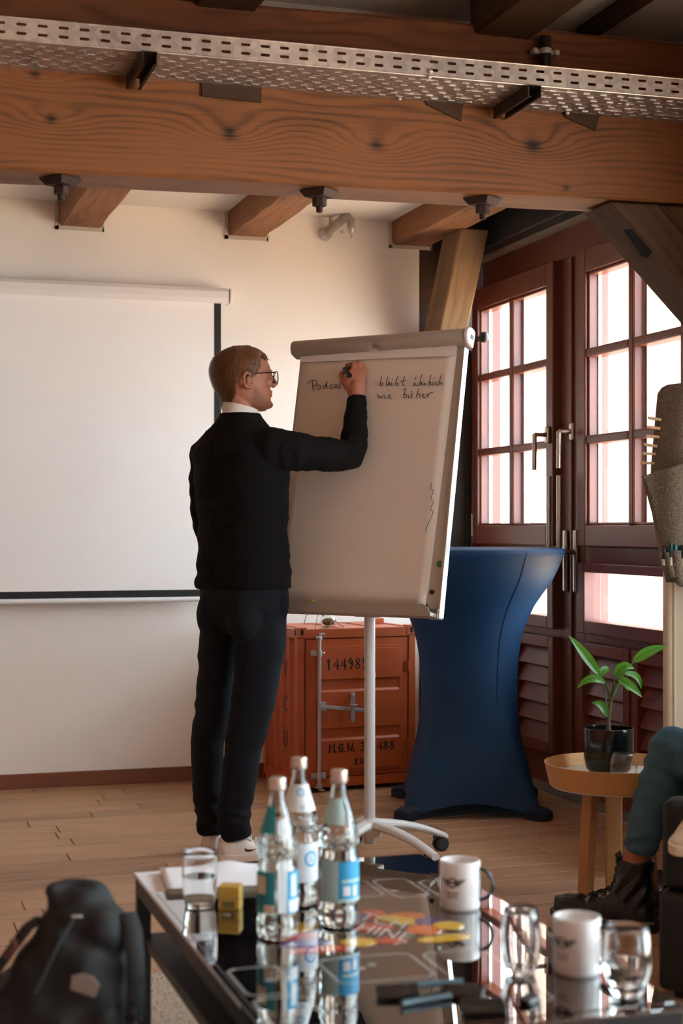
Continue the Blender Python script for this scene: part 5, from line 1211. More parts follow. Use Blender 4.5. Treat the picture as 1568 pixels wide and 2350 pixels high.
# papers and pad on the far left corner
ppm = pm('white_paper', srgb(226, 228, 234), .8, var=.02)
sh1 = MB().add([(.594, 3.425, TZ + .0006), (.594, 3.235, TZ + .0006), (.66, 3.215, TZ + .0006), (.70, 3.42, TZ + .0006)], [(0, 1, 2, 3)]).build('paper_sheet', ppm); so = sh1.modifiers.new('s', 'SOLIDIFY'); so.thickness = .0005; so.offset = 1
tag(sh1, 'single white sheet poking out under the pad at the table corner', 'paper')
pdx = empty('writing_pad', 'thick white writing pad with a buckled top sheet on the table corner', 'notepad', (.622, 3.20, TZ + .0014), -.12)
MB().box(0, .235, 0, .20, 0, .011).build('pad_block', pm('pad_sides', srgb(186, 170, 150), .8, var=.1, vscale=90, aniso=(1, 1, 30)), pdx, bevel=.001)
v = []; f = []; n = 14
for j in range(n + 1):
    for i in range(n + 1):
        a, b = i / n, j / n
        v.append((-.002 + .24 * a, -.003 + .206 * b, .0118 + .010 * math.exp(-((a - .62) / .16) ** 2) * max(0, b - .45) / .55))
for j in range(n):
    for i in range(n): q = j * (n + 1) + i; f.append((q, q + 1, q + n + 2, q + n + 1))
o = MB().add(v, f).build('top_sheet', ppm, pdx, smooth=True); so = o.modifiers.new('s', 'SOLIDIFY'); so.thickness = .0006; so.offset = 1
sh2 = MB().box(.73, .868, 3.205, 3.41, TZ + .0006, TZ + .0012).build('paper_sheet', ppm); tag(sh2, 'white sheets lying flat between the pad and the bottles', 'paper')
sh2.location = (.012, 0, 0)
# black plastic pieces and a clear pen in the foreground
blk = pm('black_plastic', srgb(14, 14, 16), .25)
def wedge(u, d, rz, lab, L=.072, W=.034, h0=.008, h1=.020):
    o = MB().add([(-L / 2, -W / 2, 0), (L / 2, -W / 2, 0), (L / 2, W / 2, 0), (-L / 2, W / 2, 0), (-L / 2, -W / 2, h0), (L / 2, -W / 2, h0 * 1.2), (L / 2, W / 2, h1), (-L / 2, W / 2, h1 * .9)],
                 [(0, 3, 2, 1), (4, 5, 6, 7), (0, 1, 5, 4), (1, 2, 6, 5), (2, 3, 7, 6), (3, 0, 4, 7)]).build('plastic_clip', blk, bevel=.004, seg=3)
    o.location = at_ud(u, d, GZ); o.rotation_euler = (0, 0, rz); return tag(o, lab, 'clip', 'black plastic clips on the near end of the table')
wedge(.092, 2.53, -.15, 'small black plastic clip left of the clear pen')
wedge(.195, 2.53, -.55, 'small black plastic clip in the middle beside the clear pen')
wedge(.222, 2.447, -.2, 'small black plastic clip nearest the bottom of the table', .07, .036, .010, .022)
wedge(.300, 2.50, .6, 'small black plastic clip behind the barrel-shaped tumbler', .036, .022, .008, .014)
pn = MB().tube([at_ud(.095, 2.478, GZ + .006), at_ud(.175, 2.52, GZ + .006)], [.0058, .0052], 12).build('clear_pen', pm('clear_teal_plastic', srgb(70, 96, 104), .15), smooth=True); tag(pn, 'clear blue-grey pen lying among the black clips', 'pen')
pn2 = MB().tube([at_ud(.10, 2.545, GZ + .014), at_ud(.2, 2.60, GZ + .006)], [.0058, .0052], 12).build('clear_pen', bpy.data.materials['clear_teal_plastic'], smooth=True); tag(pn2, 'clear pen lying across the back of the black clips', 'pen')

# ------------------------------------------------------------------ rug
rug_m = pm('beige_pile', srgb(184, 168, 150), .95, var=.3, vscale=300, bump=.8, bscale=220, bdist=.006)
rg_ = MB().box(-1.2, 1.25, .6, 4.10, 0, .006)
rug = rg_.build('rug', rug_m); tag(rug, 'beige short-pile rug under the coffee table and backpack', 'rug')
tf = MB(); rr = random.Random(9)
for k in range(16000):
    x, y = rr.uniform(.35, .85), rr.uniform(2.6, 4.10)
    if k % 3 == 0: x = rr.uniform(.1, .5); y = rr.uniform(3.9, 4.1)
    h = rr.uniform(.004, .009); a = rr.uniform(0, 2 * PI); dx, dy = .0018 * math.cos(a), .0018 * math.sin(a)
    tf.add([(x - dx, y - dy, .005), (x + dx, y + dy, .005), (x + rr.uniform(-.005, .005), y + rr.uniform(-.005, .005), .005 + h)], [(0, 1, 2)])
tf.build('pile', rug_m, rug, kind='stuff')

# ------------------------------------------------------------------ felt organiser on its stand
og = empty('felt_organiser', 'grey felt organiser with pockets hanging on a cream post at the right edge', 'organiser', (2.609, 4.633, 0), -YAW)
felt = NT('grey_felt'); v = felt.coord((1, 1, 1))
felt.set(Base_Color=felt.mix(felt.ramp(felt.noise(v, 170, 4, .75), [(.3, (0, 0, 0, 1)), (.7, (1, 1, 1, 1))]), srgb(58, 50, 43), srgb(138, 124, 108)), Roughness=.95)
felt.b.inputs['Sheen Weight'].default_value = .3
felt.bump(felt.noise(v, 500, 3), .5, .0015); felt = felt.m
k_ = .0014444
def OX(p): return (p - 1552) * k_
def OZ(p): return 1.18 + (1210 - p) * k_
def felt_sheet(rows, yfun, name, n=14, thick=.004):
    v = []; f = []
    for (pyl, xl, pyr, xr) in rows:
        for i in range(n + 1):
            t_ = i / n; px_ = xl + (xr - xl) * t_; py_ = pyl + (pyr - pyl) * t_
            v.append((OX(px_), yfun(px_, py_), OZ(py_)))
    for j in range(len(rows) - 1):
        for i in range(n): q = j * (n + 1) + i; f.append((q, q + 1, q + n + 2, q + n + 1))
    o = MB().add(v, f).build(name, felt, og, smooth=True, sharp=60)
    so = o.modifiers.new('s', 'SOLIDIFY'); so.thickness = thick; so.offset = 1
    return o
yb_ = lambda p, q: -.105 + .07 * ((p - 1600) / 100) ** 2 + .010 * math.sin((p - 1500) / 14 + (q - 900) / 90)
felt_sheet([(886, 1524, 878, 1676), (893, 1512, 884, 1688), (905, 1504, 893, 1696), (930, 1502, 930, 1698), (1000, 1497, 1000, 1700), (1070, 1492, 1070, 1704), (1150, 1490, 1150, 1706), (1250, 1502, 1250, 1700), (1335, 1520, 1335, 1690)], yb_, 'felt_back')
yp_ = lambda p, q: -.150 + .055 * ((p - 1600) / 115) ** 2 + .007 * math.sin((p - 1470) / 12)
felt_sheet([(1095, 1463, 1050, 1600), (1110, 1467, 1072, 1604), (1140, 1475, 1120, 1610), (1190, 1488, 1180, 1616), (1230, 1497, 1230, 1616), (1280, 1502, 1280, 1612), (1300, 1508, 1300, 1608), (1325, 1520, 1325, 1604), (1343, 1540, 1343, 1596)], yp_, 'felt_pocket', thick=.0035)
felt_sheet([(1040, 1604, 960, 1720), (1100, 1608, 1060, 1716), (1200, 1612, 1200, 1712), (1300, 1608, 1300, 1704)], lambda p, q: -.13 + .05 * ((p - 1650) / 100) ** 2, 'felt_pocket')
for x0, x1, zt_, zb_ in ((1500, 1519, 1266, 1322), (1519, 1543, 1262, 1338), (1543, 1570, 1260, 1345), (1570, 1598, 1258, 1346)):
    rs = []
    for j in range(7):
        t_ = j / 6; q = zt_ + (zb_ - zt_) * t_
        sh_x = 14 * t_ ** 1.4
        ring = []
        for i in range(13):
            a = PI * i / 12
            pxx = (x0 + x1) / 2 + sh_x - math.cos(a) * (x1 - x0) / 2
            ring.append((OX(pxx), yp_(pxx, q) - .003 - .016 * math.sin(a) * (1 - .45 * t_), OZ(q)))
        rs.append(ring)
    v = [p for r_ in rs for p in r_]; f = []
    for j in range(6):
        for i in range(12): q = j * 13 + i; f.append((q, q + 1, q + 14, q + 13))
    o = MB().add(v, f).build('pen_loop', felt, og, smooth=True); so = o.modifiers.new('s', 'SOLIDIFY'); so.thickness = .003; so.offset = 1
stitch = MB()
for (a, b) in (((1463, 1095), (1600, 1050)),):
    for k in range(30):
        p = a[0] + (b[0] - a[0]) * k / 30; q = a[1] + (b[1] - a[1]) * k / 30 + 5
        stitch.box(OX(p), OX(p + 2.6), yp_(p, q) - .0052, yp_(p, q) - .0042, OZ(q) - .0006, OZ(q) + .0006)
stitch.build('stitching', pm('pale_thread', srgb(190, 180, 165), .8), og)
cr = pm('cream_profile', srgb(214, 200, 174), .35, var=.03)
post = MB()
pp_ = []
for k in range(28):
    a = 2 * PI * k / 28; c_, s_ = math.cos(a), math.sin(a)
    rx = .058 * (abs(c_) ** .45) * (1 if c_ > 0 else -1); ry = .036 * (abs(s_) ** .45) * (1 if s_ > 0 else -1)
    pp_.append((OX(1564) + rx, ry))
post.prism(pp_, .012, 1.62, lambda a, b, d: (a, b, d))
for g in (-.030, .006, .036): post.tube([(OX(1564) + g, -.034, .012), (OX(1564) + g, -.034, 1.4)], .006, 10)
post.build('post', cr, og, smooth=True, sharp=30)
MB().box(-.17, .20, -.15, .15, 0, .012).build('base_plate', M_['black_metal'], og, bevel=.003)
MB().tube([(OX(1530), -.02, 1.60), (OX(1690), -.02, 1.60)], .010, 10).build('hanger_bar', alu2, og, smooth=True)
pins = [(1497, 963, -.16), (1495, 983, -.14), (1493, 1003, -.10), (1489, 1023, -.16), (1487, 1042, -.06), (1484, 1063, -.04)]
ordn = ['topmost', 'second from the top', 'third from the top', 'fourth from the top', 'fifth from the top', 'lowest']
pinw = pm('clothespin_wood', srgb(196, 158, 120), .7, var=.15, vscale=60)
def ogw(x, y, z):
    return (2.609 + x * math.cos(YAW) + y * math.sin(YAW), 4.633 - x * math.sin(YAW) + y * math.cos(YAW), z)
for i, (p, q, sl) in enumerate(pins):
    cpn = empty('clothespin', 'wooden clothespin on the felt edge, %s of the six' % ordn[i], 'clothespin', ogw(OX(p), yb_(p + 8, q) - .004, OZ(q)), -YAW, group='wooden clothespins along the felt edge')
    for s_ in (-1, 1):
        Mx = Matrix.Rotation(-sl, 4, 'Y')
        MB().add([(-.022, s_ * .0008 - .003 * s_, -.0045), (.022, s_ * .0008 + .0025 * s_, -.0045), (.022, s_ * .0008 + .0025 * s_, .0045), (-.022, s_ * .0008 + .0045 * s_ - .003 * s_, .0045),
                  (-.022, s_ * .0062, -.0045), (.022, s_ * .0075, -.0045), (.022, s_ * .0075, .0045), (-.022, s_ * .0062, .0045)],
                 [(0, 1, 2, 3), (7, 6, 5, 4), (0, 4, 5, 1), (1, 5, 6, 2), (2, 6, 7, 3), (3, 7, 4, 0)]).build('jaw', pinw, cpn, M=Mx, bevel=.0006)
    MB().tube([(.004, -.008, 0), (.004, .008, 0)], .0022, 8).build('spring', M_['zinc'], cpn)
for p, q, hgt, rad, col, lab in ((1507, 1262, .034, .0095, srgb(30, 26, 24), 'black-capped marker in the first felt loop'), (1520, 1252, .046, .0070, srgb(18, 62, 58), 'dark green marker in the felt loops'), (1529, 1255, .040, .0065, srgb(20, 92, 100), 'teal marker in the felt loops'), (1546, 1256, .036, .0105, srgb(22, 34, 30), 'thick dark marker in the felt loops'), (1566, 1240, .052, .0095, srgb(190, 34, 30), 'red-capped marker in the felt loops')):
    x, y, z = ogw(OX(p), yp_(p, q) - .011, OZ(1264) - .045)
    mk = empty('marker_pen', lab, 'marker', (x, y, z), group=None)
    hh = OZ(q) - z + hgt * .25
    MB().lathe([(.002, 0), (rad * .9, 0), (rad * .9, hh * .35), (.002, hh * .35)], 16).build('barrel', pm('marker_barrel', srgb(196, 190, 170), .4) if not bpy.data.materials.get('marker_barrel') else bpy.data.materials['marker_barrel'], mk, smooth=True, sharp=40)
    MB().lathe([(.002, hh * .35), (rad, hh * .35), (rad, hh * .92), (rad * .8, hh), (.002, hh)], 16).build('cap', pm('marker_cap_%d' % p, col, .35), mk, smooth=True, sharp=40)
# ------------------------------------------------------------------ people: helpers
def fused(mb, voxel, smooth=6, name='body', deform=None, factor=.5):
    # one continuous surface from overlapping closed lofts
    me = bpy.data.meshes.new(name); me.from_pydata(mb.v, [], mb.f); me.update()
    bm = bmesh.new(); bm.from_mesh(me); bmesh.ops.recalc_face_normals(bm, faces=bm.faces); bm.to_mesh(me); bm.free()
    o = bpy.data.objects.new(name, me); C.objects.link(o)
    r = o.modifiers.new('r', 'REMESH'); r.mode = 'VOXEL'; r.voxel_size = voxel
    if smooth:
        s_ = o.modifiers.new('s', 'SMOOTH'); s_.iterations = smooth; s_.factor = factor
    bpy.context.view_layer.update()
    out = bpy.data.meshes.new_from_object(o.evaluated_get(bpy.context.evaluated_depsgraph_get()))
    bpy.data.objects.remove(o); bpy.data.meshes.remove(me)
    out.name = name
    if deform is not None:
        n = len(out.vertices); co = np.empty(n * 3); no = np.empty(n * 3)
        out.vertices.foreach_get('co', co); out.vertices.foreach_get('normal', no)
        co = co.reshape(-1, 3); no = no.reshape(-1, 3)
        co = deform(co, no); out.vertices.foreach_set('co', co.ravel()); out.update()
    return out
def ell_ring(cx, cy, z, r_, f_, a, b, n=28, e=2.3):
    ring = []
    for k in range(n):
        t_ = 2 * PI * k / n; ct_, st_ = math.cos(t_), math.sin(t_)
        p = a * abs(ct_) ** (2 / e) * (1 if ct_ > 0 else -1); q = b * abs(st_) ** (2 / e) * (1 if st_ > 0 else -1)
        ring.append((cx + r_[0] * p + f_[0] * q, cy + r_[1] * p + f_[1] * q, z))
    return ring
skin_t = NT('skin'); v = v_skin = skin_t.coord((1, 1, 1))
skin_t.set(Base_Color=skin_t.mix(skin_t.noise(v, 45, 4), srgb(150, 92, 67), srgb(178, 117, 90)), Roughness=.55)
skin_t.b.inputs['Subsurface Weight'].default_value = .08; skin_t.b.inputs['Subsurface Radius'].default_value = (.012, .004, .002)
skin_t.bump(skin_t.noise(v, 350, 3), .15, .0008); skin = skin_t.m
knit = NT('black_knit'); v = knit.coord((1, 1, 1))
knit.set(Base_Color=knit.mix(knit.noise(v, 500, 2), srgb(9, 8, 8), srgb(17, 15, 14)), Roughness=.95)
knit.b.inputs['Specular IOR Level'].default_value = .2
knit.bump(knit.math('ADD', knit.noise(v, 900, 2), knit.math('MULTIPLY', knit.noise(v, 22, 3), 3.0)), .35, .003); knit = knit.m
def denim(name, a, b):
    t = NT(name); v = t.coord((1, 1, 1))
    f = t.math('ADD', t.math('MULTIPLY', t.noise(v, 9, 4), .7), t.math('MULTIPLY', t.noise(t.coord((1, 1, .25)), 900, 2), .35))
    t.set(Base_Color=t.ramp(f, [(.3, a), (.75, b)]), Roughness=.85); t.b.inputs['Specular IOR Level'].default_value = .25
    t.bump(t.math('ADD', t.noise(v, 700, 2), t.math('MULTIPLY', t.noise(v, 20, 3), 3.0)), .35, .003)
    return t.m
dark_denim = denim('dark_navy_trousers', srgb(8, 9, 13), srgb(19, 23, 31))
blue_denim = denim('blue_jeans', srgb(38, 66, 84), srgb(84, 120, 138))
hair_m = NT('brown_hair'); v = hair_m.coord((1, 1, 1))
hair_m.set(Base_Color=hair_m.mix(hair_m.noise(v, 70, 4), srgb(50, 29, 17), srgb(106, 68, 41)), Roughness=.5); hair_m = hair_m.m
hair_s = NT('brown_hair_strand'); oi_ = hair_s.coord((1, 1, 1))
hair_s.set(Base_Color=hair_s.mix(hair_s.noise(oi_, 130, 3), srgb(56, 32, 18), srgb(150, 100, 60)), Roughness=.45); hair_s = hair_s.m
shirt_m = pm('white_collar', srgb(222, 216, 206), .8, var=.03)

# head levels: height above chin, back, front, half width
HL = [(-.004, -.005, .070, .022), (.008, -.03, .089, .038), (.022, -.05, .093, .049), (.045, -.07, .092, .058), (.07, -.084, .092, .065), (.09, -.093, .092, .070), (.115, -.100, .091, .0745), (.13, -.102, .0955, .076), (.15, -.102, .093, .0765), (.17, -.097, .085, .0735), (.188, -.084, .068, .064), (.203, -.058, .040, .046), (.213, -.025, .008, .022)]
def head_at(z, t_, off=0.0):
    zs = [h[0] for h in HL]
    z = min(max(z, zs[0]), zs[-1])
    for a, b in zip(HL[:-1], HL[1:]):
        if a[0] <= z <= b[0]:
            k = (z - a[0]) / (b[0] - a[0]); h = [a[i] + (b[i] - a[i]) * k for i in range(4)]; break
    cx = (h[1] + h[2]) / 2; rl = (h[2] - h[1]) / 2 + off; rw = h[3] + off
    ct_, st_ = math.cos(t_), math.sin(t_); e = 2.25
    return (cx + rl * abs(ct_) ** (2 / e) * (1 if ct_ > 0 else -1), rw * abs(st_) ** (2 / e) * (1 if st_ > 0 else -1), z)
def head_parts(mb, H):
    # H maps head coordinates (forward, right, up from chin) to the figure
    mb.rings([[H(*head_at(h[0], 2 * PI * k / 32)) for k in range(32)] for h in HL])
    mb.tube([H(.087, 0, .130), H(.095, 0, .118), (H(.107, 0, .103)), H(.1155, 0, .0925), H(.106, 0, .084)], [.006, .0075, .0095, .0115, .009], 12, round_ends=True)
    for s_ in (-1, 1):
        mb.ell(H(.0985, s_ * .011, .0875), (.009, .008, .0075), 10, 8)
        mb.tube([H(.088, s_ * .012, .128), H(.089, s_ * .03, .131), H(.078, s_ * .048, .127)], [.008, .0085, .007], 10, round_ends=True)
        mb.ell(H(.064, s_ * .046, .092), (.026, .016, .020), 14, 10)
        # ear: rim, lobe, inner fold
        ear = []
        for k in range(10):
            a = R(-120 + 260 * k / 9)
            ear.append(H(-.012 - .016 * math.cos(a) * .9, s_ * (.080 + .006 * math.cos(a * .5)), .100 + .027 * math.sin(a)))
        mb.tube(ear, [.005, .0055, .006, .006, .006, .006, .006, .006, .0055, .005], 8, round_ends=True)
        mb.ell(H(-.009, s_ * .0765, .100), (.012, .006, .020), 10, 8)
        mb.ell(H(-.004, s_ * .077, .074), (.008, .005, .009), 10, 8)
        mb.ell(H(.006, s_ * .074, .094), (.006, .005, .007), 8, 6)
    mb.tube([H(.085, -.022, .0605), H(.0975, 0, .0645), H(.085, .022, .0605)], [.004, .0062, .004], 10, round_ends=True)
    mb.tube([H(.085, -.020, .051), H(.0965, 0, .050), H(.085, .020, .051)], [.004, .0065, .004], 10, round_ends=True)
    mb.ell(H(.084, 0, .018), (.019, .021, .015), 12, 8)

# ------------------------------------------------------------------ the man at the flipchart
PXM = .0015556
def L(px_, py_, y=0.0): return Vector(((px_ - 545) * PXM, y, 1.18 + (1210 - py_) * PXM))
man = empty('person', 'man in a black sweater and dark trousers writing on the flipchart', 'person', (1.314, 5.456, 0), -YAW)
fT = (.64, .77); rT = (.77, -.64)
TH = R(20)
hc = Vector((.022, .025, 1.598))
def H(f, r, u):
    tilt = R(3)
    f2 = f * math.cos(tilt) - (u - .1) * math.sin(tilt); u2 = .1 + f * math.sin(tilt) + (u - .1) * math.cos(tilt)
    k = 1.03
    return Vector((hc.x + k * (f2 * math.cos(TH) + r * math.sin(TH)), hc.y + k * (f2 * math.sin(TH) - r * math.cos(TH)), hc.z + k * u2))
sk = MB()
head_parts(sk, H)
sk.tube([(.008, .0, 1.46), (.010, .005, 1.55), H(-.030, 0, .03), H(-.022, 0, .08)], [.062, .056, .053, .056], 20, round_ends=True)
# trunk and limbs inside the clothes so that the figure is one body
sk.rings([ell_ring(.02, 0, z, rT, fT, a, b) for z, a, b in ((.86, .13, .10), (1.0, .15, .105), (1.2, .145, .095), (1.38, .155, .095), (1.47, .12, .075), (1.52, .06, .05))])
sk.tube([(.10, -.08, 1.46), (.165, -.115, 1.452), (.29, -.045, 1.44), (.405, .03, 1.437), (.416, .055, 1.53), L(820, 912, .095), L(817, 880, .100)], [.046, .046, .038, .030, .028, .0265, .029], 14, round_ends=True)
# writing hand: palm, four curled fingers, thumb
mid_ = lambda p, q, t_: Vector(p) * (1 - t_) + Vector(q) * t_
palm = []
for (a, b, ya, yb_, ra, rb) in ((802, 836, .098, .100, .015, .014), (794, 840, .098, .106, .016, .014), (790, 842, .102, .112, .0165, .0145), (796, 842, .110, .120, .0155, .014), (806, 840, .118, .126, .0135, .013)):
    pass
def slab(rows, n=18):
    rs = []
    for (pa, pb, th) in rows:
        pa, pb = Vector(pa), Vector(pb); d = (pb - pa); hw = d.length / 2; d.normalize(); c_ = (pa + pb) / 2
        nrm = Vector((0, -1, 0)); nrm = (nrm - d * nrm.dot(d)).normalized()
        rs.append([c_ + d * hw * (abs(math.cos(q)) ** .8) * (1 if math.cos(q) > 0 else -1) + nrm * th * (abs(math.sin(q)) ** .8) * (1 if math.sin(q) > 0 else -1) for q in [2 * PI * k / n for k in range(n)]])
    return rs
sk.rings(slab([(L(801, 908, .098), L(838, 908, .098), .019), (L(796, 893, .098), L(839, 893, .100), .019), (L(788, 876, .100), L(841, 876, .104), .020), (L(790, 860, .104), L(842, 860, .112), .020), (L(798, 846, .110), L(841, 848, .118), .017), (L(806, 836, .118), L(838, 840, .124), .012)]))
FG = [((812, 842, .112), (813, 826, .122), (797, 829, .142), (795, 842, .152)),
      ((823, 841, .117), (826, 823, .130), (810, 829, .154), (801, 842, .160)),
      ((832, 845, .122), (836, 830, .140), (822, 836, .162), (810, 849, .163)),
      ((838, 854, .122), (841, 842, .142), (829, 849, .162), (819, 858, .160))]
for i, jn in enumerate(FG):
    r0 = (.0098, .0100, .0095, .0085)[i]
    sk.tube([L(*p) for p in jn], [r0 * 1.08, r0, r0 * .92, r0 * .82], 12, round_ends=True)
sk.tube([L(800, 884, .100), L(786, 868, .112), L(782, 852, .128), L(791, 843, .146)], [.0155, .0125, .0105, .009], 12, round_ends=True)
# the hidden left hand in front of the waist
lh = Vector((-.02, .30, 1.06))
sk.tube([(-.115, .11, 1.45), (-.122, .115, 1.18), (-.06, .25, 1.09), lh], [.045, .036, .028, .026], 12, round_ends=True)
for i in range(4):
    b_ = lh + Vector((.012, .03, -.014 + .0 * i)) + Vector((0, 0, .018 * (1.5 - i)))
    sk.tube([lh + Vector((0, .0, .016 * (1.5 - i))), b_, b_ + Vector((.03, .028, -.004)), b_ + Vector((.05, .015, -.008))], [.011, .0095, .009, .008], 10, round_ends=True)
sk.tube([lh + Vector((0, 0, .03)), lh + Vector((.012, .005, .055)), lh + Vector((.03, .02, .066))], [.012, .0105, .009], 10, round_ends=True)
# ankles
RF, LF = Vector((-.012, -.045, 0)), Vector((-.100, .070, 0))
body_me = fused(sk, .0036, 4, 'body')
body = link_mesh(body_me, 'body', skin, man, smooth=True, sharp=0)
# finger nails
nl = MB()
for p in ((795, 843, .160), (801, 843, .168)):
    nl.ell(L(*p), (.004, .002, .005), 8, 6)
nl.build('nails', pm('nail', srgb(206, 160, 138), .35), body, smooth=True)
# stubble: the beard shadow is part of the skin's own colour, stored per vertex
att = body_me.color_attributes.new('stubble', 'FLOAT_COLOR', 'POINT')
cv = []
for vt in body_me.vertices:
    q = vt.co - hc
    fq = (q.x * math.cos(TH) + q.y * math.sin(TH)) / 1.03; rq = (q.x * math.sin(TH) - q.y * math.cos(TH)) / 1.03; uq = q.z / 1.03
    m_ = 0.0
    if -.02 < fq < .13 and abs(rq) < .09 and -.02 < uq < .12:
        top_ = .036 + .055 * min(1, max(0, (.085 - fq) / .07)) + (.030 if fq > .088 and abs(rq) < .022 else 0)
        m_ = min(1, max(0, (top_ - uq) / .018)) * min(1, max(0, (fq - .004) / .02)) * min(1, max(0, (uq + .012) / .012))
        if fq > .09 and abs(rq) < .02 and .044 < uq < .070: m_ *= .15
    cv += [m_, m_, m_, 1]
att.data.foreach_set('color', cv)
at_ = skin_t.new('ShaderNodeAttribute', attribute_name='stubble')
old_ = skin_t.b.inputs['Base Color'].links[0].from_socket
dots = skin_t.math('MULTIPLY', at_.outputs['Fac'], skin_t.math('MULTIPLY_ADD', skin_t.noise(v_skin, 420, 2), .9, .12))
skin_t.link(skin_t.mix(dots, old_, srgb(96, 62, 46)), skin_t.b.inputs['Base Color'])
eye = MB()
for s_ in (-1, 1): eye.ell(H(.0735, s_ * .030, .112), (.010, .010, .010), 14, 10)
eye.build('eyes', pm('eye_white', srgb(214, 206, 198), .2, var=.02), man, smooth=True)
ir = MB()
for s_ in (-1, 1): ir.ell(H(.0818, s_ * .0300, .112), (.0035, .0045, .0055), 12, 8)
ir.build('irises', pm('iris', srgb(48, 58, 66), .2), man, smooth=True)
# hair cap and strands
def hairline(t_):
    d = abs(math.degrees(math.atan2(math.sin(t_), math.cos(t_))))
    pts = [(0, .176), (28, .180), (50, .190), (66, .166), (78, .128), (86, .112), (93, .118), (100, .132), (112, .118), (124, .070), (140, .030), (180, .006)]
    for a, b in zip(pts[:-1], pts[1:]):
        if a[0] <= d <= b[0]: return a[1] + (b[1] - a[1]) * (d - a[0]) / (b[0] - a[0])
    return .03
def hair_at(z, t_, o_):
    # below the ears the hair lies on the neck instead of following the skull inwards
    bk = min(1, max(0, (abs(math.degrees(math.atan2(math.sin(t_), math.cos(t_)))) - 105) / 25))
    zc = z + (max(z, .048) - z) * bk
    p = head_at(zc, t_, o_ * (1 - .45 * (1 - min(1, abs(math.degrees(math.atan2(math.sin(t_), math.cos(t_)))) / 75))) + .003 * bk * min(1, max(0, (.06 - z) / .045)))
    return (p[0], p[1], z)
v = []; f = []
NT_, NZ = 96, 22
for i in range(NT_):
    t_ = 2 * PI * i / NT_; z0 = hairline(t_)
    for j in range(NZ + 1):
        k = j / NZ; z = z0 + (.2125 - z0) * k
        o_ = .002 + .011 * min(1, k * 3.0) ** .7 + .0022 * math.sin(t_ * 23 + k * 5) * (1 - k) + .0012 * math.sin(t_ * 51 + 3 * k)
        p = hair_at(z, t_, o_)
        up = max(0, (z - .17) / .0425) ** 1.2 * .011
        v.append(H(p[0], p[1], p[2] + up + (.004 if k == 0 else 0) * 0))
for i in range(NT_):
    for j in range(NZ):
        a = i * (NZ + 1) + j; b = ((i + 1) % NT_) * (NZ + 1) + j
        f.append((a, b, b + 1, a + 1))
v.append(H(-.012, 0, .2265)); top_i = len(v) - 1
for i in range(NT_): f.append((i * (NZ + 1) + NZ, ((i + 1) % NT_) * (NZ + 1) + NZ, top_i))
# inner lining closes the cap
hair = MB().add(v, f).build('hair', hair_m, man, smooth=True, sharp=0)
rg = random.Random(12)
sd = MB()
for q in range(4200):
    t_ = rg.uniform(-PI, PI); z0 = hairline(t_)
    k0 = rg.uniform(0.05, 1.0); z1 = z0 + (.213 - z0) * k0; ln = rg.uniform(.025, .055)
    pts = []
    dt = rg.uniform(-.1, .1) + (.35 * (1 if t_ > 0 else -1) if abs(t_) < 1.2 else 0)
    for s_ in range(4):
        u = s_ / 3; z = z1 - ln * u
        if z < z0 - .004: z = z0 - .004
        tt = t_ + dt * u
        kk = max(0, min(1, (z - z0) / (.2125 - z0)))
        o_ = .004 + .012 * min(1, kk * 3.0) ** .7 + rg.uniform(0, .0030) + .0022 * u
        p = hair_at(z, tt, o_); up = max(0, (z - .17) / .0425) ** 1.2 * .0115
        pts.append(H(p[0], p[1], p[2] + up))
    w = .0011
    vs = []
    for i, p in enumerate(pts):
        tg = pts[min(i + 1, 3)] - pts[max(i - 1, 0)]
        sd_ = tg.cross(p - H(0, 0, .12)); sd_ = sd_.normalized() if sd_.length > 1e-9 else Vector((1, 0, 0))
        ww = w * (1 - .75 * i / 3)
        vs += [p - sd_ * ww, p + sd_ * ww]
    sd.add(vs, [(0, 1, 3, 2), (2, 3, 5, 4), (4, 5, 7, 6)])
# quiff lifted over the forehead and some loose hairs
for q in range(420):
    r0 = rg.uniform(-.052, .052); f0 = rg.uniform(.015, .062)
    b_ = (f0, r0, .203 - 1.9 * max(0, f0 - .02) ** 1.25 - 4.2 * r0 * r0)
    e_ = (f0 + rg.uniform(.012, .028), r0 + rg.uniform(-.012, .012), b_[2] + rg.uniform(.006, .016))
    m__ = ((b_[0] + e_[0]) / 2, (b_[1] + e_[1]) / 2, max(b_[2], e_[2]) + .004)
    vs = []
    for i, p in enumerate((b_, m__, e_)):
        P = H(*p); ww = .0008 * (1 - .4 * i)
        vs += [P + Vector((0, ww, ww)), P - Vector((0, ww, ww))]
    sd.add(vs, [(0, 1, 3, 2), (2, 3, 5, 4)])
sd.build('strands', hair_s, hair, kind='stuff')
# glasses
gm = pm('tortoise_frame', srgb(38, 20, 18), .25)
gls = empty('glasses_group', '', None) if False else None
gf = MB()
for s_ in (-1, 1):
    rim_ = []
    for k in range(24):
        a = 2 * PI * k / 24
        ca, sa = math.cos(a), math.sin(a)
        rr_ = .0245 * abs(ca) ** .7 * (1 if ca > 0 else -1); uu_ = .020 * abs(sa) ** .7 * (1 if sa > 0 else -1)
        rim_.append(H(.1075 - .10 * abs(rr_ * s_ + .033 * s_) ** 1.6, s_ * .033 + rr_, .111 + uu_))
    gf.tube(rim_ + [rim_[0], rim_[1]], .0019, 8)
    gf.tube([H(.099, s_ * .058, .124), H(.092, s_ * .071, .125), H(.05, s_ * .0785, .124), H(.0, s_ * .083, .121), H(-.012, s_ * .084, .114), H(-.028, s_ * .083, .098)], [.0026, .0024, .0019, .0019, .0018, .0016], 8)
gf.tube([H(.108, -.010, .117), H(.112, 0, .120), H(.108, .010, .117)], .0019, 8)
gfo = gf.build('glasses', gm, man, smooth=True)
ln_ = MB()
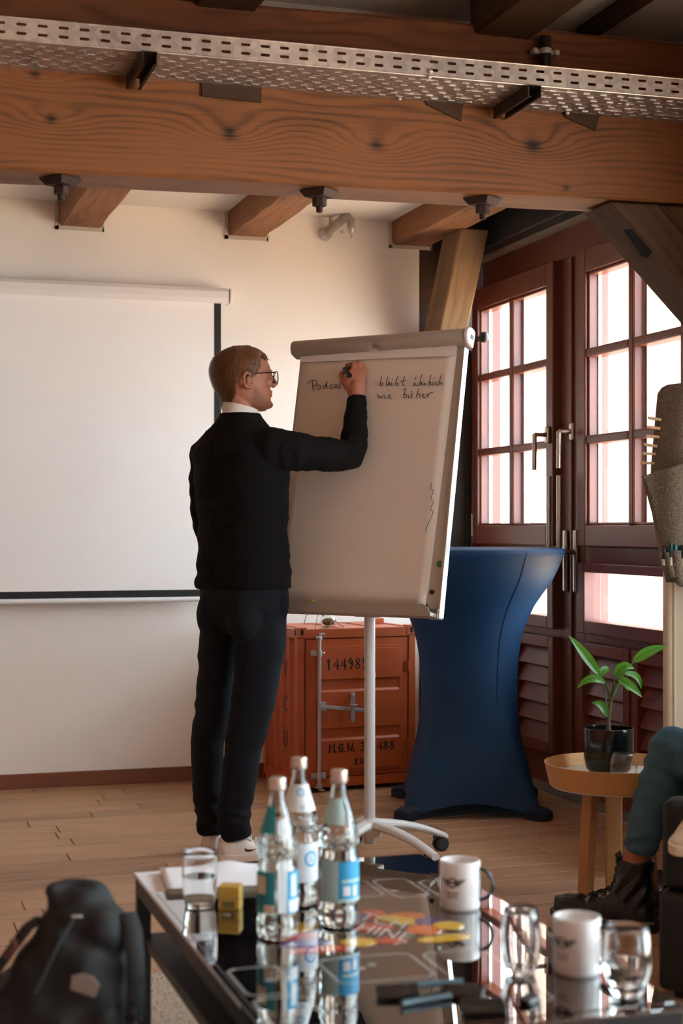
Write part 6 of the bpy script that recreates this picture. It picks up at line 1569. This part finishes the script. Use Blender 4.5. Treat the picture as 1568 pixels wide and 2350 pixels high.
for s_ in (-1, 1):
    ring = [H(.1065 - .0015 - .10 * abs(s_ * .033 + .022 * math.cos(2 * PI * k / 20)) ** 1.6, s_ * .033 + .0225 * math.cos(2 * PI * k / 20), .111 + .018 * math.sin(2 * PI * k / 20)) for k in range(20)]
    ln_.add(ring, [tuple(range(20))])
ln_.build('lenses', thin_glass('lens_glass', (.95, .95, .95, 1)), gfo)
# shirt collar
rs = []
for (dz, r_) in ((-.03, .066), (.0, .0655), (.012, .0655), (.013, .062), (.0, .0615), (-.03, .062)):
    ring = []
    for k in range(32):
        a = 2 * PI * k / 32
        c_ = Vector((.010 + r_ * .98 * math.cos(a), .004 + r_ * 1.05 * math.sin(a), 1.598 + dz - .20 * (r_ * math.cos(a)) - .08 * (r_ * math.sin(a))))
        ring.append(c_)
    rs.append(ring)
MB().rings(rs).build('shirt_collar', shirt_m, man, smooth=True, sharp=50)
# sweater
sw = MB()
sw.rings([ell_ring(cx, cy, z, rT, fT, a, b) for z, cx, cy, a, b in ((.968, .023, 0, .176, .134), (.978, .023, 0, .179, .137), (1.00, .023, 0, .176, .133), (1.10, .021, 0, .169, .126), (1.20, .019, 0, .170, .123), (1.30, .015, 0, .180, .126), (1.38, .012, 0, .190, .128), (1.44, .010, .0, .190, .122), (1.485, .010, .0, .172, .108), (1.52, .010, .0, .136, .092), (1.55, .010, .002, .100, .081), (1.575, .010, .003, .0745, .073), (1.588, .010, .004, .069, .070))])
sw.tube([(.07, -.06, 1.45), (.135, -.10, 1.455), (.20, -.095, 1.447), (.29, -.045, 1.440), (.37, .01, 1.436), (.408, .034, 1.437), (.417, .05, 1.470), (.420, .062, 1.535), (.425, .08, 1.60), L(820.5, 909, .095)], [.085, .077, .067, .060, .056, .050, .049, .044, .037, .0325], 22, round_ends=False)
sw.tube([(-.075, .075, 1.46), (-.118, .105, 1.445), (-.127, .112, 1.36), (-.126, .116, 1.26), (-.115, .125, 1.165), (-.085, .19, 1.12), (-.045, .26, 1.085)], [.075, .064, .054, .050, .047, .041, .034], 18, round_ends=True)
def nz(co, fx, fy, fz, seed):
    return np.array([mnoise.noise((p[0] * fx + seed, p[1] * fy, p[2] * fz)) for p in co])
def rot(co, ang):
    c_, s_ = math.cos(ang), math.sin(ang)
    return np.stack([co[:, 0] * c_ + co[:, 2] * s_, co[:, 1], -co[:, 0] * s_ + co[:, 2] * c_], 1)
def ridge(n): return 1 - np.abs(n) * 2.2
def wrinkle_s(co, no):
    x, y, z = co.T
    # folds pull from the right shoulder blade down to the left hip, bunch in the elbow and along the sleeve
    d = .0045 * ridge(nz(rot(co, R(32)), 3, 3, 17, 1.3)) * (x < .22) * np.clip((1.5 - z) * 4, 0, 1)
    d += .0055 * ridge(nz(rot(co, R(12)), 4, 4, 22, 5.1)) * np.exp(-((z - 1.03) / .07) ** 2) * (x < .22)
    d += .006 * ridge(nz(rot(co, R(58)), 8, 8, 26, 2.2)) * np.exp(-((np.hypot(x - .385, z - 1.475)) / .07) ** 2)
    d += .004 * ridge(nz(rot(co, R(70)), 6, 6, 22, 7.7)) * (x > .16) * (x < .36)
    d += .004 * ridge(nz(co, 7, 7, 24, 3.9)) * (x > .36) * (z > 1.5)
    d += .005 * ridge(nz(rot(co, R(-20)), 6, 6, 18, 9.4)) * (x < -.085)
    return co + no * d[:, None]
link_mesh(fused(sw, .0055, 5, 'sweater', wrinkle_s), 'sweater', knit, man, smooth=True, sharp=0)
hem = [ell_ring(.023, 0, z, rT, fT, a, b) for z, a, b in ((.964, .1775, .1355), (.967, .1795, .1375), (.992, .1800, .1378), (.997, .1785, .1365))]
MB().rings(hem).build('sweater_hem', knit, man, smooth=True)
cf = MB().tube([L(821, 921, .090), L(820, 907, .095)], [.0345, .0335], 20)
cf.build('sweater_cuff', knit, man, smooth=True, sharp=50)
# trousers
trs = MB()
trs.rings([ell_ring(cx, cy, z, rT, fT, a, b) for z, cx, cy, a, b in ((.80, .020, 0, .120, .085), (.83, .022, 0, .150, .112), (.88, .024, 0, .166, .128), (.93, .024, 0, .170, .131), (.975, .023, 0, .168, .127), (.985, .023, 0, .166, .124))])
trs.tube([(.092, -.058, .90), L(600, 1480, -.055), L(590, 1560, -.052), L(578, 1640, -.05), L(562, 1700, -.05), L(551, 1790, -.052), L(540, 1850, -.056), L(540, 1882, -.058), L(546, 1913, -.054)], [.086, .087, .079, .072, .066, .061, .056, .053, .048], 22)
trs.tube([(-.045, .06, .90), L(502, 1480, .06), L(494, 1560, .064), L(487, 1640, .066), L(473, 1700, .068), L(472, 1790, .07), L(476, 1850, .07), L(480, 1895, .07), L(481, 1921, .07)], [.076, .074, .069, .065, .060, .055, .051, .0475, .045], 22)
# buttocks and the side pocket
for s_ in (-1, 1): trs.ell((.024 + rT[0] * s_ * .072 - fT[0] * .062, rT[1] * s_ * .072 - fT[1] * .062, .872), (.075, .078, .105), 16, 10)
trs.ell(L(652, 1385, -.09), (.020, .02, .045), 12, 8)
def wrinkle_t(co, no):
    x, y, z = co.T
    d = .0055 * ridge(nz(rot(co, R(28)), 5, 5, 20, 4.4)) * np.exp(-((z - .50) / .11) ** 2)
    d += .007 * ridge(nz(rot(co, R(-14)), 6, 6, 24, 8.1)) * np.exp(-((z - .14) / .10) ** 2)
    d += .005 * ridge(nz(rot(co, R(42)), 4, 4, 16, 6.6)) * np.exp(-((z - .72) / .09) ** 2)
    d += .0025 * ridge(nz(rot(co, R(-35)), 5, 5, 14, 2.9))
    return co + no * d[:, None]
link_mesh(fused(trs, .006, 4, 'trousers', wrinkle_t), 'trousers', dark_denim, man, smooth=True, sharp=0)
# trainers
def shoe(parent, heel, ang, mats, L_=.295, name='shoe', logo=True, high=0.0, laces=True):
    up_m, sole_m, lace_m = mats
    M = Matrix.Translation(heel) @ Matrix.Rotation(ang, 4, 'Z')
    wid = lambda t_: .034 + .018 * math.sin(PI * min(1, t_ * 1.05)) * (1 if t_ < .6 else 1) - (.018 * max(0, (t_ - .78) / .22) ** 2)
    rs = []; N = 15
    for i in range(N):
        t_ = i / (N - 1); x = L_ * t_
        w = max(.012, wid(t_) * (1 if 0 < i < N - 1 else .72))
        rs.append([(x, -w, .004 + .010 * max(0, t_ - .8)), (x, w, .004 + .010 * max(0, t_ - .8)), (x, w * 1.03, .030), (x, -w * 1.03, .030)])
    so_ = MB().rings(rs).build('sole', sole_m, parent, smooth=True, M=M, bevel=.003)
    rs = []
    for i in range(N):
        t_ = i / (N - 1); x = .006 + (L_ - .014) * t_
        w = max(.010, wid(t_) * .97 * (1 if 0 < i < N - 1 else .70))
        top = .092 if t_ < .30 else (.092 - .052 * ((t_ - .30) / .35) if t_ < .65 else .040 + .014 * math.sin(PI * (1 - t_) / .35 * .5 + .0) )
        if i == 0: top = .085
        if i == N - 1: top = .034
        tw = .55 if t_ < .3 else .45
        ring = []
        for k in range(16):
            a = PI * k / 15
            cx = math.cos(a); sx = math.sin(a)
            ring.append((x, w * cx * (1 - .32 * sx ** 2 * (1 if t_ < .6 else .2)), .024 + (top - .024) * max(0, sx) ** .75))
        rs.append(ring)
    u_ = MB().rings(rs).build('upper', up_m, parent, smooth=True, M=M, sharp=70)
    # tongue, heel tab, laces
    MB().rings([[(.115, -.024, .070), (.115, .024, .070), (.115, .022, .082), (.115, -.022, .082)], [(.085, -.026, .098), (.085, .026, .098), (.078, .024, .104), (.078, -.024, .104)], [(.070, -.022, .118), (.070, .022, .118), (.062, .020, .118), (.062, -.020, .118)]]).build('tongue', up_m, u_, smooth=True, bevel=.002)
    if laces:
        lc = MB()
        for k in range(5):
            xx = .098 + .018 * k; zz = .0915 - .0095 * k
            lc.tube([(xx, -.026, zz - .010), (xx + .004, -.008, zz + .004), (xx + .010, .010, zz + .003), (xx + .012, .026, zz - .012)], .0026, 6)
        lc.build('laces', lace_m, u_, smooth=True)
    if logo:
        for s_ in (-1,):
            lg = MB()
            sw_ = [(.150, .052), (.140, .058), (.146, .046), (.162, .044), (.215, .060), (.162, .052)]
            fn = lambda a, b, d: (a - .055, s_ * (wid((a - .055) / L_) * .94 + d - .003 * (b - .04) / .02), b - .006)
            lg.prism([(.150, .0535), (.143, .0595), (.141, .050), (.150, .0445), (.170, .0475), (.196, .0545), (.165, .0525)], .0002, .0012, fn)
            lg.build('side_emblem', pm('emblem_black', srgb(30, 22, 22), .6) if not bpy.data.materials.get('emblem_black') else bpy.data.materials['emblem_black'], u_)
            lg = MB(); lg.prism([(.165, .0522), (.172, .0482), (.204, .0570), (.196, .0562)], .0010, .0018, fn)
            lg.build('side_emblem', pm('emblem_orange', srgb(214, 92, 44), .6) if not bpy.data.materials.get('emblem_orange') else bpy.data.materials['emblem_orange'], u_)
            tb = MB().box(.066, .070, -.010, .010, .108, .117).build('tongue_tag', bpy.data.materials['emblem_orange'], u_)
    return so_
white_up = pm('white_leather', srgb(222, 214, 204), .45, var=.04); white_so = pm('white_rubber', srgb(226, 218, 208), .5, var=.04); lace_w = pm('white_lace', srgb(226, 226, 226), .8)
shoe(man, Vector((-.065, -.075, 0)), R(20), (white_up, white_so, lace_w))
shoe(man, Vector((-.118, .035, 0)), R(62), (white_up, white_so, lace_w))
# marker in his hand, its tip on the paper
mkp = empty('marker_pen', 'black marker held in the writing hand against the paper', 'marker', man.matrix_basis @ Vector((0, 0, 0)) if False else (0, 0, 0))
mw = Matrix.Translation((1.314, 5.456, 0)) @ Matrix.Rotation(-YAW, 4, 'Z')
p_end = mw @ L(803, 857, .078); p_tip = mw @ L(789, 832, .168)
mkp.location = p_end
dv = (p_tip - p_end)
MB().tube([(0, 0, 0), dv * .80], [.0088, .0088], 16).build('barrel', pm('marker_black', srgb(20, 17, 17), .35), mkp, smooth=True, sharp=40)
MB().tube([-dv * .02, dv * .03], [.0078, .0092], 16).build('end_plug', pm('marker_plug', srgb(12, 11, 11), .3), mkp, smooth=True, sharp=40)
MB().tube([dv * .79, dv * .90, dv * .97], [.0085, .0045, .0028], 14).build('tip', M_['black_metal'], mkp, smooth=True)

# ------------------------------------------------------------------ black backpack on the rug
def BX(p): return (p - 170) * .000778
bp = empty('backpack', 'black backpack with a pale patch standing beside the coffee table', 'bag', (.362, 2.83, .014), -YAW)
bm_ = MB(); rs = []
for z, c_, hw, dep in ((.0, 150, 165, .085), (.012, 150, 180, .105), (.08, 150, 190, .12), (.18, 150, 186, .12), (.287, 152, 172, .115), (.357, 176, 158, .105), (.412, 206, 128, .09), (.458, 220, 104, .075), (.492, 214, 76, .055), (.512, 196, 50, .038), (.524, 176, 26, .018)):
    rs.append(ell_ring(BX(c_), .01 * math.sin(z * 9), z, (1, 0), (0, 1), hw * .000778, dep, 32, 2.6))
bm_.rings(rs)
bm_.rings([ell_ring(BX(c_), -.085, z, (1, 0), (0, 1), hw * .000778, dep, 24, 2.8) for z, c_, hw, dep in ((.02, 165, 140, .05), (.05, 165, 150, .06), (.2, 168, 148, .06), (.29, 186, 130, .05), (.33, 200, 100, .03))])
bm_.tube([(BX(150), -.02, .522), (BX(180), 0, .527), (BX(215), .01, .521), (BX(262), .01, .500)], [.013, .014, .015, .016], 10, round_ends=True)
def wrinkle_b(co, no):
    x, y, z = co.T
    d = .004 * np.sin(z * 45 + x * 60) + .003 * np.sin(z * 25 - x * 90 + y * 40) - .008 * np.exp(-(((x - BX(205)) * .5 + (z - .46)) / .014) ** 2) * (z > .38)
    return co + no * d[:, None]
nyl = pm('black_nylon', srgb(12, 11, 11), .75, var=.2, vscale=30, bump=.25, bscale=600)
link_mesh(fused(bm_, .006, 6, 'bag_body', wrinkle_b), 'bag_body', nyl, bp, smooth=True, sharp=0)
def bl(p, q, y): return (BX(p), y, 1.18 + (1210 - q) * .000778 - .006)
MB().tube([bl(122, 2112, -.03), bl(100, 2125, -.05), bl(60, 2180, -.075), bl(28, 2225, -.08), bl(8, 2262, -.085)], [.010, .010, .009, .009, .010], 8, flat=(1.6, .5)).build('shoulder_strap', nyl, bp, smooth=True)
MB().tube([bl(72, 2145, -.07), bl(80, 2160, -.075), bl(60, 2185, -.08)], .006, 8).build('strap_toggle', pm('rust_red_toggle', srgb(84, 40, 30), .6), bp, smooth=True)
MB().tube([bl(322, 2100, -.03), bl(338, 2130, -.05), bl(345, 2180, -.06), bl(350, 2250, -.07), bl(345, 2330, -.07)], [.011] * 5, 8, flat=(1.6, .5)).build('shoulder_strap', nyl, bp, smooth=True)
for q in (2305, 2335):
    MB().box(BX(332), BX(352), -.10, -.086, 1.18 + (1210 - q - 12) * .000778, 1.18 + (1210 - q + 12) * .000778).build('buckle', M_['black_metal'], bp, bevel=.004)
zp = MB().tube([bl(212, 2096, -.075), bl(180, 2150, -.105), bl(140, 2240, -.14)], .003, 6)
zp.build('zip', M_['black_metal'], bp)
MB().box(BX(208), BX(232), -.092, -.084, 1.18 + (1210 - 2098) * .000778, 1.18 + (1210 - 2093) * .000778).build('zip_pull', M_['zinc'], bp, bevel=.001)
pt = [(222, 2205), (245, 2200), (270, 2208), (283, 2225), (272, 2254), (218, 2236)]
MB().prism([(BX(a), 1.18 + (1210 - b) * .000778) for a, b in pt], -.150, -.1475, lambda a, b, d: (a, d, b)).build('patch', pm('grey_patch', srgb(128, 116, 110), .7), bp, bevel=.002)
MB().lathe([(.11, 0), (.12, .004)], 16).build('bag_base', nyl, bp) if False else None

# ------------------------------------------------------------------ armchair and the two seated listeners
fd = Vector((-.73, .69, 0)).normalized(); ld = Vector((.69, .73, 0)).normalized()   # facing, and to the sitter's right
ac = empty('armchair', 'black upholstered armchair behind the crossed legs at the right edge', 'armchair', (2.475, 3.57, 0), math.atan2(fd.y, fd.x))
lea = pm('black_upholstery', srgb(8, 8, 9), .6, var=.2)
MB().box(-.33, .36, -.36, .42, .02, .27).build('seat_base', lea, ac, bevel=.02, seg=3)
MB().box(-.20, .365, -.26, .32, .272, .40).build('seat_cushion', lea, ac, bevel=.035, seg=4)
MB().box(-.33, -.20, -.36, .42, .272, .78).build('backrest', lea, ac, bevel=.04, seg=4)
for y_ in (-.31, .37):
    MB().box(-.198, .355, y_ - .048, y_ + .048, .272, .50).build('armrest', lea, ac, bevel=.03, seg=3)
    for x in (-.28, .31): MB().lathe([(.018, 0), (.022, .02)], 12, (x, y_, 0)).build('leg', M_['black_metal'], ac)

def seated(name, label, knee_r, ank_r, knee_l, ank_l, hip, mats, hairc, face, soled):
    # a seated figure built in world coordinates round its hip point
    top_m, leg_m = mats
    p = empty(name, label, 'person', (hip.x, hip.y, 0))
    o_ = Vector((hip.x, hip.y, 0))
    F3 = face; R3 = Vector((face.y, -face.x, 0))
    r2, f2 = (R3.x, R3.y), (F3.x, F3.y)
    hp = hip - o_
    sh_ = hp + Vector((0, 0, .50)) + F3 * .03
    hcn = hp + Vector((0, 0, .69)) + F3 * .05
    Hh = lambda f, r, u: hcn + F3 * f + R3 * r + Vector((0, 0, u))
    b = MB(); head_parts(b, Hh)
    b.tube([sh_ + Vector((0, 0, -.06)), sh_ + Vector((0, 0, .1)), Hh(-.03, 0, .04), Hh(-.02, 0, .09)], [.058, .053, .053, .055], 16, round_ends=True)
    b.rings([ell_ring(hp.x, hp.y, hp.z + z, r2, f2, a, c_) for z, a, c_ in ((-.06, .13, .09), (.1, .13, .09), (.3, .13, .085), (.48, .14, .08), (.54, .05, .05))])
    hands = []
    for s_ in (-1, 1):
        sp_ = sh_ + R3 * s_ * .17; el = sp_ + Vector((0, 0, -.26)) + F3 * .04 + R3 * s_ * .04; ha = hp + F3 * .20 + R3 * s_ * .06 + Vector((0, 0, .14))
        b.tube([sp_, el, ha], [.042, .034, .026], 12, round_ends=True)
        b.ell(ha + F3 * .045, (.036, .036, .018), 12, 8)
        for k in range(4):
            q = ha + F3 * .07 + R3 * (.018 * (k - 1.5)); b.tube([q, q + F3 * (.035 - .004 * abs(k - 1)), q + F3 * (.055 - .006 * abs(k - 1)) + Vector((0, 0, -.02))], [.0095, .0085, .0075], 8, round_ends=True)
        b.tube([ha + F3 * .02 - R3 * s_ * .025, ha + F3 * .05 - R3 * s_ * .045, ha + F3 * .075 - R3 * s_ * .045], [.012, .0105, .009], 8, round_ends=True)
        hands.append((sp_, el, ha))
    for kn, an in ((knee_r - o_, ank_r - o_), (knee_l - o_, ank_l - o_)):
        b.tube([kn + (an - kn) * .55, an + (kn - an).normalized() * .05, an], [.04, .036, .038], 14, round_ends=True)
    # join the lower legs to the trunk inside the trousers
    for s_, kn, an in ((1, knee_r - o_, ank_r - o_), (-1, knee_l - o_, ank_l - o_)):
        b.tube([hp + R3 * s_ * .08, kn, kn + (an - kn) * .6], [.06, .045, .04], 14, round_ends=True)
    link_mesh(fused(b, .006, 3, 'body'), 'body', skin, p, smooth=True, sharp=0)
    t_ = MB()
    t_.rings([ell_ring(hp.x, hp.y, hp.z + z, r2, f2, a, c_) for z, a, c_ in ((-.03, .165, .125), (.05, .165, .12), (.2, .15, .11), (.35, .165, .115), (.44, .175, .11), (.50, .15, .09), (.55, .075, .068))])
    for sp_, el, ha in hands: t_.tube([sp_ - (sp_ - sh_) * .3, sp_, el, ha + (el - ha) * .1], [.065, .06, .05, .038], 16, round_ends=True)
    link_mesh(fused(t_, .008, 4, 'top'), 'top', top_m, p, smooth=True, sharp=0)
    g = MB()
    g.rings([ell_ring(hp.x, hp.y, hp.z + z, r2, f2, a, c_) for z, a, c_ in ((-.10, .15, .11), (-.05, .175, .14), (.02, .17, .13), (.06, .16, .12))])
    for s_, kn, an in ((1, knee_r - o_, ank_r - o_), (-1, knee_l - o_, ank_l - o_)):
        dk = (an - kn)
        g.tube([hp + R3 * s_ * .085 + F3 * .02, hp + (kn - hp) * .55 + R3 * s_ * .04, kn + (hp - kn).normalized() * .05 + Vector((0, 0, .0)), kn + Vector((0, 0, -.0)), kn + dk * .18, kn + dk * .5, kn + dk * .80, kn + dk * .90], [.092, .086, .074, .071, .068, .064, .050, .047], 22, round_ends=False)
        g.ell(kn, (.072, .072, .072), 16, 12)
    def wr(co, no):
        x, y, z = co.T
        d = .004 * np.sin(z * 110 + x * 50) * np.exp(-((z - .47) / .12) ** 2) + .0025 * np.sin(z * 160 + y * 60) * (z < .3)
        return co + no * d[:, None]
    link_mesh(fused(g, .006, 5, 'jeans', wr), 'jeans', leg_m, p, smooth=True, sharp=0)
    v = []; f = []
    for i in range(48):
        t__ = 2 * PI * i / 48; z0 = hairline(t__) - (.09 if abs(math.degrees(t__) - 180) < 75 else 0)
        for j in range(11):
            k = j / 10; z = z0 + (.2125 - z0) * k; q = head_at(z, t__, .003 + .012 * min(1, k * 3)); v.append(Hh(q[0], q[1], q[2] + max(0, (z - .17) / .0425) * .011))
    for i in range(48):
        for j in range(10): a = i * 11 + j; c_ = ((i + 1) % 48) * 11 + j; f.append((a, c_, c_ + 1, a + 1))
    v.append(Hh(-.012, 0, .2265))
    for i in range(48): f.append((i * 11 + 10, ((i + 1) % 48) * 11 + 10, len(v) - 1))
    MB().add(v, f).build('hair', hairc, p, smooth=True, sharp=0)
    return p, o_

# listener 1: blue jeans, black lace-up boot
kn1 = Vector(at_ud(.955, 4.52, .535)); an1 = Vector(at_ud(.862, 4.60, .20))
kn1l = kn1 - ld * .20 - fd * .0 + Vector((0, 0, 0)); 
hip1 = Vector((2.53, 3.66, .48))
kn1b = kn1 + Vector((.17, .13, -.02)); an1b = kn1b + Vector((.03, .0, -.40))
p1, o1 = seated('person', 'seated person in blue jeans and black lace-up boots at the right edge', kn1b, an1b, kn1, an1, hip1, (pm('grey_jumper', srgb(84, 82, 84), .9), blue_denim), hair_m, fd, None)
boot_m = pm('black_leather', srgb(22, 23, 25), .27, var=.3, vscale=25, bump=.25, bscale=45, bdist=.004)
sole_b = pm('dark_rubber_sole', srgb(34, 30, 26), .6)
def boot(parent, heel, ang, o_, sc=1.0, thick=.034):
    M = Matrix.Translation(heel - o_) @ Matrix.Rotation(ang, 4, 'Z') @ Matrix.Scale(sc, 4)
    L_ = .325
    wid = lambda t_: .036 + .017 * math.sin(PI * min(1, t_ * 1.02)) - .014 * max(0, (t_ - .8) / .2) ** 2
    rs = []; N = 16
    for i in range(N):
        t_ = i / (N - 1); x = L_ * t_; w = wid(t_) * (.78 if i in (0, N - 1) else 1) + .003
        zb = .0 + .022 * max(0, (t_ - .72) / .28) ** 1.5; zt_ = thick + .006 * max(0, (t_ - .72) / .28)
        rs.append([(x, -w, zb), (x, w, zb), (x, w, zt_), (x, -w, zt_)])
    MB().rings(rs).build('sole', sole_b, parent, M=M, bevel=.004)
    st = MB()
    for k in range(34):
        t_ = .02 + .94 * k / 33; x = L_ * t_; w = wid(t_) + .0025
        for s_ in (-1, 1): st.box(x - .0028, x + .0028, s_ * w - .0016, s_ * w + .0016, thick - .004 + .006 * max(0, (t_ - .72) / .28), thick - .001 + .006 * max(0, (t_ - .72) / .28))
    st.build('welt_stitching', pm('yellow_thread', srgb(150, 122, 44), .8) if not bpy.data.materials.get('yellow_thread') else bpy.data.materials['yellow_thread'], parent, M=M, kind='stuff')
    u = MB(); rs = []
    for i in range(N):
        t_ = i / (N - 1); x = .008 + (L_ - .018) * t_; w = (wid(t_) - .002) * (.75 if i in (0, N - 1) else 1)
        tp_ = .118 if t_ < .35 else (.118 - .034 * ((t_ - .35) / .3) if t_ < .65 else .086)
        if t_ >= .93: tp_ = .076
        if i == 0: tp_ = .10
        rs.append([(x, w * math.cos(PI * k / 13), thick - .006 + (tp_ - thick + .006) * max(0, math.sin(PI * k / 13)) ** .62) for k in range(14)])
    u.rings(rs)
    u.rings([ell_ring(x, 0, z, (1, 0), (0, 1), a, b) for z, x, a, b in ((.04, .075, .072, .044), (.09, .078, .066, .042), (.13, .074, .056, .040), (.165, .070, .054, .042), (.205, .066, .056, .045))])
    def wr(co, no):
        x, y, z = co.T
        d = .004 * np.sin(x * 130 + z * 90) * np.exp(-((z - .12) / .035) ** 2) + .0028 * np.sin(x * 160 - z * 60) * np.exp(-((x - .21) / .03) ** 2) * (z > .05)
        return co + no * d[:, None]
    up_ = link_mesh(fused(u, .0045, 4, 'upper', wr), 'upper', boot_m, parent, smooth=True, M=M, sharp=0)
    lc = MB(); ey = MB()
    fp = [(.212, .088), (.188, .097), (.163, .106), (.143, .118), (.134, .138), (.129, .162), (.126, .188), (.124, .206)]
    for k in range(7):
        (x, z), (x2, z2) = fp[k], fp[k + 1]
        w = .021
        lc.tube([(x - .016, -w, z - .004), (x - .002, -.008, z + .002), ((x + x2) / 2, .006, (z + z2) / 2 + .002), (x2 - .014, w, z2 - .003)], .0028, 6)
        lc.tube([(x - .016, w, z - .004), (x - .002, .008, z + .002), ((x + x2) / 2, -.006, (z + z2) / 2 + .003), (x2 - .014, -w, z2 - .003)], .0028, 6)
        for s_ in (-1, 1): ey.ell((x - .018, s_ * (w + .003), z - .005), (.004, .003, .004), 8, 6)
    lc.build('laces', pm('black_lace', srgb(22, 21, 21), .8) if not bpy.data.materials.get('black_lace') else bpy.data.materials['black_lace'], up_, smooth=True)
    ey.build('eyelets', M_['zinc'], up_, smooth=True)
    MB().rings([[(.118, -.028, .185), (.118, .028, .185), (.112, .028, .185), (.112, -.028, .185)], [(.124, -.026, .222), (.124, .026, .222), (.119, .026, .222), (.119, -.026, .222)]]).build('tongue', boot_m, up_, bevel=.002)
heel1 = Vector((2.247, 4.092, 0)); ang1 = math.atan2(.235, -.25)
boot(p1, heel1, ang1, o1)
an_off = Vector((.03, .0, 0))
boot(p1, Vector((an1b.x, an1b.y, 0)) - fd * .07, math.atan2(fd.y, fd.x), o1)
# listener 2: navy trousers, pale canvas shoe on the crossed leg
toe2 = Vector(at_ud(.803, 3.72, .432))
an2 = toe2 + ld * .20 + Vector((0, 0, .01)); kn2c = None
hip2 = Vector((2.36, 2.74, .50))
kn2 = hip2 + fd * .43 + ld * .14 + Vector((0, 0, .0)); an2s = kn2 + Vector((.0, .02, -.40))
navy2 = denim('navy_trousers', srgb(8, 14, 26), srgb(18, 34, 52))
p2, o2 = seated('person', 'seated person in navy trousers and a cream canvas shoe, cropped at the right edge', kn2, an2s, hip2 + fd * .42 + Vector((0, 0, .08)), toe2 + ld * .21 + Vector((0, 0, .05)), hip2, (pm('dark_jumper', srgb(40, 42, 46), .9), navy2), hair_m, fd, None)
cream_up = pm('cream_canvas', srgb(206, 190, 164), .8, var=.05); cream_so = pm('cream_rubber', srgb(216, 206, 188), .5)
shoe(p2, Vector((an2s.x, an2s.y, 0)) - o2 - fd * .06, math.atan2(fd.y, fd.x), (bpy.data.materials['cream_canvas'], bpy.data.materials['cream_rubber'], lace_w), .285, logo=False)
hl2 = toe2 + ld * .285
a2 = math.atan2(-ld.y, -ld.x)
shoe(p2, hl2 - o2 + Vector((0, 0, -.04)), a2, (cream_up, cream_so, lace_w), .285, logo=False)
stl = empty('stool', 'round black stool carrying the person with the cream canvas shoe', 'stool', (2.36, 2.72, 0))
MB().lathe([(.02, .375), (.17, .375), (.185, .385), (.185, .40), (.17, .415), (.02, .418)], 32).build('seat', lea, stl, smooth=True, sharp=50)
for k in range(4):
    a = R(45 + 90 * k); MB().tube([(.12 * math.cos(a), .12 * math.sin(a), .376), (.165 * math.cos(a), .165 * math.sin(a), 0)], .013, 10).build('leg', M_['black_metal'], stl, smooth=True)
